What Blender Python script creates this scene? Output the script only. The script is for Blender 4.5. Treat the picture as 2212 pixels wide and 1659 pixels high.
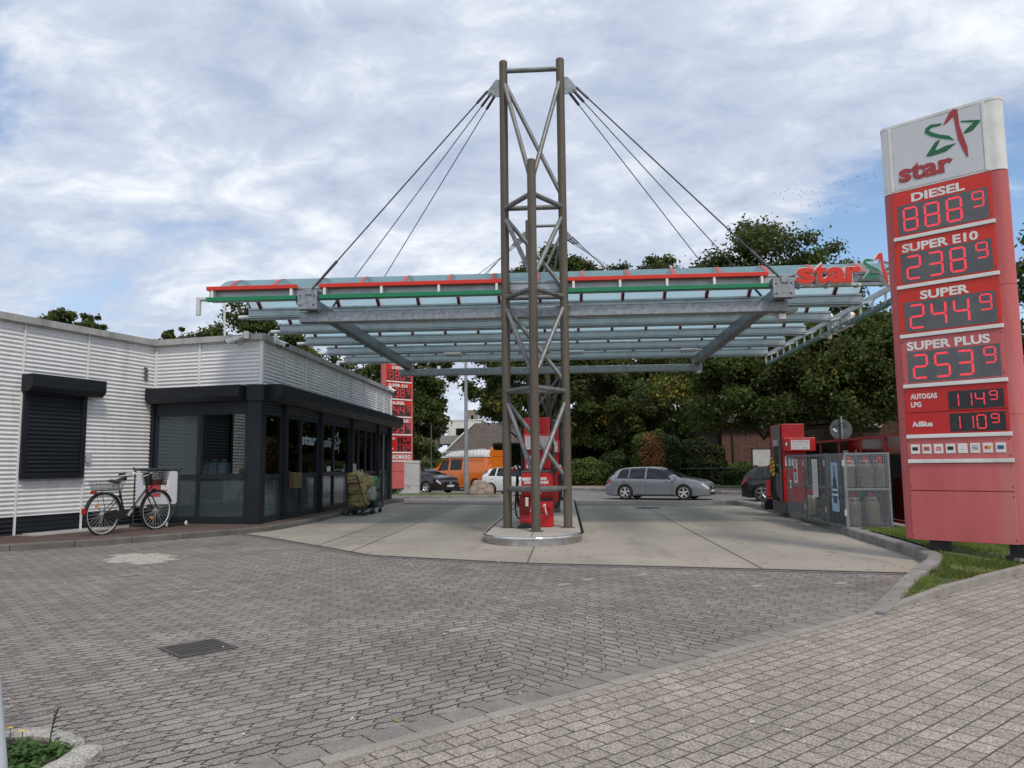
import bpy, bmesh, math, random
import numpy as np
from mathutils import noise as mnoise
from mathutils import Vector, Matrix, Euler

for o in list(bpy.data.objects):
    bpy.data.objects.remove(o, do_unlink=True)
S = bpy.context.scene
COL = S.collection
R = math.radians

# ------------------------------------------------------------------ camera
EYE = 1.40
PITCH, ROLL, YAW = R(6.03), R(0.6), R(3.9)
fw = Vector((-math.sin(YAW)*math.cos(PITCH), math.cos(YAW)*math.cos(PITCH), math.sin(PITCH)))
r0 = Vector((math.cos(YAW), math.sin(YAW), 0)); u0 = r0.cross(fw)
rt = r0*math.cos(ROLL) - u0*math.sin(ROLL); up = u0*math.cos(ROLL) + r0*math.sin(ROLL)
cd = bpy.data.cameras.new('camera'); cam = bpy.data.objects.new('camera', cd); COL.objects.link(cam)
cam.matrix_world = Matrix(((rt.x, up.x, -fw.x, 0), (rt.y, up.y, -fw.y, 0), (rt.z, up.z, -fw.z, EYE), (0, 0, 0, 1)))
cd.sensor_width = 36; cd.lens = 36*1660/2212; cd.clip_start = .05; cd.clip_end = 3000
S.camera = cam

# ------------------------------------------------------------------ sky + sun
SUN_EL, SUN_AZ = R(50), R(152)     # azimuth clockwise from +Y: behind the camera, a little to its right
W = bpy.data.worlds.new('World'); S.world = W; W.use_nodes = True
nt = W.node_tree; nt.nodes.clear()
def N(t, nt=nt, **kw):
    n = nt.nodes.new(t)
    for k, v in kw.items(): setattr(n, k, v)
    return n
def setup_sky():
    L = nt.links.new
    out = N('ShaderNodeOutputWorld')
    sky = N('ShaderNodeTexSky', sky_type='NISHITA'); sky.sun_disc = False
    sky.sun_elevation = SUN_EL; sky.sun_rotation = SUN_AZ; sky.dust_density = .6; sky.ozone_density = 1.4
    b1 = N('ShaderNodeBackground'); b1.inputs[1].default_value = .125
    hs = N('ShaderNodeHueSaturation'); hs.inputs['Saturation'].default_value = 1.05
    L(sky.outputs[0], hs.inputs['Color']); L(hs.outputs[0], b1.inputs[0])
    tc = N('ShaderNodeTexCoord'); sep = N('ShaderNodeSeparateXYZ'); L(tc.outputs['Generated'], sep.inputs[0])
    def m(op, a, b=None, c=None, clamp=False):
        n = N('ShaderNodeMath', operation=op); n.use_clamp = clamp
        for i, v in enumerate((a, b, c)):
            if v is None: continue
            if isinstance(v, (int, float)): n.inputs[i].default_value = v
            else: L(v, n.inputs[i])
        return n.outputs[0]
    zz = m('MAXIMUM', sep.outputs[2], 0.0); den = m('ADD', zz, .34)
    cb = N('ShaderNodeCombineXYZ'); L(m('DIVIDE', sep.outputs[0], den), cb.inputs[0]); L(m('DIVIDE', sep.outputs[1], den), cb.inputs[1])
    def noise(scale, detail, rough, dist=0, off=(0, 0, 0), stretch=(1, 1, 1)):
        mp = N('ShaderNodeMapping'); mp.inputs[1].default_value = off; mp.inputs[3].default_value = stretch
        L(cb.outputs[0], mp.inputs[0])
        n = N('ShaderNodeTexNoise'); n.inputs['Scale'].default_value = scale; n.inputs['Detail'].default_value = detail
        n.inputs['Roughness'].default_value = rough; n.inputs['Distortion'].default_value = dist
        L(mp.outputs[0], n.inputs[0]); return n.outputs[0]
    def ramp(v, lo, hi, a=0., b=1.):
        n = N('ShaderNodeMapRange', interpolation_type='SMOOTHSTEP'); L(v, n.inputs[0])
        for i, x in enumerate((lo, hi, a, b)): n.inputs[i+1].default_value = x
        return n.outputs[0]
    big = noise(1.1, 3, .5, .4, (3.1, 1.7, 0)); mid = noise(2.9, 8, .58, .5, (1.4, 5.2, 0), (.9, 1.25, 1)); fine = noise(9., 7, .62, .45, (7, 2, 0), (.9, 1.2, 1))
    # broken cover: thinner low on the right of the view and high on the far left
    def lobe(d, c0, c1):
        v = Vector(d).normalized(); vm = N('ShaderNodeVectorMath', operation='DOT_PRODUCT')
        L(tc.outputs['Generated'], vm.inputs[0]); vm.inputs[1].default_value = v
        return ramp(vm.outputs['Value'], c0, c1)
    thin = m('ADD', m('MULTIPLY', lobe((.41, .89, .20), .978, .999), .34), m('MULTIPLY', lobe((-.64, .66, .41), .988, .9995), .24))
    thin = m('ADD', thin, m('MULTIPLY', lobe((-.46, .85, .25), .975, .999), .02))
    thin = m('ADD', thin, m('MULTIPLY', lobe((.62, .74, .27), .97, .999), .14))
    cov = m('ADD', m('MULTIPLY', big, .45), m('MULTIPLY', mid, .55))
    cov = m('ADD', cov, m('MULTIPLY', m('SUBTRACT', fine, .5), .22))
    cov = m('SUBTRACT', cov, thin)
    mask = ramp(cov, .17, .41)
    dens = m('ADD', m('MULTIPLY', mid, .6), m('MULTIPLY', fine, .4))
    cr = N('ShaderNodeValToRGB'); e = cr.color_ramp.elements
    e[0].position = .38; e[0].color = (.375, .43, .545, 1); e[1].position = .64; e[1].color = (.74, .77, .80, 1)
    e.new(.50).color = (.485, .535, .635, 1)
    L(dens, cr.inputs[0])
    b2 = N('ShaderNodeBackground'); b2.inputs[1].default_value = 1.0; L(cr.outputs[0], b2.inputs[0])
    mx = N('ShaderNodeMixShader'); L(m('MULTIPLY', mask, .97), mx.inputs[0]); L(b1.outputs[0], mx.inputs[1]); L(b2.outputs[0], mx.inputs[2])
    L(mx.outputs[0], out.inputs[0])
setup_sky()
sd = bpy.data.lights.new('sun', 'SUN'); sd.energy = 1.5; sd.angle = R(10); sd.color = (1, .91, .79)
sun = bpy.data.objects.new('sun', sd); COL.objects.link(sun)
sdir = Vector((math.sin(SUN_AZ)*math.cos(SUN_EL), math.cos(SUN_AZ)*math.cos(SUN_EL), math.sin(SUN_EL)))
sun.rotation_euler = sdir.to_track_quat('Z', 'Y').to_euler(); sun.location = sdir*200
S.view_settings.view_transform = 'Standard'; S.view_settings.look = 'None'; S.view_settings.gamma = 1
S.view_settings.exposure = 0.42; S.view_settings.use_curve_mapping = False
S.cycles.max_bounces = 8; S.cycles.transparent_max_bounces = 24; S.cycles.use_denoising = True

# ------------------------------------------------------------------ materials
MATS = {}
def newmat(name):
    m = bpy.data.materials.new(name); m.use_nodes = True; t = m.node_tree; t.nodes.clear()
    return m, t
class G:
    """tiny node-graph helper"""
    def __init__(s, t): s.t = t
    def n(s, ty, **kw):
        n = s.t.nodes.new(ty)
        for k, v in kw.items(): setattr(n, k, v)
        return n
    def l(s, a, b): s.t.links.new(a, b)
    def m(s, op, a, b=None, c=None, clamp=False):
        n = s.n('ShaderNodeMath', operation=op); n.use_clamp = clamp
        for i, v in enumerate((a, b, c)):
            if v is None: continue
            if isinstance(v, (int, float)): n.inputs[i].default_value = v
            else: s.l(v, n.inputs[i])
        return n.outputs[0]
    def noise(s, vec, scale, detail=4, rough=.55, dist=0):
        n = s.n('ShaderNodeTexNoise'); s.l(vec, n.inputs[0])
        for k, v in (('Scale', scale), ('Detail', detail), ('Roughness', rough), ('Distortion', dist)): n.inputs[k].default_value = v
        return n.outputs[0]
    def ramp(s, v, lo, hi, a=0., b=1.):
        n = s.n('ShaderNodeMapRange', interpolation_type='SMOOTHSTEP'); s.l(v, n.inputs[0])
        for i, x in enumerate((lo, hi, a, b)): n.inputs[i+1].default_value = x
        return n.outputs[0]
    def mix(s, f, a, b):
        n = s.n('ShaderNodeMix', data_type='RGBA'); 
        if isinstance(f, (int, float)): n.inputs[0].default_value = f
        else: s.l(f, n.inputs[0])
        for i, v in ((6, a), (7, b)):
            if isinstance(v, (tuple, list)): n.inputs[i].default_value = (*v[:3], 1)
            else: s.l(v, n.inputs[i])
        return n.outputs[2]
    def scale(s, col, f):
        n = s.n('ShaderNodeVectorMath', operation='SCALE'); s.l(col, n.inputs[0])
        if isinstance(f, (int, float)): n.inputs[3].default_value = f
        else: s.l(f, n.inputs[3])
        return n.outputs[0]
    def mapping(s, vec, rot=0, sc=(1, 1, 1), off=(0, 0, 0)):
        n = s.n('ShaderNodeMapping'); s.l(vec, n.inputs[0]); n.inputs[1].default_value = off
        n.inputs[2].default_value = (0, 0, rot); n.inputs[3].default_value = sc; return n.outputs[0]
    def pos(s): return s.n('ShaderNodeNewGeometry').outputs['Position']
    def obj(s): return s.n('ShaderNodeTexCoord').outputs['Object']
    def bump(s, h, strength=.3, dist=.01):
        n = s.n('ShaderNodeBump'); s.l(h, n.inputs['Height']); n.inputs['Strength'].default_value = strength; n.inputs['Distance'].default_value = dist
        return n.outputs[0]
    def bsdf(s, col, rough=.5, metal=0, normal=None, spec=.5, coat=0):
        b = s.n('ShaderNodeBsdfPrincipled')
        for k, v in (('Base Color', col), ('Roughness', rough), ('Metallic', metal)):
            if isinstance(v, (tuple, list)): b.inputs[k].default_value = (*v[:3], 1)
            elif isinstance(v, (int, float)): b.inputs[k].default_value = v
            else: s.l(v, b.inputs[k])
        b.inputs['Specular IOR Level'].default_value = spec; b.inputs['Coat Weight'].default_value = coat
        if normal is not None: s.l(normal, b.inputs['Normal'])
        return b.outputs[0]
    def out(s, sh):
        o = s.n('ShaderNodeOutputMaterial'); s.l(sh, o.inputs[0])
def mat(name, col, rough=.5, metal=0, var=.12, vs=3., spk=0, spks=150., bump=0, bs=60., spec=.5, coat=0, dirt=None, dirts=1.2, streak=False):
    """plain painted / metal / stone surface with large blotches, fine speckle, optional dirt colour"""
    if name in MATS: return MATS[name]
    m, t = newmat(name); g = G(t); v = g.obj()
    vv = g.mapping(v, 0, (1, 1, .18)) if streak else v
    c = g.scale(g.mix(0., col, col), g.ramp(g.noise(vv, vs, 5, .6), .25, .75, 1-var, 1+var)) if var else col
    if spk: c = g.scale(c, g.ramp(g.noise(v, spks, 2, .5), .3, .7, 1-spk, 1+spk))
    if dirt: c = g.mix(g.ramp(g.noise(vv, dirts, 6, .65, .3), .50, .72, 0, .75), c, dirt)
    rr = g.ramp(g.noise(v, vs*3, 4), .3, .7, max(rough-.06, .02), min(rough+.06, 1))
    nrm = g.bump(g.noise(v, bs, 3), bump, .01) if bump else None
    g.out(g.bsdf(c, rr, metal, nrm, spec, coat)); MATS[name] = m; return m
def emis(name, col, st):
    if name in MATS: return MATS[name]
    m, t = newmat(name); g = G(t); b = g.n('ShaderNodeBsdfPrincipled'); b.inputs['Base Color'].default_value = (.05, .005, .005, 1)
    b.inputs['Emission Color'].default_value = (*col, 1); b.inputs['Emission Strength'].default_value = st; g.out(b.outputs[0]); MATS[name] = m; return m
def glassmat(name, tint, refl=.9, ior=1.55, rough=.01, body=None):
    if name in MATS: return MATS[name]
    m, t = newmat(name); g = G(t)
    fr = g.n('ShaderNodeFresnel'); fr.inputs[0].default_value = ior
    tr = g.n('ShaderNodeBsdfTransparent'); tr.inputs[0].default_value = (*tint, 1); a = tr.outputs[0]
    if body:
        d = g.n('ShaderNodeBsdfDiffuse'); d.inputs[0].default_value = (*body[0], 1)
        k = g.n('ShaderNodeMixShader'); k.inputs[0].default_value = body[1]; g.l(a, k.inputs[1]); g.l(d.outputs[0], k.inputs[2]); a = k.outputs[0]
    gl = g.n('ShaderNodeBsdfGlossy'); gl.inputs[0].default_value = (refl, refl, refl, 1); gl.inputs[1].default_value = rough
    x = g.n('ShaderNodeMixShader'); g.l(fr.outputs[0], x.inputs[0]); g.l(a, x.inputs[1]); g.l(gl.outputs[0], x.inputs[2])
    g.out(x.outputs[0]); MATS[name] = m; return m

STREET = math.atan2(3.66, 3.88)        # street direction, seen in the paving rows
def paver_mat(name, rot, bw, rh, c1, c2, mortar_c, mortar=.006, zig=0., wav=0., speck=.35, moss=0., tone=.16, bump=.6, patch=0., off_=.5):
    m, t = newmat(name); g = G(t); p = g.pos()
    q = g.mapping(p, -rot)
    sp = g.n('ShaderNodeSeparateXYZ'); g.l(q, sp.inputs[0]); x, y = sp.outputs[0], sp.outputs[1]
    nz = g.noise(q, 9, 2); x0, y0 = x, y
    if wav: y = g.m('ADD', y, g.m('MULTIPLY', g.m('SINE', g.m('MULTIPLY', x, 2*math.pi/(bw))), wav)); 
    y = g.m('ADD', y, g.m('MULTIPLY', g.m('SUBTRACT', nz, .5), .012))
    x = g.m('ADD', x, g.m('MULTIPLY', g.m('SUBTRACT', g.noise(q, 7, 2), .5), .016))
    if zig:
        tri = g.m('PINGPONG', g.m('ADD', y, 0.0), rh*.5)
        x = g.m('ADD', x, g.m('MULTIPLY', g.m('SUBTRACT', tri, rh*.25), zig))
    cb = g.n('ShaderNodeCombineXYZ'); g.l(x, cb.inputs[0]); g.l(y, cb.inputs[1])
    br = g.n('ShaderNodeTexBrick'); g.l(cb.outputs[0], br.inputs[0])
    br.offset = off_; br.inputs['Scale'].default_value = 1; br.inputs['Mortar Size'].default_value = mortar; br.inputs['Mortar Smooth'].default_value = .35
    br.inputs['Brick Width'].default_value = bw; br.inputs['Row Height'].default_value = rh; br.inputs['Bias'].default_value = 0
    br.inputs['Color1'].default_value = (0, 0, 0, 1); br.inputs['Color2'].default_value = (1, 1, 1, 1); br.inputs['Mortar'].default_value = (.5, .5, .5, 1)
    fac = br.outputs['Fac']
    c = g.mix(br.outputs['Color'], c1, c2)
    c = g.scale(c, g.ramp(g.noise(p, .55, 5, .6), .25, .75, 1-tone, 1+tone))
    c = g.scale(c, g.ramp(g.noise(p, 3.2, 4, .65), .25, .75, .9, 1.1))
    sn = g.noise(p, 78, 4, .8); c = g.scale(c, g.ramp(sn, .36, .64, 1-speck, 1+speck))
    vo = g.n('ShaderNodeTexVoronoi'); vo.inputs['Scale'].default_value = 95; g.l(p, vo.inputs[0])
    c = g.mix(g.ramp(vo.outputs['Distance'], .0, .16, .5, 0), c, (.62, .58, .52))
    mc = mortar_c
    if moss:
        mm = g.ramp(g.noise(p, .8, 4, .6), .50, .66, 0, moss); mc = g.mix(mm, mortar_c, (.045, .065, .015))
    c = g.scale(c, g.ramp(g.noise(g.mapping(p, .5, (1, .3, 1)), .8, 5, .6, .4), .56, .74, 1., .80)); c = g.mix(g.m('MULTIPLY', fac, g.ramp(g.noise(p, 2.2, 4), .35, .65, .74, 1.)), c, mc)
    hgt = g.m('ADD', g.m('MULTIPLY', g.m('SUBTRACT', 1., fac), 1.), g.m('MULTIPLY', sn, .25))
    g.out(g.bsdf(c, .86, 0, g.bump(hgt, bump, .012), .25)); MATS[name] = m; return m

M_yard = paver_mat('yard_paver', STREET, .185, .094, (.205, .180, .163), (.285, .256, .234), (.024, .021, .019), .0085, zig=1.05, wav=.005, moss=1., speck=.5, off_=.3)
M_yard2 = paver_mat('yard_paver_turned', STREET+math.pi/2, .185, .094, (.202, .178, .162), (.276, .250, .228), (.026, .023, .021), .0075, zig=1.05, wav=.005, moss=.4, speck=.48, off_=.3)
M_walk = paver_mat('sidewalk_paver', STREET, .150, .118, (.275, .245, .204), (.350, .314, .265), (.062, .054, .047), .0060, speck=.50, tone=.12)
M_clinker = paver_mat('clinker_paver', R(14), .21, .105, (.105, .070, .060), (.155, .105, .090), (.045, .040, .036), .008, speck=.25, tone=.2)
def concrete_mat():
    m, t = newmat('forecourt_concrete'); g = G(t); p = g.pos()
    c = g.mix(g.ramp(g.noise(p, .5, 5, .6), .3, .7), (.305, .275, .232), (.378, .338, .284))
    st = g.noise(g.mapping(p, 0, (1, .22, 1)), 1.1, 6, .65, .4)
    c = g.mix(g.ramp(st, .50, .74, 0, .55), c, (.17, .155, .135))
    c = g.mix(g.ramp(g.noise(p, 5.5, 3, .5, .8), .63, .69, 0, .65), c, (.115, .105, .095))
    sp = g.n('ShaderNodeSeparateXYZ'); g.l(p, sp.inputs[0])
    for xc in (-4.2, -2.35, 1.35, 3.6):      # tyre-worn lanes, deepened to paint in the shade under the canopy
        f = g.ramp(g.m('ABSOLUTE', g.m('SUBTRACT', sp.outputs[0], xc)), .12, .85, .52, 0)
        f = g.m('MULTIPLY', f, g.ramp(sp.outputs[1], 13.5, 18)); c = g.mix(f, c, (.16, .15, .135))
    c = g.scale(c, g.ramp(g.noise(p, 120, 3, .7), .3, .7, .84, 1.16))
    g.out(g.bsdf(c, .8, 0, g.bump(g.noise(p, 160, 3), .25, .006), .3)); return m
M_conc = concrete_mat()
M_joint = mat('joint_tar', (.10, .093, .085), .9)
M_kerb = mat('kerb_stone', (.25, .235, .215), .9, var=.22, vs=2.2, spk=.2, spks=120, bump=.4, dirt=(.10, .09, .08))
M_strip = mat('kerb_strip_stone', (.275, .255, .225), .9, var=.15, vs=3, spk=.2, spks=110, bump=.3)
M_kerbd = mat('kerb_stone_dark', (.13, .12, .11), .9, var=.25, vs=2.2, spk=.2, spks=120, bump=.4, dirt=(.05, .045, .04))
M_asph = mat('asphalt', (.19, .185, .18), .9, var=.12, vs=.5, spk=.25, spks=60, bump=.3)
M_drive = paver_mat('driveway_paver', R(-14), .2, .1, (.15, .135, .125), (.20, .18, .17), (.06, .055, .05), .008, speck=.2)
M_pave2 = mat('far_pavement_stone', (.30, .235, .205), .9, var=.15, vs=.8, spk=.15, spks=30)
M_lawn = mat('lawn', (.085, .112, .030), .95, var=.45, vs=2.5, spk=.4, spks=45, bump=.8, bs=50, dirt=(.085, .065, .035), dirts=1.3)
M_soil = mat('soil', (.05, .04, .03), .95, var=.4, vs=5, spk=.4, spks=60, bump=.8)
M_steel = mat('galvanised_steel', (.30, .32, .34), .45, .75, var=.25, vs=14, bump=.05)
M_steeld = mat('galvanised_steel_dull', (.235, .265, .28), .5, .6, var=.22, vs=10, dirt=(.11, .115, .115))
M_brown = mat('weathered_pipe', (.115, .098, .076), .62, .25, var=.22, vs=3, dirt=(.075, .062, .048), streak=True)
M_brace = mat('brace_pipe', (.20, .205, .205), .5, .55, var=.25, vs=6, dirt=(.17, .135, .10), dirts=.7)
M_cable = mat('cable_steel', (.10, .09, .10), .5, .5)
M_alu = mat('aluminium_gutter', (.40, .44, .455), .42, .55, var=.1, vs=2, streak=True, dirt=(.30, .32, .32))
M_alul = mat('pale_aluminium', (.58, .60, .60), .45, .3, var=.12, vs=2)
M_white = mat('white_paint', (.74, .74, .72), .45, var=.06, vs=3, dirt=(.55, .53, .49), dirts=2)
M_whitew = mat('corrugated_white', (.72, .72, .725), .5, .0, var=.10, vs=1.6, dirt=(.54, .53, .50), dirts=1.6, streak=True)
M_coping = mat('coping_metal', (.36, .355, .345), .65, .1, var=.18, vs=3, dirt=(.17, .165, .15), dirts=2.2, streak=True)
M_navy = mat('anthracite_paint', (.012, .015, .021), .42, var=.2, vs=2, spec=.3)
M_navyl = mat('anthracite_frame', (.020, .025, .032), .42, var=.15, vs=3, spec=.3)
M_teal = mat('spandrel_panel', (.046, .067, .075), .10, var=.1, vs=1, spec=.6)
M_red = mat('red_fresh', (.62, .028, .014), .42, var=.05, vs=2)
M_redd = mat('red_pump', (.50, .010, .012), .38, var=.08, vs=3, coat=.1)
M_fade = mat('red_faded', (.52, .112, .112), .6, var=.12, vs=1.6, dirt=(.58, .195, .19), dirts=1.3, streak=True, bump=.04, bs=6)
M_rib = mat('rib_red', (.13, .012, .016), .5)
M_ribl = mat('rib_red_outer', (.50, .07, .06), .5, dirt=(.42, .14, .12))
M_green = mat('green_strip', (.006, .19, .085), .42, var=.08)
M_lgreen = mat('logo_green', (.010, .135, .052), .5)
M_lred = mat('logo_red', (.36, .045, .05), .5)
M_black = mat('black_rubber', (.012, .012, .013), .55, var=.2)
M_blackp = mat('black_plastic', (.020, .021, .023), .38, var=.2)
M_dgrey = mat('dark_grey', (.075, .075, .075), .5, var=.15)
M_paper = mat('paper', (.72, .72, .70), .7, var=.04)
M_ink = mat('ink', (.16, .16, .17), .7)
M_led = emis('led_red', (1, .045, .075), .82)
M_ledbg = mat('display_glass', (.055, .054, .052), .13, var=.3, vs=3, spec=1.)
M_skirt = mat('steel_skirt_metal', (.50, .49, .48), .38, .95, var=.2, vs=5, dirt=(.30, .28, .26))
M_chrome = mat('stainless', (.86, .85, .83), .12, 1., var=.06, vs=2)
M_tyre = mat('tyre', (.018, .018, .018), .75, var=.2)
M_rim = mat('alloy_rim', (.70, .70, .69), .35, .4)
M_carglass = mat('car_glass', (.012, .015, .017), .05, spec=.45, var=.3, vs=1.2)
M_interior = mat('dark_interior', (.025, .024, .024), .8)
M_brick = None
M_glass = glassmat('shop_glass', (.72, .78, .78), .95, 1.6)
M_screen = glassmat('screen_glass', (.62, .66, .64), .22, 1.4, .12, ((.22, .24, .22), .22))
M_plate = mat('number_plate', (.62, .63, .64), .5)
def roofglass():
    m, t = newmat('roof_polycarbonate'); g = G(t)
    a = g.n('ShaderNodeBsdfTranslucent'); a.inputs[0].default_value = (.72, .93, .98, 1)
    b = g.n('ShaderNodeBsdfTransparent'); b.inputs[0].default_value = (.78, .91, .95, 1)
    d = g.n('ShaderNodeBsdfDiffuse'); d.inputs[0].default_value = (.30, .50, .57, 1)
    x = g.n('ShaderNodeMixShader'); x.inputs[0].default_value = .24; g.l(a.outputs[0], x.inputs[1]); g.l(b.outputs[0], x.inputs[2])
    y = g.n('ShaderNodeMixShader'); y.inputs[0].default_value = .26; g.l(x.outputs[0], y.inputs[1]); g.l(d.outputs[0], y.inputs[2])
    gl = g.n('ShaderNodeBsdfGlossy'); gl.inputs[1].default_value = .18; gl.inputs[0].default_value = (.20, .27, .31, 1)
    z = g.n('ShaderNodeMixShader'); z.inputs[0].default_value = .05; g.l(y.outputs[0], z.inputs[1]); g.l(gl.outputs[0], z.inputs[2])
    g.out(z.outputs[0]); return m
M_roofg = roofglass()
def leafmat(name, a, b, trans=.25):
    m, t = newmat(name); g = G(t); ge = g.n('ShaderNodeNewGeometry')
    c = g.mix(ge.outputs['Random Per Island'], a, b)
    c = g.scale(c, g.ramp(g.noise(ge.outputs['Position'], .9, 3), .3, .7, .7, 1.3))
    p = g.bsdf(c, .6, 0, None, .3); tr = g.n('ShaderNodeBsdfTranslucent'); g.l(c, tr.inputs[0])
    x = g.n('ShaderNodeMixShader'); x.inputs[0].default_value = trans; g.l(p, x.inputs[1]); g.l(tr.outputs[0], x.inputs[2]); g.out(x.outputs[0]); MATS[name] = m; return m
M_leaf = leafmat('leaf_green', (.066, .098, .022), (.125, .160, .044), .42)
M_leaf2 = leafmat('leaf_dark', (.052, .074, .019), (.10, .122, .034), .4)
M_leafy = leafmat('leaf_yellow', (.24, .17, .02), (.34, .25, .03))
M_leafb = leafmat('leaf_brown', (.20, .095, .030), (.34, .17, .06))
M_hedge = leafmat('hedge_leaf', (.062, .105, .018), (.13, .17, .035))
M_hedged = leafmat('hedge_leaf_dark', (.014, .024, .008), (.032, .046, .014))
M_grass = leafmat('grass_blade', (.11, .175, .028), (.20, .25, .06), .4)
M_weed = leafmat('weed_leaf', (.035, .085, .015), (.08, .16, .03))
M_bark = mat('bark', (.05, .042, .033), .95, var=.3, vs=6, bump=.8, bs=20)
def brickmat(name, c1, c2, mor, axis=0):
    m, t = newmat(name); g = G(t); p = g.pos(); sp = g.n('ShaderNodeSeparateXYZ'); g.l(p, sp.inputs[0])
    cb = g.n('ShaderNodeCombineXYZ'); g.l(g.m('ADD', sp.outputs[0], sp.outputs[1]), cb.inputs[0]); g.l(sp.outputs[2], cb.inputs[1])
    br = g.n('ShaderNodeTexBrick'); g.l(cb.outputs[0], br.inputs[0]); br.inputs['Scale'].default_value = 1; br.inputs['Brick Width'].default_value = .25
    br.inputs['Row Height'].default_value = .083; br.inputs['Mortar Size'].default_value = .010
    for k, c in (('Color1', c1), ('Color2', c2), ('Mortar', mor)): br.inputs[k].default_value = (*c, 1)
    c = g.scale(br.outputs['Color'], g.ramp(g.noise(p, 6, 3), .3, .7, .75, 1.25))
    g.out(g.bsdf(c, .9, 0, g.bump(br.outputs['Fac'], -.4, .01), .2)); return m
M_brick = brickmat('red_brick', (.125, .052, .040), (.18, .088, .068), (.115, .10, .09))
M_brickd = brickmat('dark_brick', (.085, .048, .036), (.125, .075, .058), (.07, .06, .055))

# ------------------------------------------------------------------ mesh builder
class MB:
    def __init__(s): s.v = []; s.f = []; s.fm = []; s.cm = 0
    def mi(s, i): s.cm = i; return s
    def add(s, vs, fs):
        o = len(s.v); s.v += [tuple(v) for v in vs]; s.f += [tuple(i+o for i in f) for f in fs]; s.fm += [s.cm]*len(fs); return s
    def box(s, x0, x1, y0, y1, z0, z1):
        return s.add([(x0, y0, z0), (x1, y0, z0), (x1, y1, z0), (x0, y1, z0), (x0, y0, z1), (x1, y0, z1), (x1, y1, z1), (x0, y1, z1)],
                     [(0, 3, 2, 1), (4, 5, 6, 7), (0, 1, 5, 4), (1, 2, 6, 5), (2, 3, 7, 6), (3, 0, 4, 7)])
    def hexa(s, b, t):
        return s.add(list(b)+list(t), [(0, 3, 2, 1), (4, 5, 6, 7), (0, 1, 5, 4), (1, 2, 6, 5), (2, 3, 7, 6), (3, 0, 4, 7)])
    def bar(s, a, b, w, h, upv=(0, 0, 1)):
        a, b = Vector(a), Vector(b); d = (b-a).normalized(); u = Vector(upv); r = d.cross(u)
        if r.length < 1e-4: r = d.cross(Vector((1, 0, 0)))
        r.normalize(); u = r.cross(d); r *= w/2; u *= h/2
        return s.hexa([a-r-u, a+r-u, b+r-u, b-r-u], [a-r+u, a+r+u, b+r+u, b-r+u])
    def tube(s, a, b, r, n=10, r1=None):
        a, b = Vector(a), Vector(b); r1 = r if r1 is None else r1; d = (b-a).normalized()
        x = d.orthogonal().normalized(); y = d.cross(x); vs = []
        for c, q in ((a, r), (b, r1)):
            for i in range(n):
                t = 2*math.pi*i/n; vs.append(c+x*math.cos(t)*q+y*math.sin(t)*q)
        fs = [(i, (i+1) % n, n+(i+1) % n, n+i) for i in range(n)]+[tuple(range(n))[::-1], tuple(range(n, 2*n))]
        return s.add(vs, fs)
    def path(s, pts, r, n=6, closed=False):
        pts = [Vector(p) for p in pts]; k = len(pts); vs = []; fs = []; px = None
        rr = r if isinstance(r, (list, tuple)) else [r]*k
        for i, p in enumerate(pts):
            if closed: d = (pts[(i+1) % k]-pts[i-1]).normalized()
            else: d = (pts[min(i+1, k-1)]-pts[max(i-1, 0)]).normalized()
            x = d.orthogonal().normalized() if px is None else (px-d*px.dot(d)).normalized()
            px = x; y = d.cross(x)
            for j in range(n):
                t = 2*math.pi*j/n; vs.append(p+x*math.cos(t)*rr[i]+y*math.sin(t)*rr[i])
        for i in range(k if closed else k-1):
            for j in range(n):
                a = i*n+j; b = i*n+(j+1) % n; i2 = (i+1) % k
                fs.append((a, b, i2*n+(j+1) % n, i2*n+j))
        if not closed: fs += [tuple(range(n))[::-1], tuple(range((k-1)*n, k*n))]
        return s.add(vs, fs)
    def ext(s, poly, o, ax, ay, th):
        o, ax, ay, th = Vector(o), Vector(ax), Vector(ay), Vector(th); n = len(poly)
        vs = [o+ax*p[0]+ay*p[1] for p in poly]+[o+ax*p[0]+ay*p[1]+th for p in poly]
        return s.add(vs, [tuple(range(n))[::-1], tuple(range(n, 2*n))]+[(i, (i+1) % n, n+(i+1) % n, n+i) for i in range(n)])
    def sheet(s, poly, z):
        return s.add([(p[0], p[1], z) for p in poly], [tuple(range(len(poly)))])
    def lathe(s, prof, c=(0, 0, 0), n=16, axis='z'):
        c = Vector(c); vs = []; k = len(prof)
        for i in range(n):
            t = 2*math.pi*i/n; ct, st = math.cos(t), math.sin(t)
            for r, z in prof:
                p = (r*ct, r*st, z) if axis == 'z' else ((r*ct, z, r*st) if axis == 'y' else (z, r*ct, r*st))
                vs.append(c+Vector(p))
        fs = [(i*k+j, ((i+1) % n)*k+j, ((i+1) % n)*k+j+1, i*k+j+1) for i in range(n) for j in range(k-1)]
        return s.add(vs, fs)
    def mesh(s, name, mats, smooth=0, recalc=True):
        me = bpy.data.meshes.new(name); me.from_pydata(s.v, [], s.f)
        for m in (mats if isinstance(mats, (list, tuple)) else [mats]): me.materials.append(m)
        if len(me.polygons) == len(s.fm): me.polygons.foreach_set('material_index', s.fm)
        if recalc:
            b = bmesh.new(); b.from_mesh(me); bmesh.ops.recalc_face_normals(b, faces=b.faces); b.to_mesh(me); b.free()
        if smooth:
            me.polygons.foreach_set('use_smooth', [True]*len(me.polygons)); me.set_sharp_from_angle(angle=R(smooth))
        me.update(); return me
    def build(s, name, mats, parent=None, smooth=0, bevel=0, recalc=True):
        return link(name, s.mesh(name, mats, smooth, recalc), parent, bevel)
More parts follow.
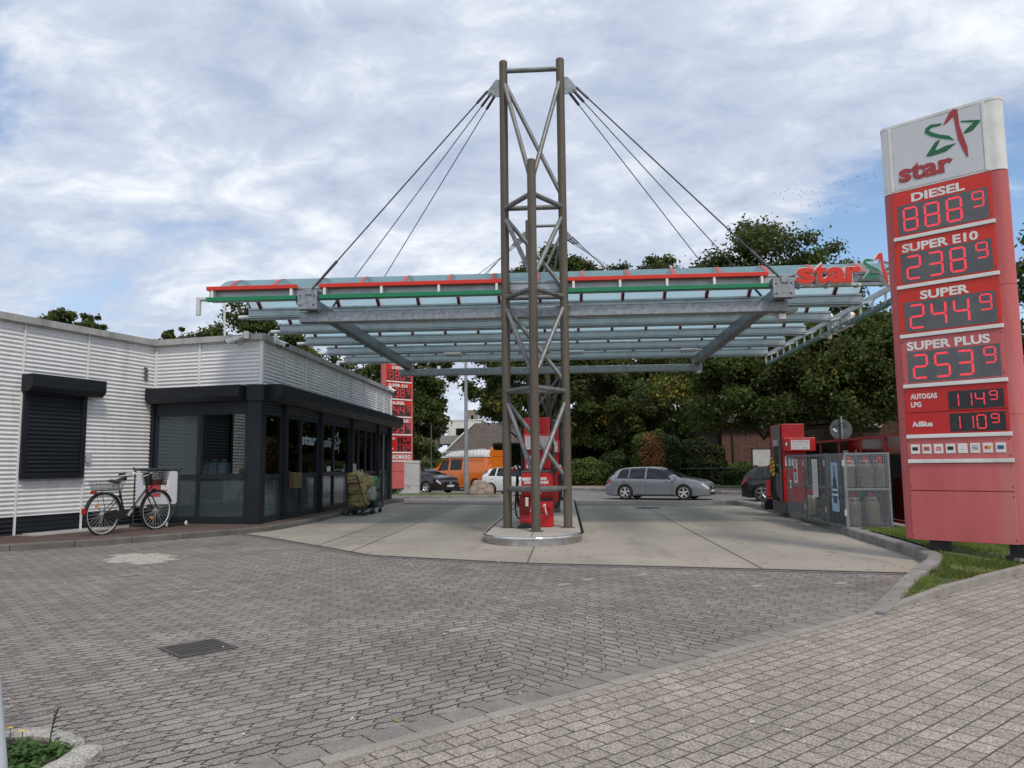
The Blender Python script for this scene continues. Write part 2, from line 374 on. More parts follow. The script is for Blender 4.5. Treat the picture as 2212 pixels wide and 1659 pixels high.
def link(name, me, parent=None, bevel=0):
    o = bpy.data.objects.new(name, me); COL.objects.link(o)
    if parent is not None: o.parent = parent
    if bevel:
        b = o.modifiers.new('b', 'BEVEL'); b.width = bevel; b.segments = 2; b.limit_method = 'ANGLE'; b.angle_limit = R(40)
    return o
def tag(o, label=None, cat=None, group=None, kind=None):
    for k, v in (('label', label), ('category', cat), ('group', group), ('kind', kind)):
        if v: o[k] = v
    return o
def thing(name, label, cat, loc=(0, 0, 0), rz=0, group=None, sc=1):
    o = bpy.data.objects.new(name, None); COL.objects.link(o); o.location = loc; o.rotation_euler = (0, 0, rz); o.scale = (sc, sc, sc)
    o.empty_display_size = .2; return tag(o, label, cat, group)
def children_of(o): return [c for c in bpy.data.objects if c.parent == o]
def dup(root, loc, rz=0, label=None, sc=None):
    r = root.copy(); COL.objects.link(r); r.location = loc; r.rotation_euler = (0, 0, rz)
    if sc: r.scale = (sc, sc, sc)
    if label: r['label'] = label
    for ch in children_of(root):
        c = ch.copy(); COL.objects.link(c); c.parent = r
        for gch in children_of(ch):
            d = gch.copy(); COL.objects.link(d); d.parent = c
    return r
def struct(o): return tag(o, kind='structure')
def text_mesh(txt, size, offset=0., ext=0., shear=0., space=1., align='LEFT'):
    c = bpy.data.curves.new('t', 'FONT'); c.body = txt; c.size = size; c.offset = offset; c.extrude = ext; c.shear = shear; c.space_character = space
    c.align_x = align; c.resolution_u = 3; o = bpy.data.objects.new('t', c); COL.objects.link(o); bpy.context.view_layer.update()
    me = bpy.data.meshes.new_from_object(o.evaluated_get(bpy.context.evaluated_depsgraph_get())); bpy.data.objects.remove(o); return me
def text(name, txt, m, parent, o, ax, ay, size, offset=0., ext=.004, shear=0, space=1., width=None, align='LEFT'):
    """text lying in the plane (ax, ay) at o, in the parent's coordinates"""
    me = text_mesh(txt, size, offset, ext, shear, space, align); ax, ay, o = Vector(ax), Vector(ay), Vector(o); az = ax.cross(ay)
    xs = [v.co.x for v in me.vertices]; k = 1.
    if width and xs: k = width/(max(xs)-min(xs)); 
    x0 = min(xs) if (xs and align == 'LEFT') else 0
    for v in me.vertices: v.co = o+ax*((v.co.x-x0)*k)+ay*v.co.y+az*v.co.z
    me.materials.clear(); me.materials.append(m); return link(name, me, parent)
def catmull(pts, n=6, closed=False):
    pts = [Vector(p) for p in pts]; out = []; k = len(pts); rng = range(k if closed else k-1)
    for i in rng:
        p0 = pts[i-1] if (i > 0 or closed) else pts[0]; p1 = pts[i]; p2 = pts[(i+1) % k]; p3 = pts[(i+2) % k] if (closed or i+2 < k) else pts[-1]
        for j in range(n):
            t = j/n; out.append(.5*((2*p1)+(p2-p0)*t+(2*p0-5*p1+4*p2-p3)*t*t+(3*p1-p0-3*p2+p3)*t**3))
    if not closed: out.append(pts[-1])
    return out
rnd = random.Random(7)
#--BODY--
# ------------------------------------------------------------------ ground
ST = Vector((math.cos(STREET), math.sin(STREET), 0)); SN = Vector((math.sin(STREET), -math.cos(STREET), 0))   # SN points to the pavement side
A0 = Vector((-1.17, 3.74, 0))
def sp(t, n, z=0.): return tuple(A0+ST*t+SN*n+Vector((0, 0, z)))
b = MB(); b.add([(-900, -400, -.30), (900, -400, -.30), (900, 1500, -.30), (-900, 1500, -.30)], [(0, 1, 2, 3)]); struct(b.build('ground', M_lawn))
b = MB(); b.add([sp(-14, -.02), sp(7, -.02), (9.5, 14, 0), (6.6, 30, 0), (-3, 30, 0), (-1.4, 11, 0), sp(1.3, -.02), (-6, 30, 0), (-30, 30, 0), (-30, -4, 0)], [(0, 6, 5, 4, 7, 8, 9)]); b.mi(1); b.f.append((6, 1, 2, 3, 4, 5)); b.fm.append(1); struct(b.build('paved_yard', [M_yard, M_yard2], recalc=False))
b = MB(); b.add([sp(-16, .012, -.004), sp(-16, 9, -.004), sp(40, 9, -.004), sp(40, .012, -.004)], [(0, 1, 2, 3)]); struct(b.build('sidewalk', M_walk))
# border course of flat stones beside the strip
b = MB(); t = -10.
while t < 5.3:
    l = .24; b.add([sp(t+.006, -.23, .004), sp(t+l-.006, -.23, .004), sp(t+l-.006, -.065, .004), sp(t+.006, -.065, .004)], [(0, 1, 2, 3)]); t += l
struct(b.build('border_stones', mat('border_stone', (.215, .193, .176), .85, var=.15, vs=4, spk=.25, spks=120)))
# kerb strip: flush edging stones, standing up a little beside the grass
b = MB(); t = -9.; k = 0
while t < 13:
    l = 1.0; z0 = max(0, min(.07, (t-5.6)*.06)); z1 = max(0, min(.07, (t+l-5.6)*.06)); dz = rnd.uniform(-.003, .006)
    b.hexa([sp(t+.004, -.06, -.2), sp(t+l-.004, -.06, -.2), sp(t+l-.004, .018, -.2), sp(t+.004, .018, -.2)],
           [sp(t+.004, -.058, .013+z0+dz), sp(t+l-.004, -.058, .008+z1+dz), sp(t+l-.004, .016, .008+z1+dz), sp(t+.004, .016, .008+z0+dz)]); t += l
struct(b.build('kerb_strip', M_strip, bevel=.006))
# forecourt
FC = [(-6.9, 16.2), (-6.1, 15.45), (-4.62, 13.87), (-3.11, 12.21), (-2.0, 11.75), (-.63, 11.2), (1.5, 10.75), (4.45, 10.10), (4.9, 10.6), (5.15, 11.6), (5.3, 14.2), (5.5, 16.3), (5.75, 19.6), (5.9, 24), (5.8, 25.7), (1.2, 26.45), (-5.82, 28.2), (-6.4, 29.4), (-6.8, 29.4), (-6.8, 25), (-6.7, 17.5)]
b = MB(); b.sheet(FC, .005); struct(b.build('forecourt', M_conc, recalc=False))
b = MB()
def strip(p, q, w, z, bb):
    p, q = Vector((*p, z)), Vector((*q, z)); d = (q-p).normalized(); n_ = Vector((-d.y, d.x, 0))*w/2; bb.add([p-n_, q-n_, q+n_, p+n_], [(0, 1, 2, 3)])
for p, q in [((-3.56, 12.6), (-3.80, 27.6)), ((2.57, 10.55), (2.55, 26.2)), ((-.57, 11.25), (-.56, 13.4)), ((-4.45, 13.5), (-4.6, 20)), ((-6.4, 19.2), (-1.6, 19.2)), ((.3, 19.2), (5.6, 19.2)), ((-6.4, 23.6), (-1.6, 23.6)), ((.3, 23.6), (5.8, 23.6)), ((-4.5, 15.4), (-3.6, 15.4))]: strip(p, q, .022, .0095, b)
for i in range(len(FC[:8])-1): strip(FC[i], FC[i+1], .05, .0095, b)
struct(b.build('expansion_joint', M_joint, recalc=False))
# dark row of setts along the forecourt edge
b = MB()
for i in range(7):
    p, q = Vector((*FC[i], 0)), Vector((*FC[i+1], 0)); d = (q-p).normalized(); n_ = Vector((d.y, -d.x, 0)); L_ = (q-p).length; k = max(1, int(L_/.24))
    if n_.y > 0: n_ = -n_
    for j in range(k):
        a = p+d*(L_*j/k+.008); c = p+d*(L_*(j+1)/k-.008); b.add([a+n_*.03+Vector((0, 0, .004)), c+n_*.03+Vector((0, 0, .004)), c+n_*.17+Vector((0, 0, .004)), a+n_*.17+Vector((0, 0, .004))], [(0, 1, 2, 3)])
struct(b.build('edge_setts', mat('sett', (.15, .138, .132), .85, var=.2, vs=5, spk=.2)))
# pale replaced pavers in the yard
def patch(name, cells, col):
    bb = MB()
    for (u, v_, l) in cells:
        x0, x1 = u, u+l; pts = []
        for s_ in (0, 1, 2): pts.append((x0+(.03 if s_ == 1 else 0), v_+s_*.05))
        for s_ in (2, 1, 0): pts.append((x1+(.03 if s_ == 1 else 0), v_+s_*.05))
        bb.add([tuple(ST*p[0]-SN*p[1]+Vector((0, 0, .004))) for p in pts], [(0, 1, 2, 3, 4, 5)])
    return struct(bb.build(name, mat(name, col, .85, var=.08, vs=6, spk=.12)))
cells = []
c0 = Vector((-6.65, 11.85, 0)); cu, cv = c0.dot(ST), -c0.dot(SN)
for r_ in range(-7, 8):
    w_ = .60*(1-(abs(r_)/9)**2)*rnd.uniform(.75, 1.1); off = rnd.uniform(-.12, .12)
    n_ = max(1, int(w_*2/.225)); 
    for k in range(n_): cells.append((cu+off-n_*.1125+k*.225, cv+r_*.112+.004, .208))
patch('pale_pavers', [(u, v_*1., l) for u, v_, l in cells], (.47, .44, .385))
one = []
for px in ((-4.25, 8.6), (-5.85, 9.9), (-5.75, 10.05), (.2, 9.5), (.9, 9.9), (2.1, 9.0), (-1.0, 6.6), (3.1, 9.2), (-.1, 9.1), (-3.3, 10.4)):
    v_ = Vector((*px, 0)); one.append((v_.dot(ST), -v_.dot(SN), .2))
patch('odd_pavers', one, (.32, .30, .27))
# walkway in front of the shop and its kerb
LK = [(-13.5, 9.9), (-12, 11.1), (-9.8, 12.9), (-8.69, 13.78), (-7.53, 15.25), (-6.72, 16.4), (-6.44, 17.6), (-6.36, 20.04), (-6.48, 22.5), (-6.58, 25.9), (-6.6, 29), (-6.62, 31.4)]
LKc = [Vector((p[0], p[1], 0)) for p in catmull([(*p, 0) for p in LK], 5)]
b = MB(); b.sheet([(p.x-.05, p.y+.02) for p in LKc]+[(-9, 31.6), (-16, 31.6), (-16, 9.9)], .112); struct(b.build('shop_walkway', M_clinker, recalc=False))
def kerb_run(pts, w, side, hts, m, name, stone=.95, gap=.01):
    bb = MB(); acc = [0]
    for i in range(1, len(pts)): acc.append(acc[-1]+(pts[i]-pts[i-1]).length)
    def at(s_):
        for i in range(1, len(pts)):
            if s_ <= acc[i] or i == len(pts)-1:
                u = (s_-acc[i-1])/(acc[i]-acc[i-1]); return pts[i-1].lerp(pts[i], u), (pts[i]-pts[i-1]).normalized(), hts[i-1]+(hts[i]-hts[i-1])*u
    n_ = int(acc[-1]/stone)
    for k in range(n_):
        a = acc[-1]*k/n_+gap/2; c = acc[-1]*(k+1)/n_-gap/2; m_ = 4; prev = None
        dz = rnd.uniform(-.004, .004)
        for j in range(m_+1):
            p, d, h = at(a+(c-a)*j/m_); nn = Vector((-d.y, d.x, 0))*side; h += dz
            ring = [p+Vector((0, 0, -.15)), p+nn*.0+Vector((0, 0, h-.02)), p+nn*.025+Vector((0, 0, h)), p+nn*w+Vector((0, 0, h)), p+nn*w+Vector((0, 0, -.15))]
            bb.v += [tuple(x) for x in ring]; o = len(bb.v)-10
            if j: 
                for e_ in range(5): bb.f.append((o+e_, o+(e_+1) % 5, o+5+(e_+1) % 5, o+5+e_)); bb.fm.append(0)
            if j == 0: bb.f.append(tuple(range(o+5, o+10))); bb.fm.append(0)
            if j == m_: bb.f.append(tuple(range(o+9, o+4, -1))); bb.fm.append(0)
    return struct(bb.build(name, m))
kerb_run(LKc, .14, 1, [.12]*len(LKc), M_kerbd, 'kerb')
RK = [(4.98, 26.7), (5.35, 26.6), (5.66, 25.9), (5.78, 23.93), (5.64, 19.6), (5.41, 16.28), (5.22, 14.28), (5.12, 12.85), (5.02, 11.95), (4.92, 11.25), (4.70, 10.6), (4.30, 9.93), (3.7, 9.05), (3.12, 8.12), (2.74, 7.55)]
RKc = catmull([(*p, 0) for p in RK], 4); nR = len(RKc)
hts = [.155 if p.y > 9.9 else .155*max(.14, (p.y-7.3)/2.6) for p in RKc]
kerb_run(RKc, .19, 1, hts, M_kerb, 'kerb', stone=.8)
# concrete pad under the gas cages and pump, with its riser
b = MB(); b.add([(5.56, 15.0, 0.115), (5.6, 14.95, .115), (6.95, 14.95, .115), (6.95, 26.2, .115), (5.75, 26.2, .115), (5.93, 24, .115), (5.78, 19.6, .115), (5.57, 16.4, .115)], [tuple(range(8))]); b.add([(5.36, 14.95, .115), (6.95, 14.95, .115), (6.95, 14.95, -.1), (5.36, 14.95, -.1)], [(0, 1, 2, 3)])
b.add([(5.36, 14.95, .115), (5.56, 14.95, .115), (5.56, 16.4, .115), (5.45, 16.3, .115)], [(0, 1, 2, 3)])
struct(b.build('concrete_pad', mat('pad_concrete', (.27, .255, .225), .9, var=.15, vs=1.5, spk=.12, dirt=(.14, .13, .12)), recalc=False))
# verge
def vz(x, y):     # height of the verge: rising from the edging stones to the foot of the price sign
    q = -(Vector((x, y, 0))-A0).dot(SN); t_ = (Vector((x, y, 0))-A0).dot(ST); k = max(0, min(1, (q-.03)/1.3)); f = max(.0, min(1, (t_-5.5)/1.6))
    return (.015+.045*f)+.115*k*k*(3-2*k)*f
KO = [(2.98, 7.62), (3.35, 8.1), (3.9, 8.92), (4.48, 9.75), (4.90, 10.45), (5.12, 11.15), (5.2, 11.9), (5.32, 12.9), (5.42, 14.3), (5.45, 14.98), (6.92, 14.98), (6.92, 16.5), (6.95, 20), (7, 24), (9, 26)]
b = MB(); nr = 12
for i, (x, y) in enumerate(KO):
    t_ = max(5.6, (Vector((x, y, 0))-A0).dot(ST)*1.02+.25*i*.6); s_ = Vector(sp(5.7+i*.62+max(0, i-9)*1.2, -.045))
    for j in range(nr+1): p_ = Vector((x, y, 0)).lerp(s_, j/nr); p_.z = vz(p_.x, p_.y)+mnoise.noise(Vector((p_.x*2.3, p_.y*2.3, 1)))*.012; b.v.append(tuple(p_))
for i in range(len(KO)-1):
    for j in range(nr): q = i*(nr+1)+j; b.f.append((q, q+1, q+nr+2, q+nr+1)); b.fm.append(0)
o_ = len(b.v); b.v += [(9, 26, .14), tuple(b.v[14*(nr+1)+nr]), (40, 40, .14), (40, 26, .14)]; b.f.append((o_, o_+1, o_+2)); b.fm.append(0)
struct(b.build('verge', M_lawn, smooth=80, recalc=False))
# driveway, road and what lies across it
b = MB(); b.add([(-16, 31.5, .003), (-6.55, 29.2, .003), (-5.82, 28.1, .003), (1.2, 26.35, .003), (5.8, 25.6, .003), (9.5, 25.2, .003), (9.5, 28.9, -.115), (2, 29.6, -.115), (-4, 32.5, -.115), (-9, 36.7, -.115), (-16, 40, -.115)], [tuple(range(11))]); struct(b.build('driveway', M_drive))
b = MB(); b.add([(9.5, 28.9, -.12), (2, 29.6, -.12), (-4, 32.5, -.12), (-9, 36.7, -.12), (-40, 50, -.12), (-60, 75, -.12), (-30, 62, -.12), (-8, 52, -.12), (2.5, 44.4, -.12), (8, 38, -.12), (14, 35.5, -.12), (60, 30, -.12), (60, 22, -.12), (9.5, 25.5, -.12)], [tuple(range(14))]); struct(b.build('road', M_asph))
b = MB()
for p, q in [((-20, 47.0), (-6, 39.2)), ((-5.5, 38.9), (0.5, 33.8)), ((1.2, 33.2), (6, 29.9))]: strip(p, q, .14, -.114, b)
struct(b.build('road_marking', mat('road_paint', (.5, .5, .48), .8, var=.2, vs=4), recalc=False))
b = MB(); b.add([(-60, 75.2, .02), (-30, 62.2, .02), (-8, 52.2, .02), (2.5, 44.6, .02), (8, 38.2, .02), (14, 35.7, .02), (60, 30.2, .02), (60, 33.5, .03), (14, 40, .03), (9.5, 42.5, .03), (4.5, 48.3, .03), (-6, 56, .03), (-60, 80, .03)], [tuple(range(13))]); struct(b.build('far_pavement', M_pave2))
kerb_run([Vector(p) for p in [(-30, 62.1, 0), (-8, 52.1, 0), (2.5, 44.5, 0), (8, 38.1, 0), (14, 35.6, 0), (60, 30.1, 0)]], .15, 1, [.03]*6, M_kerb, 'kerb', stone=1.0)
b = MB(); b.add([(-60, 80.1, .05), (-6, 56.1, .05), (4.5, 48.4, .05), (9.5, 42.6, .05), (14, 40.1, .05), (60, 33.6, .05), (160, 40, .05), (160, 260, .05), (-160, 260, .05), (-160, 90, .05)], [tuple(range(10))]); struct(b.build('far_lawn', M_lawn))
# grass island on the left with the far price sign
IK = [Vector(p) for p in [(-22, 36.9, 0), (-12, 36.7, 0), (-6, 36.4, 0), (-4, 36.5, 0), (-2.9, 36.9, 0), (-2.5, 37.6, 0), (-2.9, 38.2, 0), (-4.5, 39.3, 0), (-7, 41.2, 0)]]
kerb_run(catmull(IK, 3), .14, 1, [0.0]*25, M_kerb, 'kerb', stone=1.0)
b = MB(); b.sheet([(p.x+(.1 if p.y > 37.4 else 0)*-1, p.y+.1) for p in IK]+[(-12, 44), (-22, 46)], -.012); struct(b.build('grass_island', M_lawn, recalc=False))

# ------------------------------------------------------------------ shop
I = Vector((-10.0, 18.06, 0)); C1 = Vector((-7.07, 17.42, 0)); dl = Vector((-.296, -.955, 0)).normalized(); ds = (C1-I).normalized(); LS = (C1-I).length
nl = Vector((-dl.y, dl.x, 0)); 
if nl.x < 0: nl = -nl
ns = Vector((ds.y, -ds.x, 0))           # toward the viewer
YE = 30.86; ZT = 4.40
shop = thing('station_shop', 'single storey shop clad in white corrugated metal with dark shutters and glass front', 'shop', (C1.x, C1.y, 0))
INV = Matrix.Translation((-C1.x, -C1.y, 0))
def sh(mb, name, m, par=None, **kw):
    if par is None or par is shop:
        mb.v = [(x-C1.x, y-C1.y, z) for x, y, z in mb.v]; return mb.build(name, m, shop, **kw)
    mb.v = [(x-C1.x, y-C1.y, z) for x, y, z in mb.v]; return mb.build(name, m, par, **kw)
Z = Vector((0, 0, 1))
def corr(o, d, n_, L_, z0, z1, pitch=.088, amp=.0135, holes=()):
    bb = MB(); k = int((z1-z0)/pitch*8); 
    segs = [(0, L_)]
    for i in range(k+1):
        z = z0+(z1-z0)*i/k; off = amp*math.sin(2*math.pi*(z/pitch)); 
        for s_ in (0, L_): bb.v.append(tuple(o+d*s_+n_*off+Z*z))
    for i in range(k): bb.f.append((2*i, 2*i+1, 2*i+3, 2*i+2)); bb.fm.append(0)
    return bb
LW = 10.5
wl = sh(corr(I, dl, nl, LW, .48, ZT), 'wall', M_whitew, smooth=80, recalc=False)
sh(corr(I+nl*-.01, dl, nl, LW, .10, .47), 'plinth', M_navy, smooth=80, recalc=False)
sh(corr(I, ds, ns, LS, 3.30, ZT), 'wall', M_whitew, smooth=80, recalc=False)
FN = Vector((1, 0, 0)); FD = Vector((0, 1, 0))
sh(corr(C1, FD, FN, YE-C1.y, 3.30, ZT), 'wall', M_whitew, smooth=80, recalc=False)
b = MB().box(-14, -7.10, YE-.1, YE, .1, ZT); b.box(-14, -13.9, 17, YE, .1, ZT); sh(b, 'wall', M_whitew)
# vertical cover trims
def trim(*a): sh(MB().bar(*a), 'cover_trim', M_whitew)
for t in (1.895, 3.395, 4.9, 6.4, 7.9, 9.4): trim(I+dl*t+nl*.02+Z*.10, I+dl*t+nl*.02+Z*ZT, .035, .03, nl)
for s_ in (1.30,): trim(I+ds*s_+ns*.02+Z*3.36, I+ds*s_+ns*.02+Z*ZT, .05, .03, ns)
trim(I+ds*.02+nl*.02+Z*3.36, I+ds*.02+nl*.02+Z*ZT, .06, .06, ns)
for y in (18.93, 20.45, 21.94, 23.45, 25.0, 26.6, 28.33, 29.6): trim((-7.05, y, 3.33), (-7.05, y, ZT), .05, .03, (1, 0, 0))
trim((-7.06, 17.41, 3.33), (-7.06, 17.41, ZT), .08, .08, (1, 0, 0)); trim((-7.06, YE, 3.33), (-7.06, YE, ZT), .07, .07, (1, 0, 0))

b = MB(); b.bar(I+dl*LW+nl*.02+Z*4.46, I+nl*.02+Z*4.46-dl*.05, .20, .14); b.bar(I+ns*.02+Z*4.462, C1+ns*.02+Z*4.462+ds*.09, .20, .14); b.bar(C1+FN*.0+Z*4.464-FD*.1, Vector((C1.x, YE+.08, 4.464)), .20, .14)
for t in (1.2, 4.2, 7.2): b.bar(I+dl*t+nl*.125+Z*4.385, I+dl*t+nl*.125+Z*4.535, .02, .012, nl)
sh(b, 'coping', M_coping)
b = MB(); q = [I+dl*LW, I, C1, Vector((C1.x, YE, 0)), Vector((-14, YE, 0)), Vector((-20, 9, 0))]; b.add([(p.x, p.y, 4.36) for p in q], [tuple(range(6))]); sh(b, 'roof', mat('roof_felt', (.1, .1, .1), .9), recalc=False)
# interior shell
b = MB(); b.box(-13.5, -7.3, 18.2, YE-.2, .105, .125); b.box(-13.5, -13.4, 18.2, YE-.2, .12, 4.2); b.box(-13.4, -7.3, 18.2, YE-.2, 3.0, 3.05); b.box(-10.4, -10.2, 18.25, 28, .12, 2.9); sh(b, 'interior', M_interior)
# left window with its roller shutter
def on_l(t, z, o=0.): return I+dl*t+nl*o+Z*z
b = MB()
for t0, t1, z0, z1 in ((1.92, 2.03, 1.27, 3.0), (3.27, 3.38, 1.27, 3.0), (2.03, 3.27, 1.27, 1.33)): b.hexa([on_l(t1, z0, .0), on_l(t0, z0, .0), on_l(t0, z0, .09), on_l(t1, z0, .09)], [on_l(t1, z1, .0), on_l(t0, z1, .0), on_l(t0, z1, .09), on_l(t1, z1, .09)])
fr = sh(b, 'shutter_window', M_navy, bevel=.004)
bb = corr(I+dl*2.02+nl*.05, dl, nl, 1.26, 1.32, 3.0, .085, .008); sh(bb, 'roller_shutter', M_navy, fr, smooth=60, recalc=False)
b = MB(); b.hexa([on_l(3.36, 1.22, .02), on_l(1.95, 1.22, .02), on_l(1.95, 1.22, .13), on_l(3.36, 1.22, .13)], [on_l(3.36, 1.262, .02), on_l(1.95, 1.262, .02), on_l(1.95, 1.262, .13), on_l(3.36, 1.262, .13)]); sh(b, 'sill', M_navy, fr)
PB = [(0.02, 0), (.24, 0), (.34, .10), (.34, .36), (0.02, .36)]
b = MB().ext([(p[0], p[1]) for p in PB], on_l(1.66, 2.99), nl, Z, dl*1.76); sh(b, 'shutter_box', M_navy, fr, bevel=.006)
# shutter boxes over the glass
b = MB().ext(PB, I+ds*.03+Z*2.96-ns*0, ns, Z, ds*2.62); b.ext([(.02, 0), (.24, 0), (.34, .1), (.34, .41), (.02, .41)], C1+ds*-.43+Z*2.96, ns, Z, ds*.0001) if 0 else None
sh(b, 'shutter_box', M_navy, bevel=.006)
b = MB().ext([(-.02, 0), (.22, 0), (.40, .17), (.40, .42), (-.02, .42)], Vector((C1.x, 17.72, 2.955)), FN, Z, Vector((0, 13.7, 0))); sh(b, 'shutter_box', M_navy, bevel=.006)
b = MB().box(-7.40, -6.98, 17.36, 17.74, 2.96, 3.34); sh(b, 'corner_box', M_navy, bevel=.006)
# columns
b = MB().box(-7.36, -7.04, 17.40, 17.72, .112, 2.97); sh(b, 'column', M_navy, bevel=.008)
for y0, y1 in ((18.81, 19.11), (21.70, 21.97), (24.92, 25.25), (28.5, 28.8), (30.42, YE)):
    b = MB().box(-7.30, -7.0, y0, y1, .112, 2.97); b.box(-6.999, -6.975, y0+.05, y0+.08, .2, 2.95); sh(b, 'column', M_navy, bevel=.006)
b = MB().bar(I+ds*.03+ns*.02+Z*.112, I+ds*.03+ns*.02+Z*2.97, .12, .14, ns); sh(b, 'column', M_navy)
# glazing of the short wall (s along ds)
def on_s(s_, z, o=0.): return I+ds*s_+ns*o+Z*z
def sbox(bb, s0, s1, z0, z1, o0, o1): bb.hexa([on_s(s0, z0, o1), on_s(s1, z0, o1), on_s(s1, z0, o0), on_s(s0, z0, o0)], [on_s(s0, z1, o1), on_s(s1, z1, o1), on_s(s1, z1, o0), on_s(s0, z1, o0)])
b = MB()
for a in ((.09, 2.72, .112, .28), (.09, 2.72, 1.14, 1.26), (.09, 2.72, 2.66, 2.97), (.09, .17, .28, 2.66), (1.31, 1.41, .28, 2.66), (2.62, 2.72, .28, 2.66)): sbox(b, *a, -.05, .03)
sf = sh(b, 'window_frame', M_navyl, bevel=.004)
for s0, s1 in ((.17, 1.31), (1.41, 2.62)):
    b = MB(); sbox(b, s0, s1, .28, 1.14, -.02, 0.); sh(b, 'spandrel_panel', M_teal, sf)
b = MB(); sbox(b, .17, 1.31, 1.26, 2.66, -.02, 0.); sh(b, 'window_pane', M_teal, sf)
b = MB(); sbox(b, 1.41, 2.62, 1.26, 2.66, -.02, -.012); sh(b, 'window_pane', M_glass, sf)
# glazing of the long front (y along the drive)
def fbox(bb, y0, y1, z0, z1, x0=-7.14, x1=-7.06): bb.box(x0, x1, y0, y1, z0, z1)
BAYS = [(17.72, 18.81, []), (19.11, 21.70, [20.24]), (21.97, 24.92, [23.17]), (25.25, 28.5, [26.0, 26.95, 27.8]), (28.8, 30.42, [29.5])]
for bi, (y0, y1, mul) in enumerate(BAYS):
    door = bi == 3
    b = MB(); ys = [y0]+mul+[y1]
    for a in ((y0, y1, .112, .27), (y0, y1, 2.66, 2.97)): fbox(b, *a)
    fbox(b, y0, y1, 1.14, 1.25, -7.139, -7.059)
    for y in ys: fbox(b, max(y0, y-.05), min(y1, y+.05), .27, 2.66, -7.142, -7.055)
    f = sh(b, 'door_frame' if door else 'window_frame', M_navyl, bevel=.003)
    bs = corr(Vector((-7.05, y0, 0)), FD, FN, y1-y0, 2.74, 2.955, .07, .008); sh(bs, 'roller_shutter', M_navy, f, smooth=60, recalc=False)
    for k in range(len(ys)-1):
        a, c = ys[k]+.05, ys[k+1]-.05
        b = MB(); b.box(-7.11, -7.10, a, c, 1.25, 2.66); sh(b, 'door_pane' if door else 'window_pane', M_glass, f)
        b = MB(); b.box(-7.12, -7.10, a, c, .27, 1.14); sh(b, 'spandrel_panel', M_teal if not door else M_glass, f)
# lettering on the glass
M_decal = mat('frosted_film', (.30, .36, .37), .6, var=.05)
def frel(y, z, x=-7.094): return Vector((x-C1.x, y-C1.y, z))
text('lettering', 'star', M_decal, shop, frel(20.32, 2.03), (0, 1, 0), (0, 0, 1), .40, .016, .001, width=1.25)
text('lettering', 'café', M_decal, shop, frel(22.02, 2.0), (0, 1, 0), (0, 0, 1), .40, .004, .001, shear=.3, width=1.0)
EMB = dict(r=[(0.221, 0.561), (0.31, 0.713), (0.361, 0.753), (0.409, 0.743), (0.418, 0.699), (0.428, 0.493), (0.461, 0.348), (0.506, 0.155), (0.51, 0.02), (0.493, 0.01), (0.447, 0.128), (0.396, 0.301), (0.377, 0.487), (0.364, 0.638), (0.344, 0.638), (0.272, 0.578)],
 a=[(0.214, 0.597), (0.065, 0.623), (-0.002, 0.592), (-0.022, 0.525), (0.054, 0.45), (0.209, 0.366), (0.352, 0.303), (0.289, 0.387), (0.174, 0.439), (0.078, 0.504), (0.034, 0.546), (0.072, 0.575), (0.192, 0.57)],
 b=[(0.17, 0.372), (0.108, 0.346), (-0.023, 0.179), (0.036, 0.157), (0.236, 0.17), (0.372, 0.252), (0.241, 0.254), (0.12, 0.223), (0.101, 0.238), (0.161, 0.334)],
 c=[(0.445, 0.555), (0.678, 0.493), (0.686, 0.47), (0.586, 0.37), (0.49, 0.354), (0.472, 0.371), (0.517, 0.419), (0.606, 0.479), (0.454, 0.534)])
def emblem(o, ax, ay, k, th, mats, parent, name='star_emblem', back=None):
    """the four brush strokes of the star; back = (thickness, material) for a white box body behind the coloured face"""
    o, ax, ay = Vector(o), Vector(ax)*k, Vector(ay)*k; n_ = ax.cross(ay).normalized(); bb = MB()
    for key, mi in (('r', 0), ('a', 1), ('b', 1), ('c', 1)): bb.mi(mi).ext(EMB[key], o, ax, ay, n_*th)
    e = bb.build(name, mats, parent)
    if back:
        bb = MB()
        for key in 'rabc':
            P_ = EMB[key]; cx = sum(p[0] for p in P_)/len(P_); cy = sum(p[1] for p in P_)/len(P_)
            bb.ext([(cx+(p[0]-cx)*1.05, cy+(p[1]-cy)*1.05) for p in P_], o-n_*back[0], ax, ay, n_*(back[0]-.002))
        bb.build('emblem_body', back[1], parent)
    return e
emblem(frel(23.3, 1.78), (0, 1, 0), (0, 0, 1), .95, .001, [M_decal, M_decal], shop)
b = MB(); b.box(-7.098, -7.094, 22.62, 22.77, 1.27, 1.42); b.box(-7.098, -7.094, 22.80, 22.95, 1.27, 1.42); sh(b, 'paper_notice', M_paper)
b = MB(); b.box(-7.05, -6.9, 24.98, 25.12, 1.1, 1.5); sh(b, 'call_panel', M_alul, bevel=.01)
b = MB().bar(on_l(1.80, 1.56, .055), on_l(1.80, 1.74, .055), .11, .05, nl); sh(b, 'intercom', M_alul, bevel=.006)
b = MB()
for k in range(6): b.box(0, 0, 0, 0, 0, 0) if 0 else b.bar(on_l(.28+.03*(k % 2), 3.52+.055*k, .026), on_l(.28+.03*(k % 2)+.0, 3.56+.055*k, .026), .10, .012, nl)
sh(b, 'vent_grille', M_dgrey)
b = MB().bar(on_l(3.2, .115, .25), on_l(1.55, .115, .25), .5, .03); struct(b.build('light_well_cover', M_alul))
b = MB().bar(on_l(3.45, .113, .3), on_l(.4, .113, .35), .75, .006) ; struct(b.build('concrete_slab', mat('slab', (.27, .25, .21), .9, var=.15, spk=.1)))
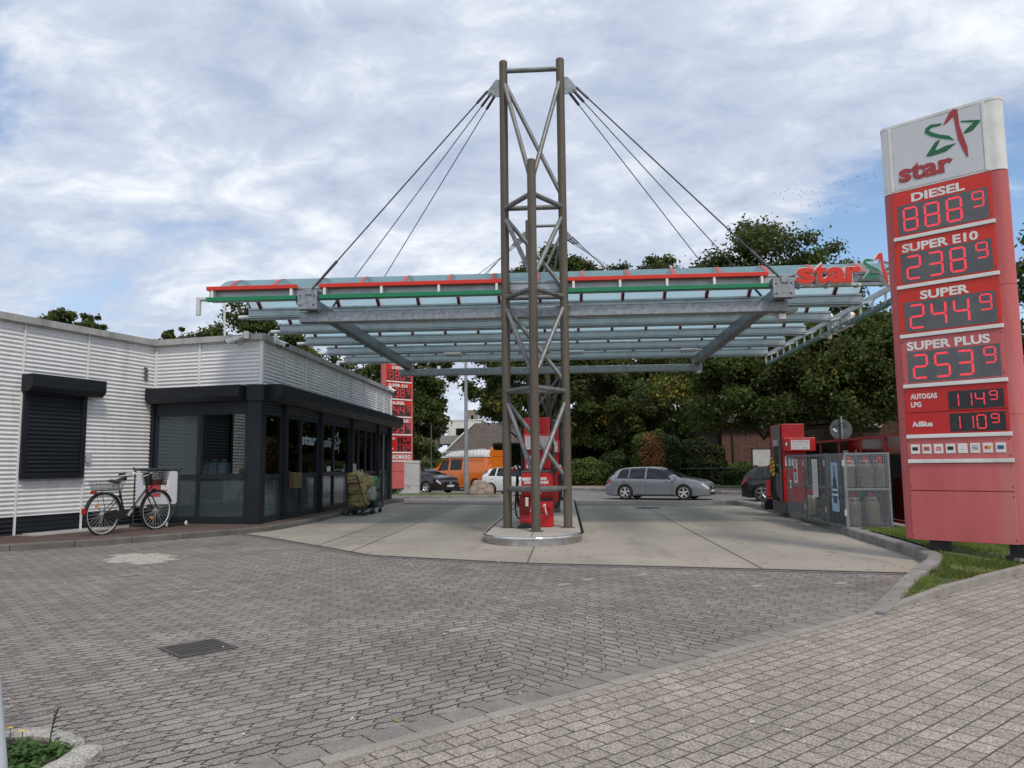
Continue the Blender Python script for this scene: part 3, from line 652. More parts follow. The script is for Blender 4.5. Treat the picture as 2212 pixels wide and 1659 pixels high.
# behind the corner window
cr = tag(MB().box(-8.75, -7.45, 18.05, 18.55, .125, 1.26).build('display_counter', mat('crate_green', (.02, .035, .033), .6)), 'dark green counter standing inside the corner window of the shop', 'counter')
def canister():
    t = thing('canister', 'see-through blue-grey canister on the counter behind glass, nearest the white wall', 'canister', (-8.62, 17.99, 1.262), -R(13), 'canisters in the shop window')
    MB().box(-.11, .11, -.09, .09, 0, .27).build('body', mat('pe_clear', (.55, .66, .70), .35), t, bevel=.025)
    MB().path(catmull([(-.05, 0, .26), (-.05, 0, .325), (.05, 0, .325), (.05, 0, .26)], 4), .014, 6).build('handle', MATS['pe_clear'], t)
    MB().lathe([(0, .26), (.028, .26), (.028, .31), (0, .31)], (.085, 0, 0), 10).build('cap', mat('cap_blue', (.02, .08, .3), .4), t)
    MB().box(-.075, .06, -.094, -.091, .06, .2).build('label', M_paper, t); return t
c0 = canister(); dup(c0, (-8.36, 17.93, 1.262), -R(13), 'see-through blue-grey canister on the counter behind glass, middle of the three'); dup(c0, (-8.10, 17.87, 1.262), -R(13), 'see-through blue-grey canister on the counter behind glass, beside the yellow packs')
for x in (-7.78, -7.55):
    b = MB().lathe([(0, 0), (.10, 0), (.12, .05), (.10, .12), (.05, .15), (0, .15)], (0, 0, 0), 10); o = b.build('yellow_pack', mat('pack_yellow', (.45, .33, .06), .5), smooth=60); o.location = (x, 17.95, 1.262)
    tag(o, 'yellow rounded pack on the counter, %s' % ('next to the canisters' if x < -7.7 else 'next to the corner column'), 'pack', 'yellow packs in the shop window')
# box on the glass front
b = MB().box(-.06, .1, -.28, .28, -.2, .2); o = b.build('flyer_box', mat('flyer_brown', (.13, .09, .04), .5), bevel=.01); o.location = (-7.0, 19.6, 1.07); tag(o, 'brown box fixed at waist height on the glass shop front', 'box')
# cctv
def cctv(loc, rz, label):
    t = thing('security_camera', label, 'camera', loc, rz, 'security cameras on the shop roof edge')
    MB().box(-.07, .07, -.06, .06, -.09, .09).build('mount', M_white, t, bevel=.02)
    MB().bar((0, -.02, 0), (0, -.3, -.10), .03, .03).build('arm', M_white, t)
    b = MB().bar((0, -.16, -.06), (0, -.46, -.17), .12, .10); b.build('housing', M_white, t, bevel=.02)
    MB().bar((0, -.455, -.168), (0, -.475, -.176), .10, .085).build('lens', M_black, t)
    MB().path(catmull([(0, -.02, -.08), (.02, -.1, -.22), (.0, -.22, -.2), (0, -.25, -.12)], 4), .008, 5).build('lead', M_black, t); return t
cctv((-7.42, 17.36, 4.50), R(-72), 'white bullet camera on the shop roof corner, pointing left'); cctv((-6.96, 17.95, 4.47), R(58), 'white bullet camera on the shop roof corner, pointing at the pumps'); cctv((-6.96, 30.2, 4.5), R(40), 'small white bullet camera at the far end of the shop roof edge')
# ------------------------------------------------------------------ pump island
island = thing('pump_island', 'raised concrete pump island with rounded steel-clad end', 'island', (-.62, 20.5, 0))
def isl(w, y0, y1, e, n=20):
    p = []
    for i in range(n+1): t = math.pi*(1+i/n); p.append((w*math.cos(t), y0-20.5+e*math.sin(t)))
    for i in range(n+1): t = math.pi*i/n; p.append((w*math.cos(t), y1-20.5+e*math.sin(t)))
    return p
def ring(bb, profile, y0=14.6, y1=27.3):
    rows = []
    for (w, z) in profile: rows.append([(x, y, z) for x, y in isl(w, y0, y1, w*1.28 if 0 else 1.20+(w-.91))])
    n = len(rows[0]); o = len(bb.v)
    for r_ in rows: bb.v += r_
    for i in range(len(rows)-1):
        for j in range(n): bb.f.append((o+i*n+j, o+i*n+(j+1) % n, o+(i+1)*n+(j+1) % n, o+(i+1)*n+j)); bb.fm.append(bb.cm)
b = MB(); ring(b, [(.90, -.02), (.90, .125)]); 
for k in range(9):
    a = math.pi*(1+(k+.5)/9); 
    for z in (.03, .105): b.lathe([(0, -.004), (.012, -.004), (.012, .006), (0, .006)], (.905*math.cos(a), 14.6-20.5+1.2*math.sin(a), z), 6, 'y')
b.build('steel_skirt', M_skirt, island, smooth=50)
b = MB(); ring(b, [(.90, .112), (.932, .118), (.945, .134), (.942, .152), (.925, .165), (.895, .166), (.875, .150)]); b.build('steel_rim', M_chrome, island, smooth=60)
b = MB(); P_ = isl(.88, 14.6, 27.3, 1.17); b.add([(x, y, .150) for x, y in P_], [tuple(range(len(P_)))]); b.mi(1); b.add([(-.008, -6.95, .153), (.008, -6.95, .153), (.008, -5.9, .153), (-.008, -5.9, .153)], [(0, 1, 2, 3)]); b.build('deck', [mat('island_concrete', (.40, .365, .32), .85, var=.12, vs=2, spk=.1, dirt=(.2, .18, .16)), M_joint], island, recalc=False)

# ------------------------------------------------------------------ masts
def mast(loc, flip, label):
    t = thing('truss_mast', label, 'mast', loc, math.pi if flip else 0, 'mast pair carrying the canopy')
    a = .605; Lg = [Vector((-a, 0, 0)), Vector((a, 0, 0)), Vector((0, -.88, 0))]; top = [9.83, 9.83, 7.27]
    for p, h in zip(Lg, top):
        b = MB().tube(p, p+Z*h, .088, 20); b.lathe([(.088, h), (.07, h+.02), (0, h+.025)], (p.x, p.y, 0), 20); b.lathe([(.09, 0), (.14, 0), (.14, .012), (.09, .012)], (p.x, p.y, 0), 20); b.build('leg', M_brown, t, smooth=40)
    def br(i, z0, j, z1, r=.047):
        MB().tube(Lg[i]+Z*z0, Lg[j]+Z*z1, r, 12).build('brace', M_brace, t, smooth=40)
    for z in (.78, 2.74, 4.69, 6.60):
        for i, j in ((0, 1), (0, 2), (1, 2)): br(i, z, j, z, .052)
    br(0, 9.63, 1, 9.63, .052)
    for zt_, zb_ in ((9.42, 6.82), (6.42, 4.88), (4.52, 2.92), (2.56, .96)):
        for i, j in ((0, 2), (1, 2), (0, 1)): br(i, zt_, j, zb_)
    for s_ in (-1, 1):
        b = MB(); b.ext([(0, -.22), (0, .16), (.10, .16), (.30, -.10), (.28, -.17), (.12, -.22)], (s_*(a+.06), -.012, 9.28), (s_, 0, 0), (0, 0, 1), (0, .024, 0)); b.build('gusset', M_steeld, t)
        for k, (yy, fx) in enumerate(((.12, .28), (1.72, .2), (3.75, .12))):
            g0 = Vector((s_*(a+.06+fx), 0, 9.28-.08-k*.05)); y_ = yy; x_ = (s_*5.0)-(0.0); tx = (-4.77 if s_ < 0 else 5.03) if not flip else (-5.03 if s_ < 0 else 4.77)
            e = Vector((tx, y_, 4.98-.0)); bb = MB(); bb.tube(g0, e, .015 if k == 0 else .011, 6); d = (e-g0).normalized(); bb.tube(g0, g0+d*.35, .03, 8); bb.tube(e-d*.85, e, .032, 8, .026); bb.build('cable', M_cable, t, smooth=40)
    return t
mast((-.575, 15.60, .15), False, 'tall triangular steel pipe mast at the near end of the pump island'); mast((-.575, 26.40, .15), True, 'steel pipe mast at the far end of the island, seen behind the pump')

# ------------------------------------------------------------------ canopy
canopy = thing('canopy', 'wide fuel station canopy of blue vaulted panes on grey steel beams', 'canopy', (-.4, 20.9, 5))
def cz(mb, name, m, par=None, **kw):
    mb.v = [(x+.4, y-20.9, z-5) for x, y, z in mb.v]; return mb.build(name, m, par or canopy, **kw)
X0, X1 = -7.56, 6.82; GY = [15.82+2.05*i for i in range(6)]
for y in (15.93, 25.86): cz(MB().box(-5.62, 4.60, y-.12, y+.12, 4.47, 4.70), 'cross_beam', M_steel, bevel=.02)
for x in (-5.34, 4.44):
    lb = cz(MB().box(x-.11, x+.11, 15.72, 26.15, 4.703, 4.97), 'long_beam', M_steeld, bevel=.015)
    b = MB().box(x-.21, x+.21, 15.50, 15.71, 4.70, 5.10); b.tube((x+.02, 15.5, 5.0), (x+.02, 15.48, 5.0), .02, 8); b.box(x-.05, x+.10, 15.47, 15.62, 5.0, 5.14)
    for dx, dz in ((-.15, 4.98), (.15, 4.98), (-.15, 4.78), (.13, 4.78)): b.mi(1).tube((x+dx, 15.502, dz), (x+dx, 15.49, dz), .018, 8)
    cz(b, 'end_box', [M_steel, M_black], lb, bevel=0)
for i, y in enumerate(GY):
    b = MB().box(X0, X1, y-.10, y+.10, 4.99, 5.18); b.box(X0-.0, X1+.0, y-.115, y+.115, 5.18, 5.225); b.box(X0+.02, X1-.02, y-.06, y+.06, 4.955, 4.99)
    gg = cz(b, 'gutter_beam', M_alu)
    b = MB(); b.box(X0, X1, y-.106, y-.101, 5.02, 5.03); b.box(X0, X1, y-.121, y-.116, 5.172, 5.18); b.box(X0+.01, X1-.01, y-.108, y-.102, 4.982, 4.991); cz(b, 'seam', M_dgrey, gg)
    b = MB().tube((X0-.28, y, 5.03), (X0+.02, y, 5.03), .05, 10)
    if i in (0, 5): b.tube((X0-.28, y, 5.07), (X0-.28, y, 4.68), .055, 10)
    cz(b, 'drain_pipe', M_alul, gg, smooth=40)
arc = [(j/10, .43*math.sin(math.pi*j/10)) for j in range(11)]
ribs_x = [-7.26+.962*k for k in range(15)]
rm = None
for i in range(-0, 5):
    y0, y1 = GY[i]+.06, GY[i+1]-.06; b = MB(); n = len(arc)
    for x in (X0+.05, X1-.05):
        for u, h in arc: b.v.append((x, y0+(y1-y0)*u, 5.23+h))
    for j in range(n-1): b.f.append((j, j+1, n+j+1, n+j)); b.fm.append(0)
    gl = cz(b, 'roof_glazing', M_roofg, smooth=60, recalc=False)
    for x in ribs_x:
        b = MB(); 
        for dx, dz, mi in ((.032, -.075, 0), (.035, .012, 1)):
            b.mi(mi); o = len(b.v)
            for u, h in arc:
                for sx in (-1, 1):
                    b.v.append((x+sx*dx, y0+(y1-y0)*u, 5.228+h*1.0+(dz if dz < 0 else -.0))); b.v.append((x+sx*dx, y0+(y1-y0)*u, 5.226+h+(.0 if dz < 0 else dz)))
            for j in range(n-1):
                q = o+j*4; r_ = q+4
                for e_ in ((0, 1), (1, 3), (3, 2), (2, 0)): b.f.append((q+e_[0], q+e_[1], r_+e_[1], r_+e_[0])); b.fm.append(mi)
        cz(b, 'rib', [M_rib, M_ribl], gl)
# coloured fascia strips on the front
FR = [(-7.56, -5.60), (-5.12, -1.24), (.11, 4.16)]
for x0, x1 in FR:
    f = cz(MB().box(x0, x1, 15.56, 15.66, 5.165, 5.245), 'fascia_strip', M_red, bevel=.004)
    cz(MB().box(x0, x1, 15.55, 15.66, 4.925, 5.01), 'fascia_strip', M_green, bevel=.004)
    n = max(2, int((x1-x0)/1.0)+1)
    for k in range(n): x = x0+.12+(x1-x0-.24)*k/(n-1); cz(MB().box(x-.025, x+.025, 15.57, 15.72, 5.01, 5.165), 'fascia_post', M_white, f)
# right hand side fascia, seen from its back
b = MB().box(7.16, 7.21, 15.6, 27.6, 5.14, 5.25); b.box(7.11, 7.155, 15.9, 27.4, 5.10, 5.15); f = cz(b, 'side_fascia', M_alul)
b = MB().box(7.14, 7.24, 15.6, 27.6, 4.84, 4.94); cz(b, 'fascia_strip', M_steeld, f); cz(MB().box(7.241, 7.25, 15.6, 27.6, 4.83, 4.94).box(7.13, 7.25, 15.6, 27.6, 4.825, 4.838), 'fascia_strip', M_green, f)
for k in range(17): y = 15.8+k*.73; cz(MB().box(7.12, 7.16, y-.025, y+.025, 4.86, 5.2), 'fascia_post', M_alul, f)
for y in GY: b = MB(); b.hexa([(6.6, y-.05, 4.93), (7.14, y-.03, 5.06), (7.14, y+.03, 5.06), (6.6, y+.05, 4.93)], [(6.6, y-.05, 4.95), (7.14, y-.03, 5.1), (7.14, y+.03, 5.1), (6.6, y+.05, 4.95)]); cz(b, 'bracket', M_alul, f)
def lettersign(o, ax, label, k=1.):
    """three-dimensional word and star with white sides; ax = reading direction"""
    ax = Vector(ax); n_ = ax.cross(Z); t = thing('letter_sign', label, 'sign', o, 0, 'letter signs on the canopy edge')
    x = 0.
    for ch, w_ in (('s', .36), ('t', .25), ('a', .37), ('r', .30)):
        p = n_*.0+ax*x*k
        text('letter', ch, M_red, t, p, ax, Z, .60*k, .022*k, .010, width=w_*k)
        me = text_mesh(ch, .60*k, .040*k, .08); xs = [v.co.x for v in me.vertices]; kk = w_*k/(max(xs)-min(xs)); mx = min(xs)
        for v in me.vertices: v.co = p+ax*(v.co.x-mx)*kk-ax*.0+Z*v.co.z*0+Z*v.co.y-n_*.10+n_*v.co.z
        me.materials.clear(); me.materials.append(M_white); link('letter_body', me, t)
        x += w_*.985
    emblem(ax*(x+.07)*k+Z*-.10*k, ax, Z, .88*k, .012, [M_red, M_green], t, 'star_emblem', (.11, M_white))
    b = MB(); b.bar(ax*0-n_*.16+Z*-.03, ax*(x+.6)*k-n_*.16+Z*-.03, .06, .05)
    for q in (.1, .65, 1.25, 1.75): b.bar(ax*q*k-n_*.30+Z*-.05, ax*q*k-n_*.06+Z*-.05, .06, .05)
    b.build('rail', M_alul, t); return t
lettersign((4.70, 15.50, 4.99), (1, 0, 0), 'red word star with green and red star in white-edged letters on canopy front')
lettersign((7.34, 19.6, 4.86), (0, 1, 0), 'white-backed star letters on the right canopy side, seen from behind', 1.0)
for (x, y, lab) in ((-3.5, 24.0, 'left one in the far bay'), (3.88, 24.1, 'right one in the far bay'), (.38, 24.05, 'middle one in the far bay'), (5.18, 18.2, 'outermost near the right edge'), (-3.48, 18.1, 'left one above the near beam'), (3.7, 18.15, 'right one above the near beam')):
    t = thing('canopy_light', 'flat white lamp box under the canopy, '+lab, 'lamp', (x, y, 4.86), 0, 'lamp boxes under the canopy')
    MB().box(-.26, .26, -.26, .26, .03, .09).build('housing', M_white, t, bevel=.01); MB().box(-.22, .22, -.22, .22, .012, .029).build('diffuser', mat('diffuser', (.55, .57, .57), .3), t)
# speaker boxes and floodlight on the beams
for (x, y, z, lab) in ((4.47, 15.98, 4.30, 'small white box hanging under the right near beam end'), (4.5, 25.95, 4.40, 'small white camera box under the right far beam end')):
    t = thing('camera_box', lab, 'camera', (x, y, z)); MB().box(-.07, .07, -.2, .12, 0, .12).build('housing', M_alul, t, bevel=.015); MB().box(-.02, .02, -.02, .02, .12, .18).build('mount', M_alul, t)
t = thing('downpipe', 'thin white downpipe from the canopy corner to the shop roof', 'pipe', (-8.05, 17.6, 4.45)); MB().tube((0, 0, 0), (0, -.1, .9), .025, 8).build('pipe', M_white, t); MB().box(-.05, .05, -.05, .05, -.02, .03).build('foot', M_white, t)
# ------------------------------------------------------------------ price totems
SEG = {'0': 'abcdef', '1': 'bc', '2': 'abged', '3': 'abgcd', '4': 'fgbc', '5': 'afgcd', '6': 'afgedc', '7': 'abc', '8': 'abcdefg', '9': 'abcdfg'}
def digit(bb, ch, x, z, w, h, y):
    t = w*.155; g_ = t*.16; hz = h/2
    def seg(x0, z0, x1, z1):
        d = Vector((x1-x0, 0, z1-z0)).normalized(); n_ = Vector((-d.z, 0, d.x))*t/2; a = Vector((x0, y, z0))+d*g_; c = Vector((x1, y, z1))-d*g_; e = d*t*.5
        # two rows of lamps with a dark line between
        for s0, s1 in ((-1, -.14), (.14, 1)): bb.add([a+n_*s0+e*abs(s0), c+n_*s0-e*abs(s0), c+n_*s1-e*abs(s1), a+n_*s1+e*abs(s1)], [(0, 1, 2, 3)])
    for s_ in SEG[ch]:
        {'a': lambda: seg(x, z+h, x+w, z+h), 'd': lambda: seg(x, z, x+w, z), 'g': lambda: seg(x, z+hz, x+w, z+hz), 'f': lambda: seg(x, z+hz, x, z+h),
         'b': lambda: seg(x+w, z+hz, x+w, z+h), 'e': lambda: seg(x, z, x, z+hz), 'c': lambda: seg(x+w, z, x+w, z+hz)}[s_]()
def totem(loc, rz, sc, label, far=False):
    t = thing('price_sign', label, 'price sign', loc, rz, 'fuel price signs', sc)
    Wd, TH = 1.355, .26; r_ = TH/2; zb = .30
    def stadium(k=1., n=12):
        p = []
        for i in range(n+1): a = -math.pi/2+math.pi*i/n; p.append((Wd+r_*k*math.cos(a), r_+r_*k*math.sin(a)))
        for i in range(n+1): a = math.pi/2+math.pi*i/n; p.append((r_*k*math.cos(a)+.02, r_+r_*k*math.sin(a)))
        return p
    sd_ = stadium()
    b = MB(); zs = [zb, 2.0, 3.75, 5.335]
    for i in range(3): b.ext(sd_, (0, 0, zs[i]+.006), (1, 0, 0), (0, 1, 0), (0, 0, zs[i+1]-zs[i]-.012))
    b.ext(stadium(.96), (0, 0, zb+.01), (1, 0, 0), (0, 1, 0), (0, 0, 5.0)); b.build('column_shell', M_fade, t, smooth=40)
    b = MB(); b.ext(sd_, (0, 0, 5.345), (1, 0, 0), (0, 1, 0), (0, 0, 1.0)); b.ext(stadium(1.05), (0, 0, 6.335), (1, 0, 0), (0, 1, 0), (0, 0, .04))
    for x in (.055, 1.275): b.box(x-.018, x+.018, -.016, .01, 5.36, 6.33)
    h_ = b.build('header_box', M_white, t, smooth=40)
    MB().box(.085, 1.245, -.008, .0, 5.375, 6.31).build('header_panel', mat('header_panel', (.60, .62, .64), .35, var=.03), h_)
    emblem((.55, -.0095, 5.6), (1, 0, 0), (0, 0, 1), 1., .004, [M_lred, M_lgreen], t)
    text('lettering', 'star', M_lred, t, (.145, -.012, 5.485), (1, 0, 0), (0, 0, 1), .37, .014, .003, width=.72)
    def panel(z0, z1, m, x0=.03, x1=1.305, d=.03):
        return MB().box(x0, x1, -d, -.001, z0, z1).build('front_panel', m, t, bevel=.004)
    rows = [('DIESEL', '888', 4.665, 5.325, .30, 1.02, M_red), ('SUPER E10', '238', 3.945, 4.595, .13, 1.15, M_red), ('SUPER', '244', 3.225, 3.875, .33, .98, M_red), ('SUPER PLUS', '253', 2.50, 3.155, .11, 1.20, M_fade)]
    for nm, pr, z0, z1, tx0, tx1, m in rows:
        p = panel(z0, z1, m)
        text('lettering', nm, M_white, p, (tx0, -.032, z1-.172), (1, 0, 0), (0, 0, 1), .165, .0058, .002, width=(tx1-tx0)*.96)
        dz0, dz1 = z0+.02, z0+.455
        d = MB().box(.105, 1.262, -.033, -.0301, dz0, dz1).build('price_display', M_ledbg, t)
        for k, ch in enumerate(pr+'9'):
            b = MB(); digit(b, ch, *((.185+k*.285, dz0+.055, .175, .325) if k < 3 else (1.075, dz0+.19, .13, .205)), -.0345); b.build('digit', M_led, d, recalc=False)
    for z in (4.63, 3.91, 3.19, 2.465, 1.745, 1.395): MB().box(.03, 1.325, -.05, -.001, z-.027, z+.027).build('trim_strip', M_white, t, bevel=.006)
    for nm, pr, z0, z1, lines in (('AUTOGAS', '114', 2.085, 2.43, ('AUTOGAS', 'LPG')), ('AdBlue', '110', 1.775, 2.075, ('AdBlue',))):
        p = panel(z0, z1, M_redf)
        for q, l in enumerate(lines): text('lettering', l, M_white, p, (.115, -.032, (z0+z1)/2+(.02 if len(lines) == 2 else -.04)-q*.115), (1, 0, 0), (0, 0, 1), .100, .0035, .002, width={'AUTOGAS': .345, 'LPG': .135, 'AdBlue': .265}[l])
        d = MB().box(.60, 1.265, -.033, -.0301, z0+.02, z0+.27).build('price_display', mat('display_black', (.012, .012, .013), .15), t); 
        for ch, x, w_, zz_, hh_ in ((pr[0], .70-.06, .085, .055, .18), (pr[1], .86-.06, .085, .055, .18), (pr[2], .935, .10, .055, .18), ('9', 1.105, .085, .125, .115)): b = MB(); digit(b, ch, x, z0+zz_, w_, hh_, -.0345); b.build('digit', M_led, d, recalc=False)
    p = panel(1.425, 1.715, M_fade)
    for k in range(8):
        x = .075+k*.150; c = MB().box(x, x+.118, -.036, -.0301, 1.50, 1.632).build('card_logo', M_white, p, bevel=.003)
        cc = [(.02, .02, .02), (.75, .75, .74), (.6, .05, .05), (.02, .02, .025), (.6, .62, .65), (.75, .75, .74), (.75, .75, .74), (.03, .10, .25)][k]
        y = -.0372
        if k in (0, 3, 7): MB().box(x+.022, x+.096, y, -.0362, 1.545, 1.595).build('emblem', mat('card%d' % k, cc, .5), c); 
        if k == 1: MB().box(x+.02, x+.098, y, -.0362, 1.54, 1.60).build('emblem', mat('card_or', (.65, .2, .05), .5), c); text('lettering', 'DKV', mat('card_bl', (.03, .05, .3), .5), c, (x+.028, y-.001, 1.556), (1, 0, 0), (0, 0, 1), .04, .001, .0005, width=.062)
        if k == 2: MB().ext([(-.03, .0), (.03, 0), (.035, .03), (.02, .055), (-.02, .055), (-.035, .03)], (x+.059, -.0362, 1.54), (1, 0, 0), (0, 0, 1), (0, -.001, 0)).build('emblem', mat('card2', cc, .5), c); text('lettering', 'UTA', M_white, c, (x+.036, y-.001, 1.553), (1, 0, 0), (0, 0, 1), .036, .001, .0005, width=.046)
        if k == 4: MB().box(x+.03, x+.088, y, -.0362, 1.55, 1.556).build('emblem', mat('card_gr', (.35, .4, .45), .5), c)
        if k == 5:
            b = MB(); b.box(x+.018, x+.1, y, -.0362, 1.598, 1.604); b.build('emblem', mat('card_bl', (.03, .05, .3), .5), c); MB().box(x+.018, x+.1, y, -.0362, 1.537, 1.542).build('emblem', mat('card_ye', (.6, .3, .03), .5), c); text('lettering', 'VISA', mat('card_bl', (.03, .05, .3), .5), c, (x+.022, y, 1.552), (1, 0, 0), (0, 0, 1), .042, .001, .0005, shear=.2, width=.074)
        if k == 6:
            for q, cl in ((-.015, (.6, .03, .02)), (.015, (.75, .33, .03))): MB().lathe([(0, -.0372 if q < 0 else -.0375), (.024, -.0372 if q < 0 else -.0375)], (x+.059+q, 0, 1.572), 14, 'y').build('emblem', mat('card_mc%d' % (q > 0), cl, .5), c, recalc=False)
    panel(.99, 1.36, M_fade); panel(zb, .975, M_fade, .03, 1.305)
    for x in (.045, 1.29):
        for z in (.36, .92, 1.05, 1.32, 1.46, 1.68, 1.82, 2.38, 2.56, 3.1, 3.28, 3.82, 4.0, 4.54, 4.72, 5.27): MB().lathe([(0, -.0345), (.010, -.0345), (.011, -.030)], (x, 0, z), 8, 'y').build('screw', M_dgrey, t, recalc=False)
    for x in (.34, 1.30): b = MB(); b.box(x-.12, x+.12, .05, .22, .02, zb+.01); b.box(x-.17, x+.17, .03, .25, -.1, .15); b.build('foot', M_black, t)
    return t
M_redf = mat('red_mid', (.52, .016, .014), .42, var=.05, vs=2)
totem((4.880, 11.436, .0), R(-40.43), 1., 'tall white-topped red price sign beside the grass verge, nearest the viewer')
totem((-9.22, 39.0, -.12), R(50), 1.28, 'tall red price sign standing beyond the shop beside a white cabinet', True)
# ------------------------------------------------------------------ fuel pumps
def hose(pts, r=.014): return MB().path(catmull(pts, 6), r, 6)
def poster(w, h, parent, o, ax, hl=(.50, .02, .03), name='notice'):
    """paper sheet with a red head band and rows of fine print"""
    o, ax = Vector(o), Vector(ax); n_ = ax.cross(Z); b = MB()
    b.ext([(0, 0), (w, 0), (w, h), (0, h)], o, ax, Z, n_*.003)
    b.mi(1).ext([(.02*w, .90*h), (.98*w, .90*h), (.98*w, .985*h), (.02*w, .985*h)], o+n_*.0032, ax, Z, n_*.0006)
    b.ext([(.04*w, .76*h), (.96*w, .76*h), (.96*w, .80*h), (.04*w, .80*h)], o+n_*.0032, ax, Z, n_*.0006); b.mi(2)
    for k in range(5):
        x = .06*w+k*.185*w
        for q in range(3): b.ext([(x, .48*h+q*.08*h), (x+.13*w, .48*h+q*.08*h), (x+.13*w, .515*h+q*.08*h), (x, .515*h+q*.08*h)], o+n_*.0032, ax, Z, n_*.0005)
    for q in range(4):
        for x0, x1 in ((.06, .40), (.58, .94)): b.ext([(x0*w, .08*h+q*.055*h), (x1*w, .08*h+q*.055*h), (x1*w, .10*h+q*.055*h), (x0*w, .10*h+q*.055*h)], o+n_*.0032, ax, Z, n_*.0005)
    for k in range(6): x = .1*w+k*.14*w; b.ext([(x, .34*h), (x+.05*w, .34*h), (x+.05*w, .42*h), (x, .42*h)], o+n_*.0032, ax, Z, n_*.0005)
    return b.build(name, [M_paper, mat('print_red', hl, .6), mat('print_grey', (.36, .36, .37), .7)], parent)
def pump(loc, rz, label, variant):
    """narrow end towards local -y; hose columns on local -x (and +x)"""
    t = thing('fuel_pump', label, 'fuel pump', loc, rz, 'red fuel pumps'); L_ = 1.15; w = .29
    MB().box(-w, w, 0, L_, 0, .28).build('plinth', M_dgrey, t, bevel=.01)
    MB().box(-w+.005, w-.005, 0.01, L_-.01, .282, 1.12).build('lower_cabinet', M_redd, t, bevel=.012)
    MB().box(-w, w, .02, L_-.02, 1.125, 1.15).build('seam', M_dgrey, t)
    MB().box(-w+.01, w-.01, .02, L_-.02, 1.155, 2.26).build('upper_cabinet', M_redd, t, bevel=.015)
    d = MB().box(-w+.0, w+.20 if variant == 'right' else w+.02, -.16 if variant == 'right' else -.07, .12, 1.56, 1.90).build('display_box', M_redd, t, bevel=.015)
    if variant == 'right':
        poster(.46, .26, d, (-w+.175, -.162, 1.60), (1, 0, 0)); MB().box(-w+.02, -w+.13, -.168, -.16, 1.60, 1.86).build('card_terminal', mat('terminal', (.35, .012, .012), .4), d); MB().box(-w+.04, -w+.075, -.174, -.168, 1.70, 1.78).build('screen', M_paper, d); MB().box(-w+.08, -w+.12, -.174, -.168, 1.68, 1.8).build('keypad', M_dgrey, d)
    else: poster(.5, .30, d, (-.25, -.072, 1.58), (1, 0, 0))
    b = MB().box(-w+.06, -w+.25, .006, .018, 1.18, 1.44); b.build('notice', M_paper, t); b = MB().box(-w+.12, -w+.2, .0045, .0095, .62, .84); b.build('notice', M_paper, t)
    MB().lathe([(0, 0), (.05, 0), (.05, .004), (0, .004)], (-w+.13, .012, 1.08), 12, 'y').build('sticker', M_white, t)
    for s_ in ((-1,) if variant == 'right' else (-1, 1)):
        x = s_*w; b = MB(); b.box(min(x, x+s_*.06), max(x, x+s_*.06), .12, .66, .30, 2.22)
        c = b.build('hose_column', mat('column_grey', (.15, .15, .148), .5, var=.1) if variant == 'right' else M_blackp, t, bevel=.008); b = MB()
        for k in range(4): y = .19+k*.125; b.box(min(x+s_*.06, x+s_*.066), max(x+s_*.06, x+s_*.066), y-.042, y+.042, 1.25, 1.85)
        b.build('groove', M_black, c)
        for k in range(4):
            y = .19+k*.125; q = MB(); q.box(min(x+s_*.066, x+s_*.072), max(x+s_*.066, x+s_*.072), y-.03, y+.03, 1.70, 1.86); q.mi(1).box(min(x+s_*.066, x+s_*.073), max(x+s_*.066, x+s_*.073), y-.03, y+.03, 1.44, 1.69)
            q.build('fuel_plate', [M_paper, mat('plate_green', (.01, .10, .04), .5)], c)
            n_ = MB(); n_.bar((x+s_*.05, y, 1.02), (x+s_*.16, y, 1.26), .04, .05); n_.mi(1).bar((x+s_*.08, y, 1.20), (x+s_*.21, y, 1.22), .035, .05); n_.mi(2).bar((x+s_*.20, y, 1.22), (x+s_*.26, y, 1.13), .02, .03)
            n_.build('nozzle', [M_black, M_alul, M_redd], t, bevel=.006)
            hh = hose([(x+s_*.16, y, 1.02), (x+s_*.17, y, .75), (x+s_*.16, y-.0+.02*k, .48), (x+s_*.09, y+.02, .33), (x+s_*.03, y+.03, .42)], .021); hh.build('hose', M_black, t, smooth=60)
    return t
pr = pump((5.80, 20.05, .118), 0, 'red fuel pump with hanging hoses behind the grey gas cages', 'right')
# black-yellow out of order cover on one nozzle
b = MB(); o0 = Vector((-.56, .13, .98)); b.ext([(0, .05), (.0, .36), (.03, .42), (.07, .42), (.10, .3), (.09, .0), (.05, -.05)], o0, (1, 0, 0), Z, (0, .1, 0)); b.mi(1)
for k in range(4): b.ext([(.0, .02+k*.1), (.10, .08+k*.1), (.10, .12+k*.1), (.0, .06+k*.1)], o0+Vector((0, -.003, 0)), (1, 0, 0), Z, (0, .002, 0))
b.build('nozzle_cover', [mat('cover_yellow', (.42, .26, .02), .5), M_black], pr)
pump((-.60, 16.45, .152), 0, 'red fuel pump on the island behind the near steel mast', 'island')
pump((-.45, 20.4, .152), 0, 'red fuel pump farther back on the island, mostly hidden', 'island')
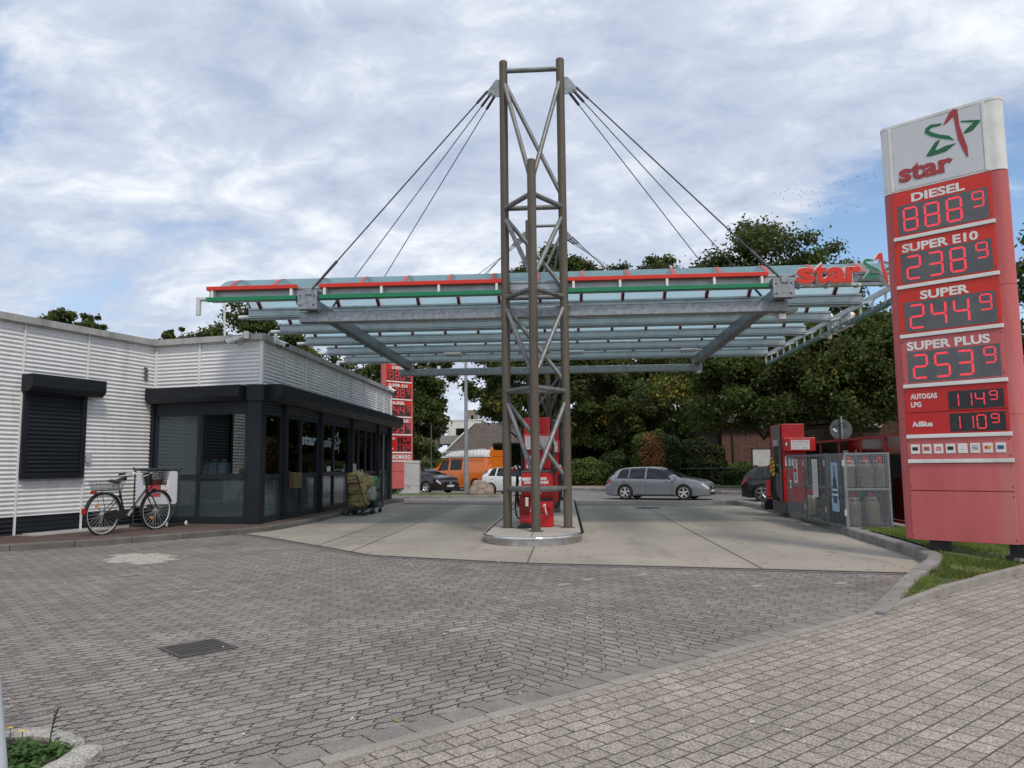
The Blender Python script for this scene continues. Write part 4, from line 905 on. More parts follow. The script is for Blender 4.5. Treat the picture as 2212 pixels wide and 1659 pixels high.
# island service bin (near end)
t = thing('waste_station', 'red waste bin and wiper station on the island behind the front mast pipe', 'bin', (-.605, 15.72, .152)); w = .345
MB().box(-w, w, 0, .42, 0, .615).build('lower_cabinet', M_redd, t, bevel=.012)
MB().box(-w+.045, w-.005, -.0, .42, .62, 1.09).build('upper_cabinet', M_redd, t, bevel=.012); MB().box(-w+.035, w-.02, -.01, .42, 1.092, 1.13).build('lid', M_dgrey, t, bevel=.012)
MB().box(.05, w-.01, -.012, -.0, .52, .58).build('flap', M_black, t, bevel=.004)
b = MB().box(-w+.06, -w+.21, -.006, -.0, .93, .99); b.build('white_band', M_white, t)
text('lettering', 'AN MORGEN DENKEN,', M_white, t, (-w+.07, -.008, .945), (1, 0, 0), (0, 0, 1), .075, .004, .001, shear=.12, width=.50); text('lettering', 'UMWELT SCHONEN!', M_white, t, (-w+.10, -.008, .865), (1, 0, 0), (0, 0, 1), .085, .004, .001, shear=.12, width=.50)
b = MB().lathe([(0, -.005), (.045, -.005), (.045, 0), (0, 0)], (.06, 0, .68), 16, 'y'); b.build('sticker', M_white, t)
text('lettering', 's', M_white, t, (-.20, -.006, .30), (1, 0, 0), (0, 0, 1), .17, .006, .001, width=.09); text('lettering', 'ta', M_white, t, (-.10, -.006, .30), (1, 0, 0), (0, 0, 1), .17, .006, .001, width=.15); emblem((.05, -.005, .22), (1, 0, 0), (0, 0, 1), .33, .001, [M_white, M_black], t)
MB().box(-w+.03, -w+.22, -.07, -.0, .27, .60).build('wiper_box', glassmat('wiper_plastic', (.6, .25, .25), .6, 1.4, .1, ((.25, .03, .03), .6)), t, bevel=.01); MB().box(-w+.13, -w+.19, -.075, -.071, .42, .60).build('notice', M_paper, t)
b = MB(); 
o = tag(MB().ext([(-.17, 0), (.17, 0), (.15, .05), (.08, .10), (-.02, .115), (-.12, .06)], (0, 0, 0), (1, 0, 0), Z, (0, .2, 0)).build('rubber_ramp', M_blackp, bevel=.01), 'black rubber wedge lying against the foot of the red waste bin', 'ramp'); o.location = (-.83, 15.42, .152)
# watering / air units behind
o = hose([(-.35, 0, .9), (-.42, 0, .5), (-.40, .05, .12), (-.25, .1, .04), (-.12, .1, .2), (-.08, .1, .6)], .018).build('air_hose', M_black, smooth=60); o.location = (-.70, 17.2, .16); tag(o, 'black hose loop hanging beside the island pump on the left', 'hose')
# red bin and jerry can by the right pump
t = thing('rubbish_bin', 'slim red waste bin with black rim beside the right pump', 'bin', (6.02, 23.1, .118)); MB().box(-.17, .17, -.17, .17, 0, .80).build('body', M_redd, t, bevel=.02); MB().box(-.19, .19, -.19, .19, .80, .86).build('rim', M_black, t, bevel=.02)
t = thing('watering_can', 'black plastic watering can standing on the kerb pad by the pump', 'can', (5.62, 21.75, .118)); P_ = [(-.20, .0), (.17, 0), (.20, .05), (.18, .22), (.10, .30), (-.14, .30), (-.20, .22)]
MB().ext(P_, (0, -.08, 0), (1, 0, 0), Z, (0, .16, 0)).build('body', M_blackp, t, bevel=.02); MB().path(catmull([(-.12, 0, .29), (-.10, 0, .35), (.06, 0, .35), (.10, 0, .29)], 4), .018, 6).build('handle', M_blackp, t, smooth=60); MB().path(catmull([(-.2, 0, .04), (-.25, 0, .08), (-.25, 0, .2), (-.2, 0, .24)], 4), .016, 6).build('handle', M_blackp, t, smooth=60)
# ------------------------------------------------------------------ gas cages
def cage(y0, y1, label, doors, near):
    t = thing('gas_cage', label, 'cage', (5.78, y0, .118), 0, 'gas bottle cages'); L_ = y1-y0; x0, x1, H = -.40, .41, 1.455; q = .018
    b = MB()
    for x in (x0, x1):
        for y in (0, L_): b.box(x-q, x+q, y-q if y else y, y+q if not y else y, 0, H)
    for z in (.02, H-.02, .76): b.bar((x1, q, z), (x1, L_-q, z), .03, .03); b.bar((x0+q, .018, z), (x1-q, .018, z), .03, .03); b.bar((x0+q, L_-.018, z), (x1-q, L_-.018, z), .03, .03)
    b.bar((x0, q, .02), (x0, L_-q, .02), .03, .03); b.bar((x0, q, H-.02), (x0, L_-q, H-.02), .03, .03)
    b.build('frame', M_steel, t)
    wr = .0040
    def grid(name, o, ax, wd, z0, z1, sx, sz, m=M_steel):
        bb = MB(); o, ax = Vector(o), Vector(ax); k = int(wd/sx)
        for i in range(k+1): p = o+ax*(i*wd/k); bb.bar(p+Z*z0, p+Z*z1, wr*2, wr*2)
        k = int((z1-z0)/sz)
        for i in range(k+1): z = z0+(z1-z0)*i/k; bb.bar(o+Z*z, o+ax*wd+Z*z, wr*2, wr*2)
        return bb.build(name, m, t)
    grid('mesh_panel', (x0, .012, 0), (1, 0, 0), x1-x0, .02, H-.02, .041, .041)
    grid('mesh_panel', (x1, 0, 0), (0, 1, 0), L_, .02, H-.02, .08, .05); grid('mesh_panel', (x0, L_-.01, 0), (1, 0, 0), x1-x0, .02, H-.02, .06, .06)
    sp_ = L_/doors
    for k in range(doors):
        a, c = k*sp_+.02, (k+1)*sp_-.02; d = MB(); 
        for y in (a, c): d.bar((x0-.02, y, .04), (x0-.02, y, H-.04), .035, .035, (1, 0, 0))
        for z in (.05, H-.05): d.bar((x0-.02, a, z), (x0-.02, c, z), .03, .03)
        for i in range(1, 4): y = a+(c-a)*i/4; d.bar((x0-.02, y, .05), (x0-.02, y, H-.05), .014, .014, (1, 0, 0))
        n_ = int(1.36/.034)
        for i in range(n_): z = .06+i*1.34/n_; d.bar((x0-.012, a, z), (x0-.012, c, z), wr*2.4, wr*2.4)
        dd = d.build('door', M_steeld, t); b = MB()
        for z in (.25, 1.2): b.box(x0-.055, x0-.02, a-.02, a+.02, z, z+.12)
        b.build('hinge', M_alul, dd); MB().box(x0-.06, x0-.03, c-.08, c-.02, .70, .78).build('lock', M_steeld, dd)
    for z in (.0, .72):
        b = MB()
        for i in range(9): b.bar((x0, .02+i*(L_-.04)/8, z+.012), (x1, .02+i*(L_-.04)/8, z+.012), .03, .012)
        b.build('shelf', M_steeld, t)
    MB().box(x1-.035, x1-.03, .03, L_-.03, .03, H-.03).build('shade_sheet', M_dgrey, t) if not near else None  # added dark sheet, stands in for the shade behind the cage doors
    if near: MB().box(x0+.01, x1-.01, L_-.02, L_-.014, .03, H-.03).build('back_panel', M_dgrey, t)
    return t
cage(15.30, 16.36, 'small galvanised gas bottle cage with square mesh side and one poster', 1, True)
cage(16.40, 19.15, 'longer galvanised gas cage with double doors behind the small cage', 2, False)
M_bottle = mat('bottle_grey', (.27, .245, .185), .5, .1, var=.15, vs=5); M_cap = mat('cap_red', (.55, .02, .02), .4)
def bottle(loc, label):
    t = thing('gas_bottle', label, 'gas bottle', loc, rnd.uniform(0, 6), 'gas bottles in the cages')
    MB().lathe([(.115, 0), (.12, .03), (.148, .05), (.15, .08), (.15, .40), (.142, .45), (.10, .49), (.05, .505), (0, .505)], (0, 0, 0), 20).build('body', M_bottle, t, smooth=50)
    b = MB(); b.path([(.09*math.cos(a), .09*math.sin(a), .545) for a in [i*.39 for i in range(13)]], .012, 6)
    for a in (0, 1.6, 3.2, 4.7): b.tube((.095*math.cos(a), .095*math.sin(a), .48), (.09*math.cos(a), .09*math.sin(a), .545), .01, 6)
    b.build('collar', M_alul, t, smooth=50)
    MB().lathe([(0, .50), (.048, .50), (.05, .60), (.04, .625), (0, .63)], (0, 0, 0), 12).build('cap', M_cap, t, smooth=50); return t
B0 = bottle((5.55, 15.48, .15), 'olive gas bottle with red cap, lower shelf of the small cage, lane side')
for p, l in (((5.90, 15.50, .15), 'olive gas bottle with red cap, lower shelf of the small cage, middle'), ((5.72, 15.86, .15), 'olive gas bottle with red cap, lower shelf of the small cage, second row'), ((6.03, 15.9, .15), 'olive gas bottle with red cap, lower shelf of the small cage, rear right'),
             ((5.56, 15.66, .862), 'olive gas bottle with red cap, upper shelf of the small cage, set back'), ((5.80, 15.48, .862), 'olive gas bottle with red cap, upper shelf of the small cage, front middle'), ((6.08, 15.49, .862), 'olive gas bottle with red cap, upper shelf of the small cage, front right'),
             ((5.6, 17.1, .15), 'olive gas bottle with red cap behind the double cage doors, nearer one'), ((5.62, 18.3, .15), 'olive gas bottle with red cap behind the double cage doors, farther one')): dup(B0, p, rnd.uniform(0, 6), l)
# sheets on the cage doors
def cagesheet(name, y0, y1, z0, z1, label, kind):
    t = thing(name, label, 'poster', (5.338, y0, z0)); L_, H = y1-y0, z1-z0; b = MB(); b.box(-.004, 0, 0, L_, 0, H); b.build('sheet', M_paper if kind != 'blue' else mat('poster_blue', (.28, .50, .68), .5, var=.1), t)
    b = MB()
    if kind == 'text':
        for q in range(26):
            z = H*(.06+.034*q)
            for a, c in ((.08, .45), (.52, .9)): b.box(-.0055, -.0045, L_*(1-c), L_*(1-a), z, z+H*.012)
        b.build('fine_print', mat('print_grey', (.36, .36, .37), .7), t)
    if kind == 'photo':
        b.box(-.0055, -.0045, L_*.3, L_*.6, H*.12, H*.4); b.mi(1).box(-.0055, -.0045, L_*.2, L_*.9, H*.45, H*.62); b.mi(0).box(-.0055, -.0045, L_*.4, L_*.7, H*.65, H*.95); b.build('print', [M_dgrey, mat('print_red', (.5, .02, .03), .6)], t)
    if kind == 'blue':
        c = L_/2; bb = MB().ext([(c-.09, .17*H), (c+.09, .17*H), (c+.10, .22*H), (c+.10, .62*H), (c+.05, .70*H), (c+.03, .76*H), (c-.03, .76*H), (c-.05, .70*H), (c-.10, .62*H), (c-.10, .22*H)], (-.0045, 0, 0), (0, 1, 0), Z, (-.001, 0, 0)); bb.build('bottle_print', M_dgrey, t)
        MB().box(-.0057, -.0045, c-.035, c+.035, .76*H, .93*H).build('valve_print', mat('print_red', (.5, .02, .03), .6), t)
        MB().box(-.0043, -.0041, L_*.02, L_*.98, .27*H, .5*H).build('blue_band', mat('print_blue', (.02, .24, .55), .5), t); MB().box(-.0065, -.0058, L_*.12, L_*.84, .42*H, .46*H).box(-.0065, -.0058, L_*.06, L_*.90, .32*H, .36*H).build('text_bar', M_white, t)
    return t
cagesheet('poster', 15.62, 16.02, .42, 1.39, 'blue poster showing a grey gas bottle on the small cage door', 'blue')
cagesheet('notice_sheet', 16.85, 17.2, .66, 1.46, 'long white sheet of fine print on the cage double door', 'text')
cagesheet('notice_sheet', 18.25, 18.55, .92, 1.47, 'narrow curled white sheet with red print on the far cage door', 'photo')
# red framed glass screen
def screen(pts, zt, zb, label, sp_):
    o = Vector((*pts[0], 0)); t = thing('glass_screen', label, 'screen', o); p, q = Vector((0, 0, 0)), Vector((*pts[1], 0))-o; L_ = (q-p).length; d = (q-p)/L_; n_ = max(1, int(L_/sp_)); b = MB()
    m_ = mat('screen_red', (.36, .02, .022), .45)
    for i in range(n_+1): b.bar(p+d*(L_*i/n_)+Z*.118, p+d*(L_*i/n_)+Z*zt, .045, .045, d)
    for z in (zt-.02, zb): b.bar(p+Z*z, q+Z*z, .05, .05)
    b.build('frame', m_, t)
    for i in range(n_): 
        a, c = p+d*(L_*i/n_+.03), p+d*(L_*(i+1)/n_-.03); MB().add([a+Z*(zb+.03), c+Z*(zb+.03), c+Z*(zt-.05), a+Z*(zt-.05)], [(0, 1, 2, 3)]).build('pane', M_screen, t, recalc=False)
    return t
s1 = screen(((6.62, 15.05), (6.85, 22.6)), 1.95, .20, 'long red framed glass wind screen behind the gas cages', 1.5)
MB().box(-.10, -.085, 1.2, 1.6, .15, 1.05).build('red_board', mat('screen_red', (.36, .02, .022), .45), s1)
screen(((7.05, 26.2), (7.75, 27.4)), 1.95, .2, 'short red framed glass screen beside the far side of the right pump', 1.4)
for y in (16.9, 17.7):
    o = tag(MB().box(0, .004, 0, .34, 0, .42).build('notice_sheet', mat('sheet_dim', (.36, .37, .37), .7)), 'pale sheet stuck to the glass screen, %s' % ('nearer the round sign post' if y > 17 else 'right of the round sign post'), 'poster', 'sheets on the glass screen'); o.location = (6.72, y+1.2, 1.25)
t = thing('traffic_sign', 'grey back of a round traffic sign on a pole behind the glass screen', 'sign', (8.35, 23.9, .05)); MB().tube((0, 0, 0), (0, 0, 2.72), .035, 12).build('pole', M_steel, t, smooth=50); MB().lathe([(0, .0), (.33, .0), (.33, .02), (0, .02)], (0, .05, 2.32), 32, 'y').build('plate', mat('sign_back', (.085, .09, .098), .5), t)
b = MB(); 
for z in (2.12, 2.52): b.bar((-.22, -.03, z), (.22, -.03, z), .03, .03)
b.build('clamp', M_dgrey, t); MB().box(-.24, -.18, .044, .048, 2.30, 2.36).box(-.19, -.13, .044, .048, 2.26, 2.32).build('sticker', M_white, t)
# ------------------------------------------------------------------ bicycle + stand
def wheel_mb(r, rt, n=28):
    ty = MB(); ty.path([(r*math.cos(2*math.pi*i/n), 0, r*math.sin(2*math.pi*i/n)) for i in range(n)], rt, 8, True)
    rm_ = MB(); rm_.path([((r-rt*1.25)*math.cos(2*math.pi*i/n), 0, (r-rt*1.25)*math.sin(2*math.pi*i/n)) for i in range(n)], .011, 6, True)
    sk = MB()
    for i in range(28): a = 2*math.pi*i/28; a2 = a+.35*(1 if i % 2 else -1); sk.tube((.02*math.cos(a2), .03*(1 if i % 4 < 2 else -1), .02*math.sin(a2)), ((r-rt*1.3)*math.cos(a), 0, (r-rt*1.3)*math.sin(a)), .0022, 4)
    hub = MB().tube((0, -.05, 0), (0, .05, 0), .025, 10); return ty, rm_, sk, hub
def bike(loc, rz, sc):
    t = thing('bicycle', 'black city bicycle with front and rear baskets on the shop walkway', 'bicycle', loc, rz, None, sc); WB = 1.19; r = .345
    for x in (0, WB):
        wts = wheel_mb(r, .018); ty = wts[0]; ty.v = [(p[0]+x, p[1], p[2]+r) for p in ty.v]; w_ = ty.build('wheel', M_tyre, t, smooth=60)
        for q, nm, m_ in ((1, 'rim', M_rim), (2, 'spokes', M_alul), (3, 'hub', M_rim)): wts[q].v = [(p[0]+x, p[1], p[2]+r) for p in wts[q].v]; wts[q].build(nm, m_, w_, smooth=60)
        b = MB().lathe([(0, -.006), (.028, -.006), (.028, .006), (0, .006)], (x-.13, -.02, r-.13) if x else (x-.16, -.02, r+.13), 8, 'y'); b.build('reflector', mat('amber', (.7, .25, .02), .3), w_)
        n = 15; a0, a1 = (R(-8), R(176)) if x == 0 else (R(20), R(190)); b = MB(); pts = [(x+(r+.03)*math.cos(a0+(a1-a0)*i/n), (r+.03)*math.sin(a0+(a1-a0)*i/n)+r) for i in range(n+1)]
        o = 0
        for i, (px, pz) in enumerate(pts):
            for y in (-.03, .03): b.v.append((px, y, pz))
        for i in range(n): b.f.append((2*i, 2*i+1, 2*i+3, 2*i+2)); b.fm.append(0)
        b.build('mudguard', M_blackp, t, smooth=60)
    BBx, BBz = .46, .29; ST_ = Vector((.33, 0, .72)); HT = Vector((.93, 0, .80)); HB = Vector((.975, 0, .62)); bb_ = Vector((BBx, 0, BBz))
    b = MB(); b.tube(bb_, ST_, .017, 10); b.path(catmull([bb_+Vector((.02, 0, .03)), Vector((.62, 0, .40)), Vector((.80, 0, .58)), Vector((.95, 0, .74))], 5), .026, 10); b.tube(HT, HB, .022, 10)
    for y in (-.06, .06): b.tube(Vector((0, y, r)), bb_+Vector((0, y*.5, 0)), .010, 8); b.tube(Vector((0, y, r)), Vector((.345, y*.4, .64)), .009, 8)
    b.tube((.345, -.03, .62), (.345, .03, .62), .012, 8); fr_ = b.build('frame', M_black, t, smooth=60)
    b = MB(); q0, q1 = Vector((.68, -.027, .455)), Vector((.88, -.027, .66)); d = (q1-q0); n_ = Vector((-d.z, 0, d.x)).normalized()*.018
    b.add([q0-n_, q1-n_, q1+n_, q0+n_], [(0, 1, 2, 3)]); b.build('decal', M_alul, fr_, recalc=False)
    b = MB()
    for y in (-.055, .055): b.path(catmull([HB+Vector((0, y*.5, 0)), HB+Vector((.05, y, -.03)), Vector((1.12, y, .44)), Vector((WB, y, r))], 4), .012, 8)
    b.tube(HT, HT+Vector((-.05, 0, .16)), .012, 8); b.build('fork', M_black, t, smooth=60)
    b = MB().path(catmull([(.88, 0, .96), (.90, -.10, 1.0), (.80, -.24, 1.02), (.60, -.27, 1.0)], 5), .011, 8); b.path(catmull([(.88, 0, .96), (.90, .10, 1.0), (.80, .24, 1.02), (.60, .27, 1.0)], 5), .011, 8); hb = b.build('handlebar', M_rim, t, smooth=60)
    for s_ in (-1, 1): MB().tube((.70, s_*.262, 1.012), (.57, s_*.272, .998), .017, 8).build('grip', M_black, hb, smooth=60)
    for s_ in (-1, 1): MB().path([(.80, s_*.20, 1.0), (.72, s_*.235, .97), (.64, s_*.24, .965)], .006, 5).build('brake_lever', M_blackp, hb)
    b = MB(); 
    for k in range(7): 
        z = .035*math.sin(k/6*math.pi); w_ = (.105, .115, .10, .07, .04, .032, .022)[k]; x = .16+k*.05
        for j in range(9): a = math.pi*2*j/9; b.v.append((x, w_*math.cos(a), .865+.0*z+(.028+.002*k)*math.sin(a)+(.012*k if k > 2 else .03-.01*k)))
    for k in range(6):
        for j in range(9): b.f.append((k*9+j, k*9+(j+1) % 9, k*9+9+(j+1) % 9, k*9+9+j)); b.fm.append(0)
    b.f += [tuple(range(9)), tuple(range(54, 63))]; b.fm += [0, 0]; sd__ = b.build('saddle', M_black, t, smooth=60)
    MB().tube(ST_, (.295, 0, .86), .013, 8).build('seat_post', M_rim, t, smooth=60)
    b = MB()
    for y in (-.02, .02): b.path(catmull([(.18, y, .83), (.22, y*2, .80), (.27, y*2, .83)], 4), .008, 5)
    b.build('springs', M_alul, sd__)
    # rear carrier + wire basket
    b = MB()
    for y in (-.06, .06): b.tube((-.2, y, .735), (.33, y, .735), .006, 6); b.tube((-.1, y, .735), (0, y, r), .005, 6)
    for x in (-.2, -.05, .1, .25): b.tube((x, -.06, .735), (x, .06, .735), .005, 6)
    b.build('rear_carrier', M_black, t)
    def wire_basket(x0, x1, w0, w1, z0, z1, m_, name, nx, nz, tap=.04, rr=.0028):
        b = MB()
        def rect(k): 
            e = tap*k; w_ = w0+(w1-w0)*k; z = z0+(z1-z0)*k; return [(x0-e, -w_, z), (x1+e, -w_, z), (x1+e, w_, z), (x0-e, w_, z)]
        for i in range(nz+1): b.path(rect(i/nz), rr*(1.8 if i == nz else 1), 5, True)
        r0_, r1_ = rect(0), rect(1)
        for s_ in range(4):
            a0_, a1_, c0_, c1_ = Vector(r0_[s_]), Vector(r0_[(s_+1) % 4]), Vector(r1_[s_]), Vector(r1_[(s_+1) % 4])
            for i in range(nx): u = i/nx; b.tube(a0_.lerp(a1_, u), c0_.lerp(c1_, u), rr, 4)
        for i in range(nx): u = i/nx; b.tube(Vector(r0_[0]).lerp(Vector(r0_[1]), u), Vector(r0_[3]).lerp(Vector(r0_[2]), u), rr, 4)
        return b.build(name, m_, t)
    wire_basket(-.14, .26, .13, .16, .745, .90, M_steeld, 'rear_basket', 12, 3)
    wire_basket(1.0, 1.26, .13, .17, .80, 1.06, M_black, 'front_basket', 14, 8, .04, .0035); MB().box(.955, 1.0, -.05, .05, .80, 1.0).build('basket_bracket', M_blackp, t)
    MB().box(-.23, -.20, -.055, .055, .685, .735).build('tail_light', mat('tail_red', (.32, .01, .01), .3), t, bevel=.006); MB().box(-r-.06, -r-.02, -.035, .035, .36, .46).build('mudguard_reflector', mat('tail_red', (.45, .01, .01), .3), t, bevel=.006)
    MB().lathe([(0, .0), (.03, .0), (.04, .05), (.038, .06), (0, .062)], (1.07, 0, .70), 12, 'x').build('headlight', M_blackp, t, smooth=50)
    b = MB().tube((BBx, -.05, BBz), (BBx, .05, BBz), .035, 10); b.build('bottom_bracket', M_blackp, t)
    P_ = [(-.03, -.045), (.02, -.06), (BBx-.02, -.085), (BBx+.08, -.06), (BBx+.09, .03), (BBx+.02, .07), (.1, .05), (-.03, .04)]
    MB().ext(P_, (0, -.062, r-.02), (1, 0, 0), Z, (0, .02, 0)).build('chain_case', M_blackp, t, bevel=.004)
    MB().bar((BBx, -.075, BBz), (BBx+.11, -.085, BBz+.135), .018, .03).build('crank', M_rim, t); MB().bar((BBx, .075, BBz), (BBx-.11, .085, BBz-.135), .018, .03).build('crank', M_rim, t)
    for s_, dx, dz in ((-1, .11, .135), (1, -.11, -.135)): MB().box(BBx+dx-.05, BBx+dx+.05, min(s_*.09, s_*.18), max(s_*.09, s_*.18), BBz+dz-.012, BBz+dz+.012).build('pedal', M_blackp, t)
    b = MB()
    for k in range(4): y = (-1)**k*.03; b.path(catmull([(.97, y, 1.0), (1.1+.03*k, y-.05, 1.08-.02*k), (1.12, y-.02, .85), (.98, 0, .72)], 4), .0035, 4)
    b.build('brake_cable', M_black, t); return t
pb0, pb1 = Vector((-9.15, 14.80, 0)), Vector((-8.80, 16.16, 0)); db = pb1-pb0
bike((pb0.x, pb0.y, .113), math.atan2(db.y, db.x), db.length/1.19)
t = thing('bicycle_stand', 'dark tube bicycle stand with white advert board by the shop window', 'bicycle stand', (-9.24, 16.95, .113), R(6)); t.scale = (.80, 1.1, 1.27)
b = MB(); U_ = [(-.62, .0, .04), (-.62, 0, .95), (-.58, 0, 1.0), (.56, 0, 1.0), (.62, 0, .94), (.62, 0, .42)]
b.path(catmull(U_, 5), .020, 8); b.path([(.62, 0, .42), (.46, -.10, .16), (.40, -.16, .03)], .020, 8); b.build('tube_frame', mat('stand_grey', (.03, .038, .045), .4), t, smooth=60)
b = MB().path([(-.62, -.16, .03), (.62, -.16, .03)], .022, 8); b.path([(.4, -.16, .03), (.78, .12, .03)], .022, 8); b.build('base_bar', M_black, t)
for p in ((.42, -.19, .045), (.80, .10, .045)): MB().lathe([(0, -.022), (.04, -.022), (.045, 0), (.04, .022), (0, .022)], p, 14, 'x').build('end_cap', M_white, t, smooth=40)
bo = MB().ext([(-.56, .42), (-.53, .39), (.53, .39), (.57, .43), (.57, .94), (.53, .97), (-.53, .97), (-.56, .94)], (0, .012, .0), (1, 0, 0), Z, (0, -.024, 0)).build('sign_board', mat('board_white', (.55, .57, .62), .4, var=.04), t)
MB().box(-.30, .12, -.016, -.0125, .52, .82).build('red_print', mat('board_red', (.38, .05, .06), .5), bo); MB().box(.125, .36, -.0135, -.0125, .52, .82).build('print_field', mat('board_field', (.62, .62, .65), .5), bo)
text('lettering', 'ORLEN', mat('board_red', (.38, .05, .06), .5), bo, (.165, -.016, .615), (1, 0, 0), Z, .042, .002, .0005, width=.15)
MB().ext([(-.05, .0), (-.04, .05), (.0, .075), (.04, .06), (.055, .03), (.03, .045), (.0, .04), (.02, -.01), (.015, -.04), (-.005, .0), (-.02, .03)], (.24, -.014, .71), (1, 0, 0), Z, (0, -.001, 0)).build('emblem', mat('board_red', (.38, .05, .06), .5), bo)
b = MB()
for k in range(5):
    x = -.36+k*.19; b.path(catmull([(x, .02, .28), (x, .03, .50), (x, .30, .50), (x, .30, .10), (x, .05, .08)], 3), .008, 5)
b.path([(-.45, .03, .3), (.55, .03, .3)], .010, 6); b.path([(-.45, .3, .12), (.55, .3, .12)], .010, 6); b.build('wheel_holder', M_blackp, t)
# ------------------------------------------------------------------ roll cages with sacks
def rollcage(loc, rz, label):
    t = thing('roll_cage', label, 'trolley', loc, rz, 'roll cages on the forecourt'); w, d_, H = .34, .40, 1.14
    MB().box(-w, w, -d_, d_, .165, .20).build('platform', mat('cage_blue', (.018, .030, .045), .5), t, bevel=.006)
    for s_ in (-1, 1):      # sloping mesh end panels at local -y / +y
        y = s_*d_; b = MB(); b.path([(-w, y, .2), (-w, y, H), (.02, y, H), (.06, y, H-.04), (w, y, .2)], .014, 6)
        for i in range(1, 9): x = -w+2*w*i/9; zt_ = H if x < .03 else .2+(H-.24)*(w-x)/(w-.06); b.tube((x, y, .2), (x, y, zt_), .0045, 5)
        for i in range(1, 9): z = .2+i*.105; x = w if z < .2 else min(w, .06+(w-.06)*(1-(z-.2)/(H-.24))); b.tube((-w, y, z), (x, y, z), .0045, 5)
        b.build('end_panel', M_black, t)
    b = MB()
    for z in (.35, .65, .95, H): b.tube((-w, -d_, z), (-w, d_, z), .006, 5)
    b.build('rear_bars', M_black, t)
    for x in (-w+.07, w-.07):
        for y in (-d_+.07, d_-.07):
            b = MB().lathe([(0, -.02), (.055, -.02), (.062, -.01), (.062, .01), (.055, .02), (0, .02)], (x-.03, y, .062), 14, 'y'); c = b.build('caster', M_tyre, t, smooth=40)
            MB().bar((x, y-.028, .16), (x-.03, y-.028, .06), .035, .006, (0, 1, 0)).bar((x, y+.028, .16), (x-.03, y+.028, .06), .035, .006, (0, 1, 0)).box(x-.04, x+.04, y-.035, y+.035, .15, .165).build('fork', M_steel, c)
    return t
rz_c = R(-4)
rollcage((-6.00, 22.28, .006), rz_c, 'near roll cage packed with yellow sacks beside the shop walkway'); rollcage((-5.98, 23.25, .006), rz_c, 'far roll cage holding green sacks beyond the yellow-filled one')
def sackmat(name, c1, c2):
    m, tt = newmat(name); g = G(tt); v = g.obj(); n_ = g.noise(v, 9, 5, .65, .8); c = g.mix(g.ramp(n_, .3, .7), c1, c2); c = g.mix(g.ramp(g.noise(v, 16, 3, .6), .60, .72, 0, .6), c, (.35, .33, .28))
    p = g.bsdf(c, .28, 0, g.bump(g.noise(v, 14, 5, .7, 1.5), 1., .03), .5); tr = g.n('ShaderNodeBsdfTranslucent'); g.l(c, tr.inputs[0]); x = g.n('ShaderNodeMixShader'); x.inputs[0].default_value = .2; g.l(p, x.inputs[1]); g.l(tr.outputs[0], x.inputs[2]); g.out(x.outputs[0]); return m
M_sy = sackmat('sack_yellow', (.34, .25, .10), (.52, .42, .18)); M_sg = sackmat('sack_green', (.02, .15, .08), (.06, .28, .16)); M_sb = sackmat('sack_teal', (.015, .07, .075), (.05, .16, .15)); M_sw = sackmat('sack_white', (.35, .33, .30), (.55, .53, .50))
def sack(loc, size, m_, label, group, knot=True, seed=0):
    b = bmesh.new(); bmesh.ops.create_icosphere(b, subdivisions=4, radius=1)
    for v in b.verts:
        p = v.co.copy(); q = Vector((abs(p.x)**.55*math.copysign(1, p.x), abs(p.y)**.55*math.copysign(1, p.y), abs(p.z)**.7*math.copysign(1, p.z)))
        q *= 1+.16*mnoise.fractal(p*2.2+Vector((seed*3.1, 0, 0)), 1., 2., 4)+.05*mnoise.noise(p*7+Vector((0, seed, 0)))
        if knot and p.z > .93: q.z += (p.z-.93)*5*.7; q.x *= .6; q.y *= .6
        v.co = Vector((q.x*size[0], q.y*size[1], q.z*size[2]))
    me = bpy.data.meshes.new('rubbish_sack'); b.to_mesh(me); b.free(); me.materials.append(m_); me.polygons.foreach_set('use_smooth', [True]*len(me.polygons))
    o = bpy.data.objects.new('rubbish_sack', me); COL.objects.link(o); o.location = loc; o.rotation_euler = (0, 0, rz_c); tag(o, label, 'sack', group); return o
for (p, s_, m_, l, kn) in (((-6.04, 22.26, .42), (.27, .36, .23), M_sy, 'yellow sack filling the bottom of the near roll cage', 0), ((-6.05, 22.26, .76), (.27, .36, .20), M_sy, 'yellow sack in the middle layer of the near roll cage', 0), ((-6.09, 22.20, 1.06), (.23, .33, .19), M_sy, 'yellow knotted sack on top of the near roll cage', 1), ((-5.83, 22.40, .95), (.20, .26, .18), M_sy, 'yellow sack bulging over the sloped side of the near cage', 0), ((-5.74, 22.46, .62), (.16, .20, .22), M_sw, 'whitish sack hanging out low between the two cages', 0),
                           ((-6.0, 23.25, .46), (.29, .34, .26), M_sb, 'teal sack at the bottom of the far roll cage', 0), ((-6.0, 23.28, .88), (.29, .33, .24), M_sg, 'green sack on top of the far roll cage', 0)): sack(p, s_, m_, l, 'sacks in the roll cages', kn, hash(l) % 17 if 0 else len(l))
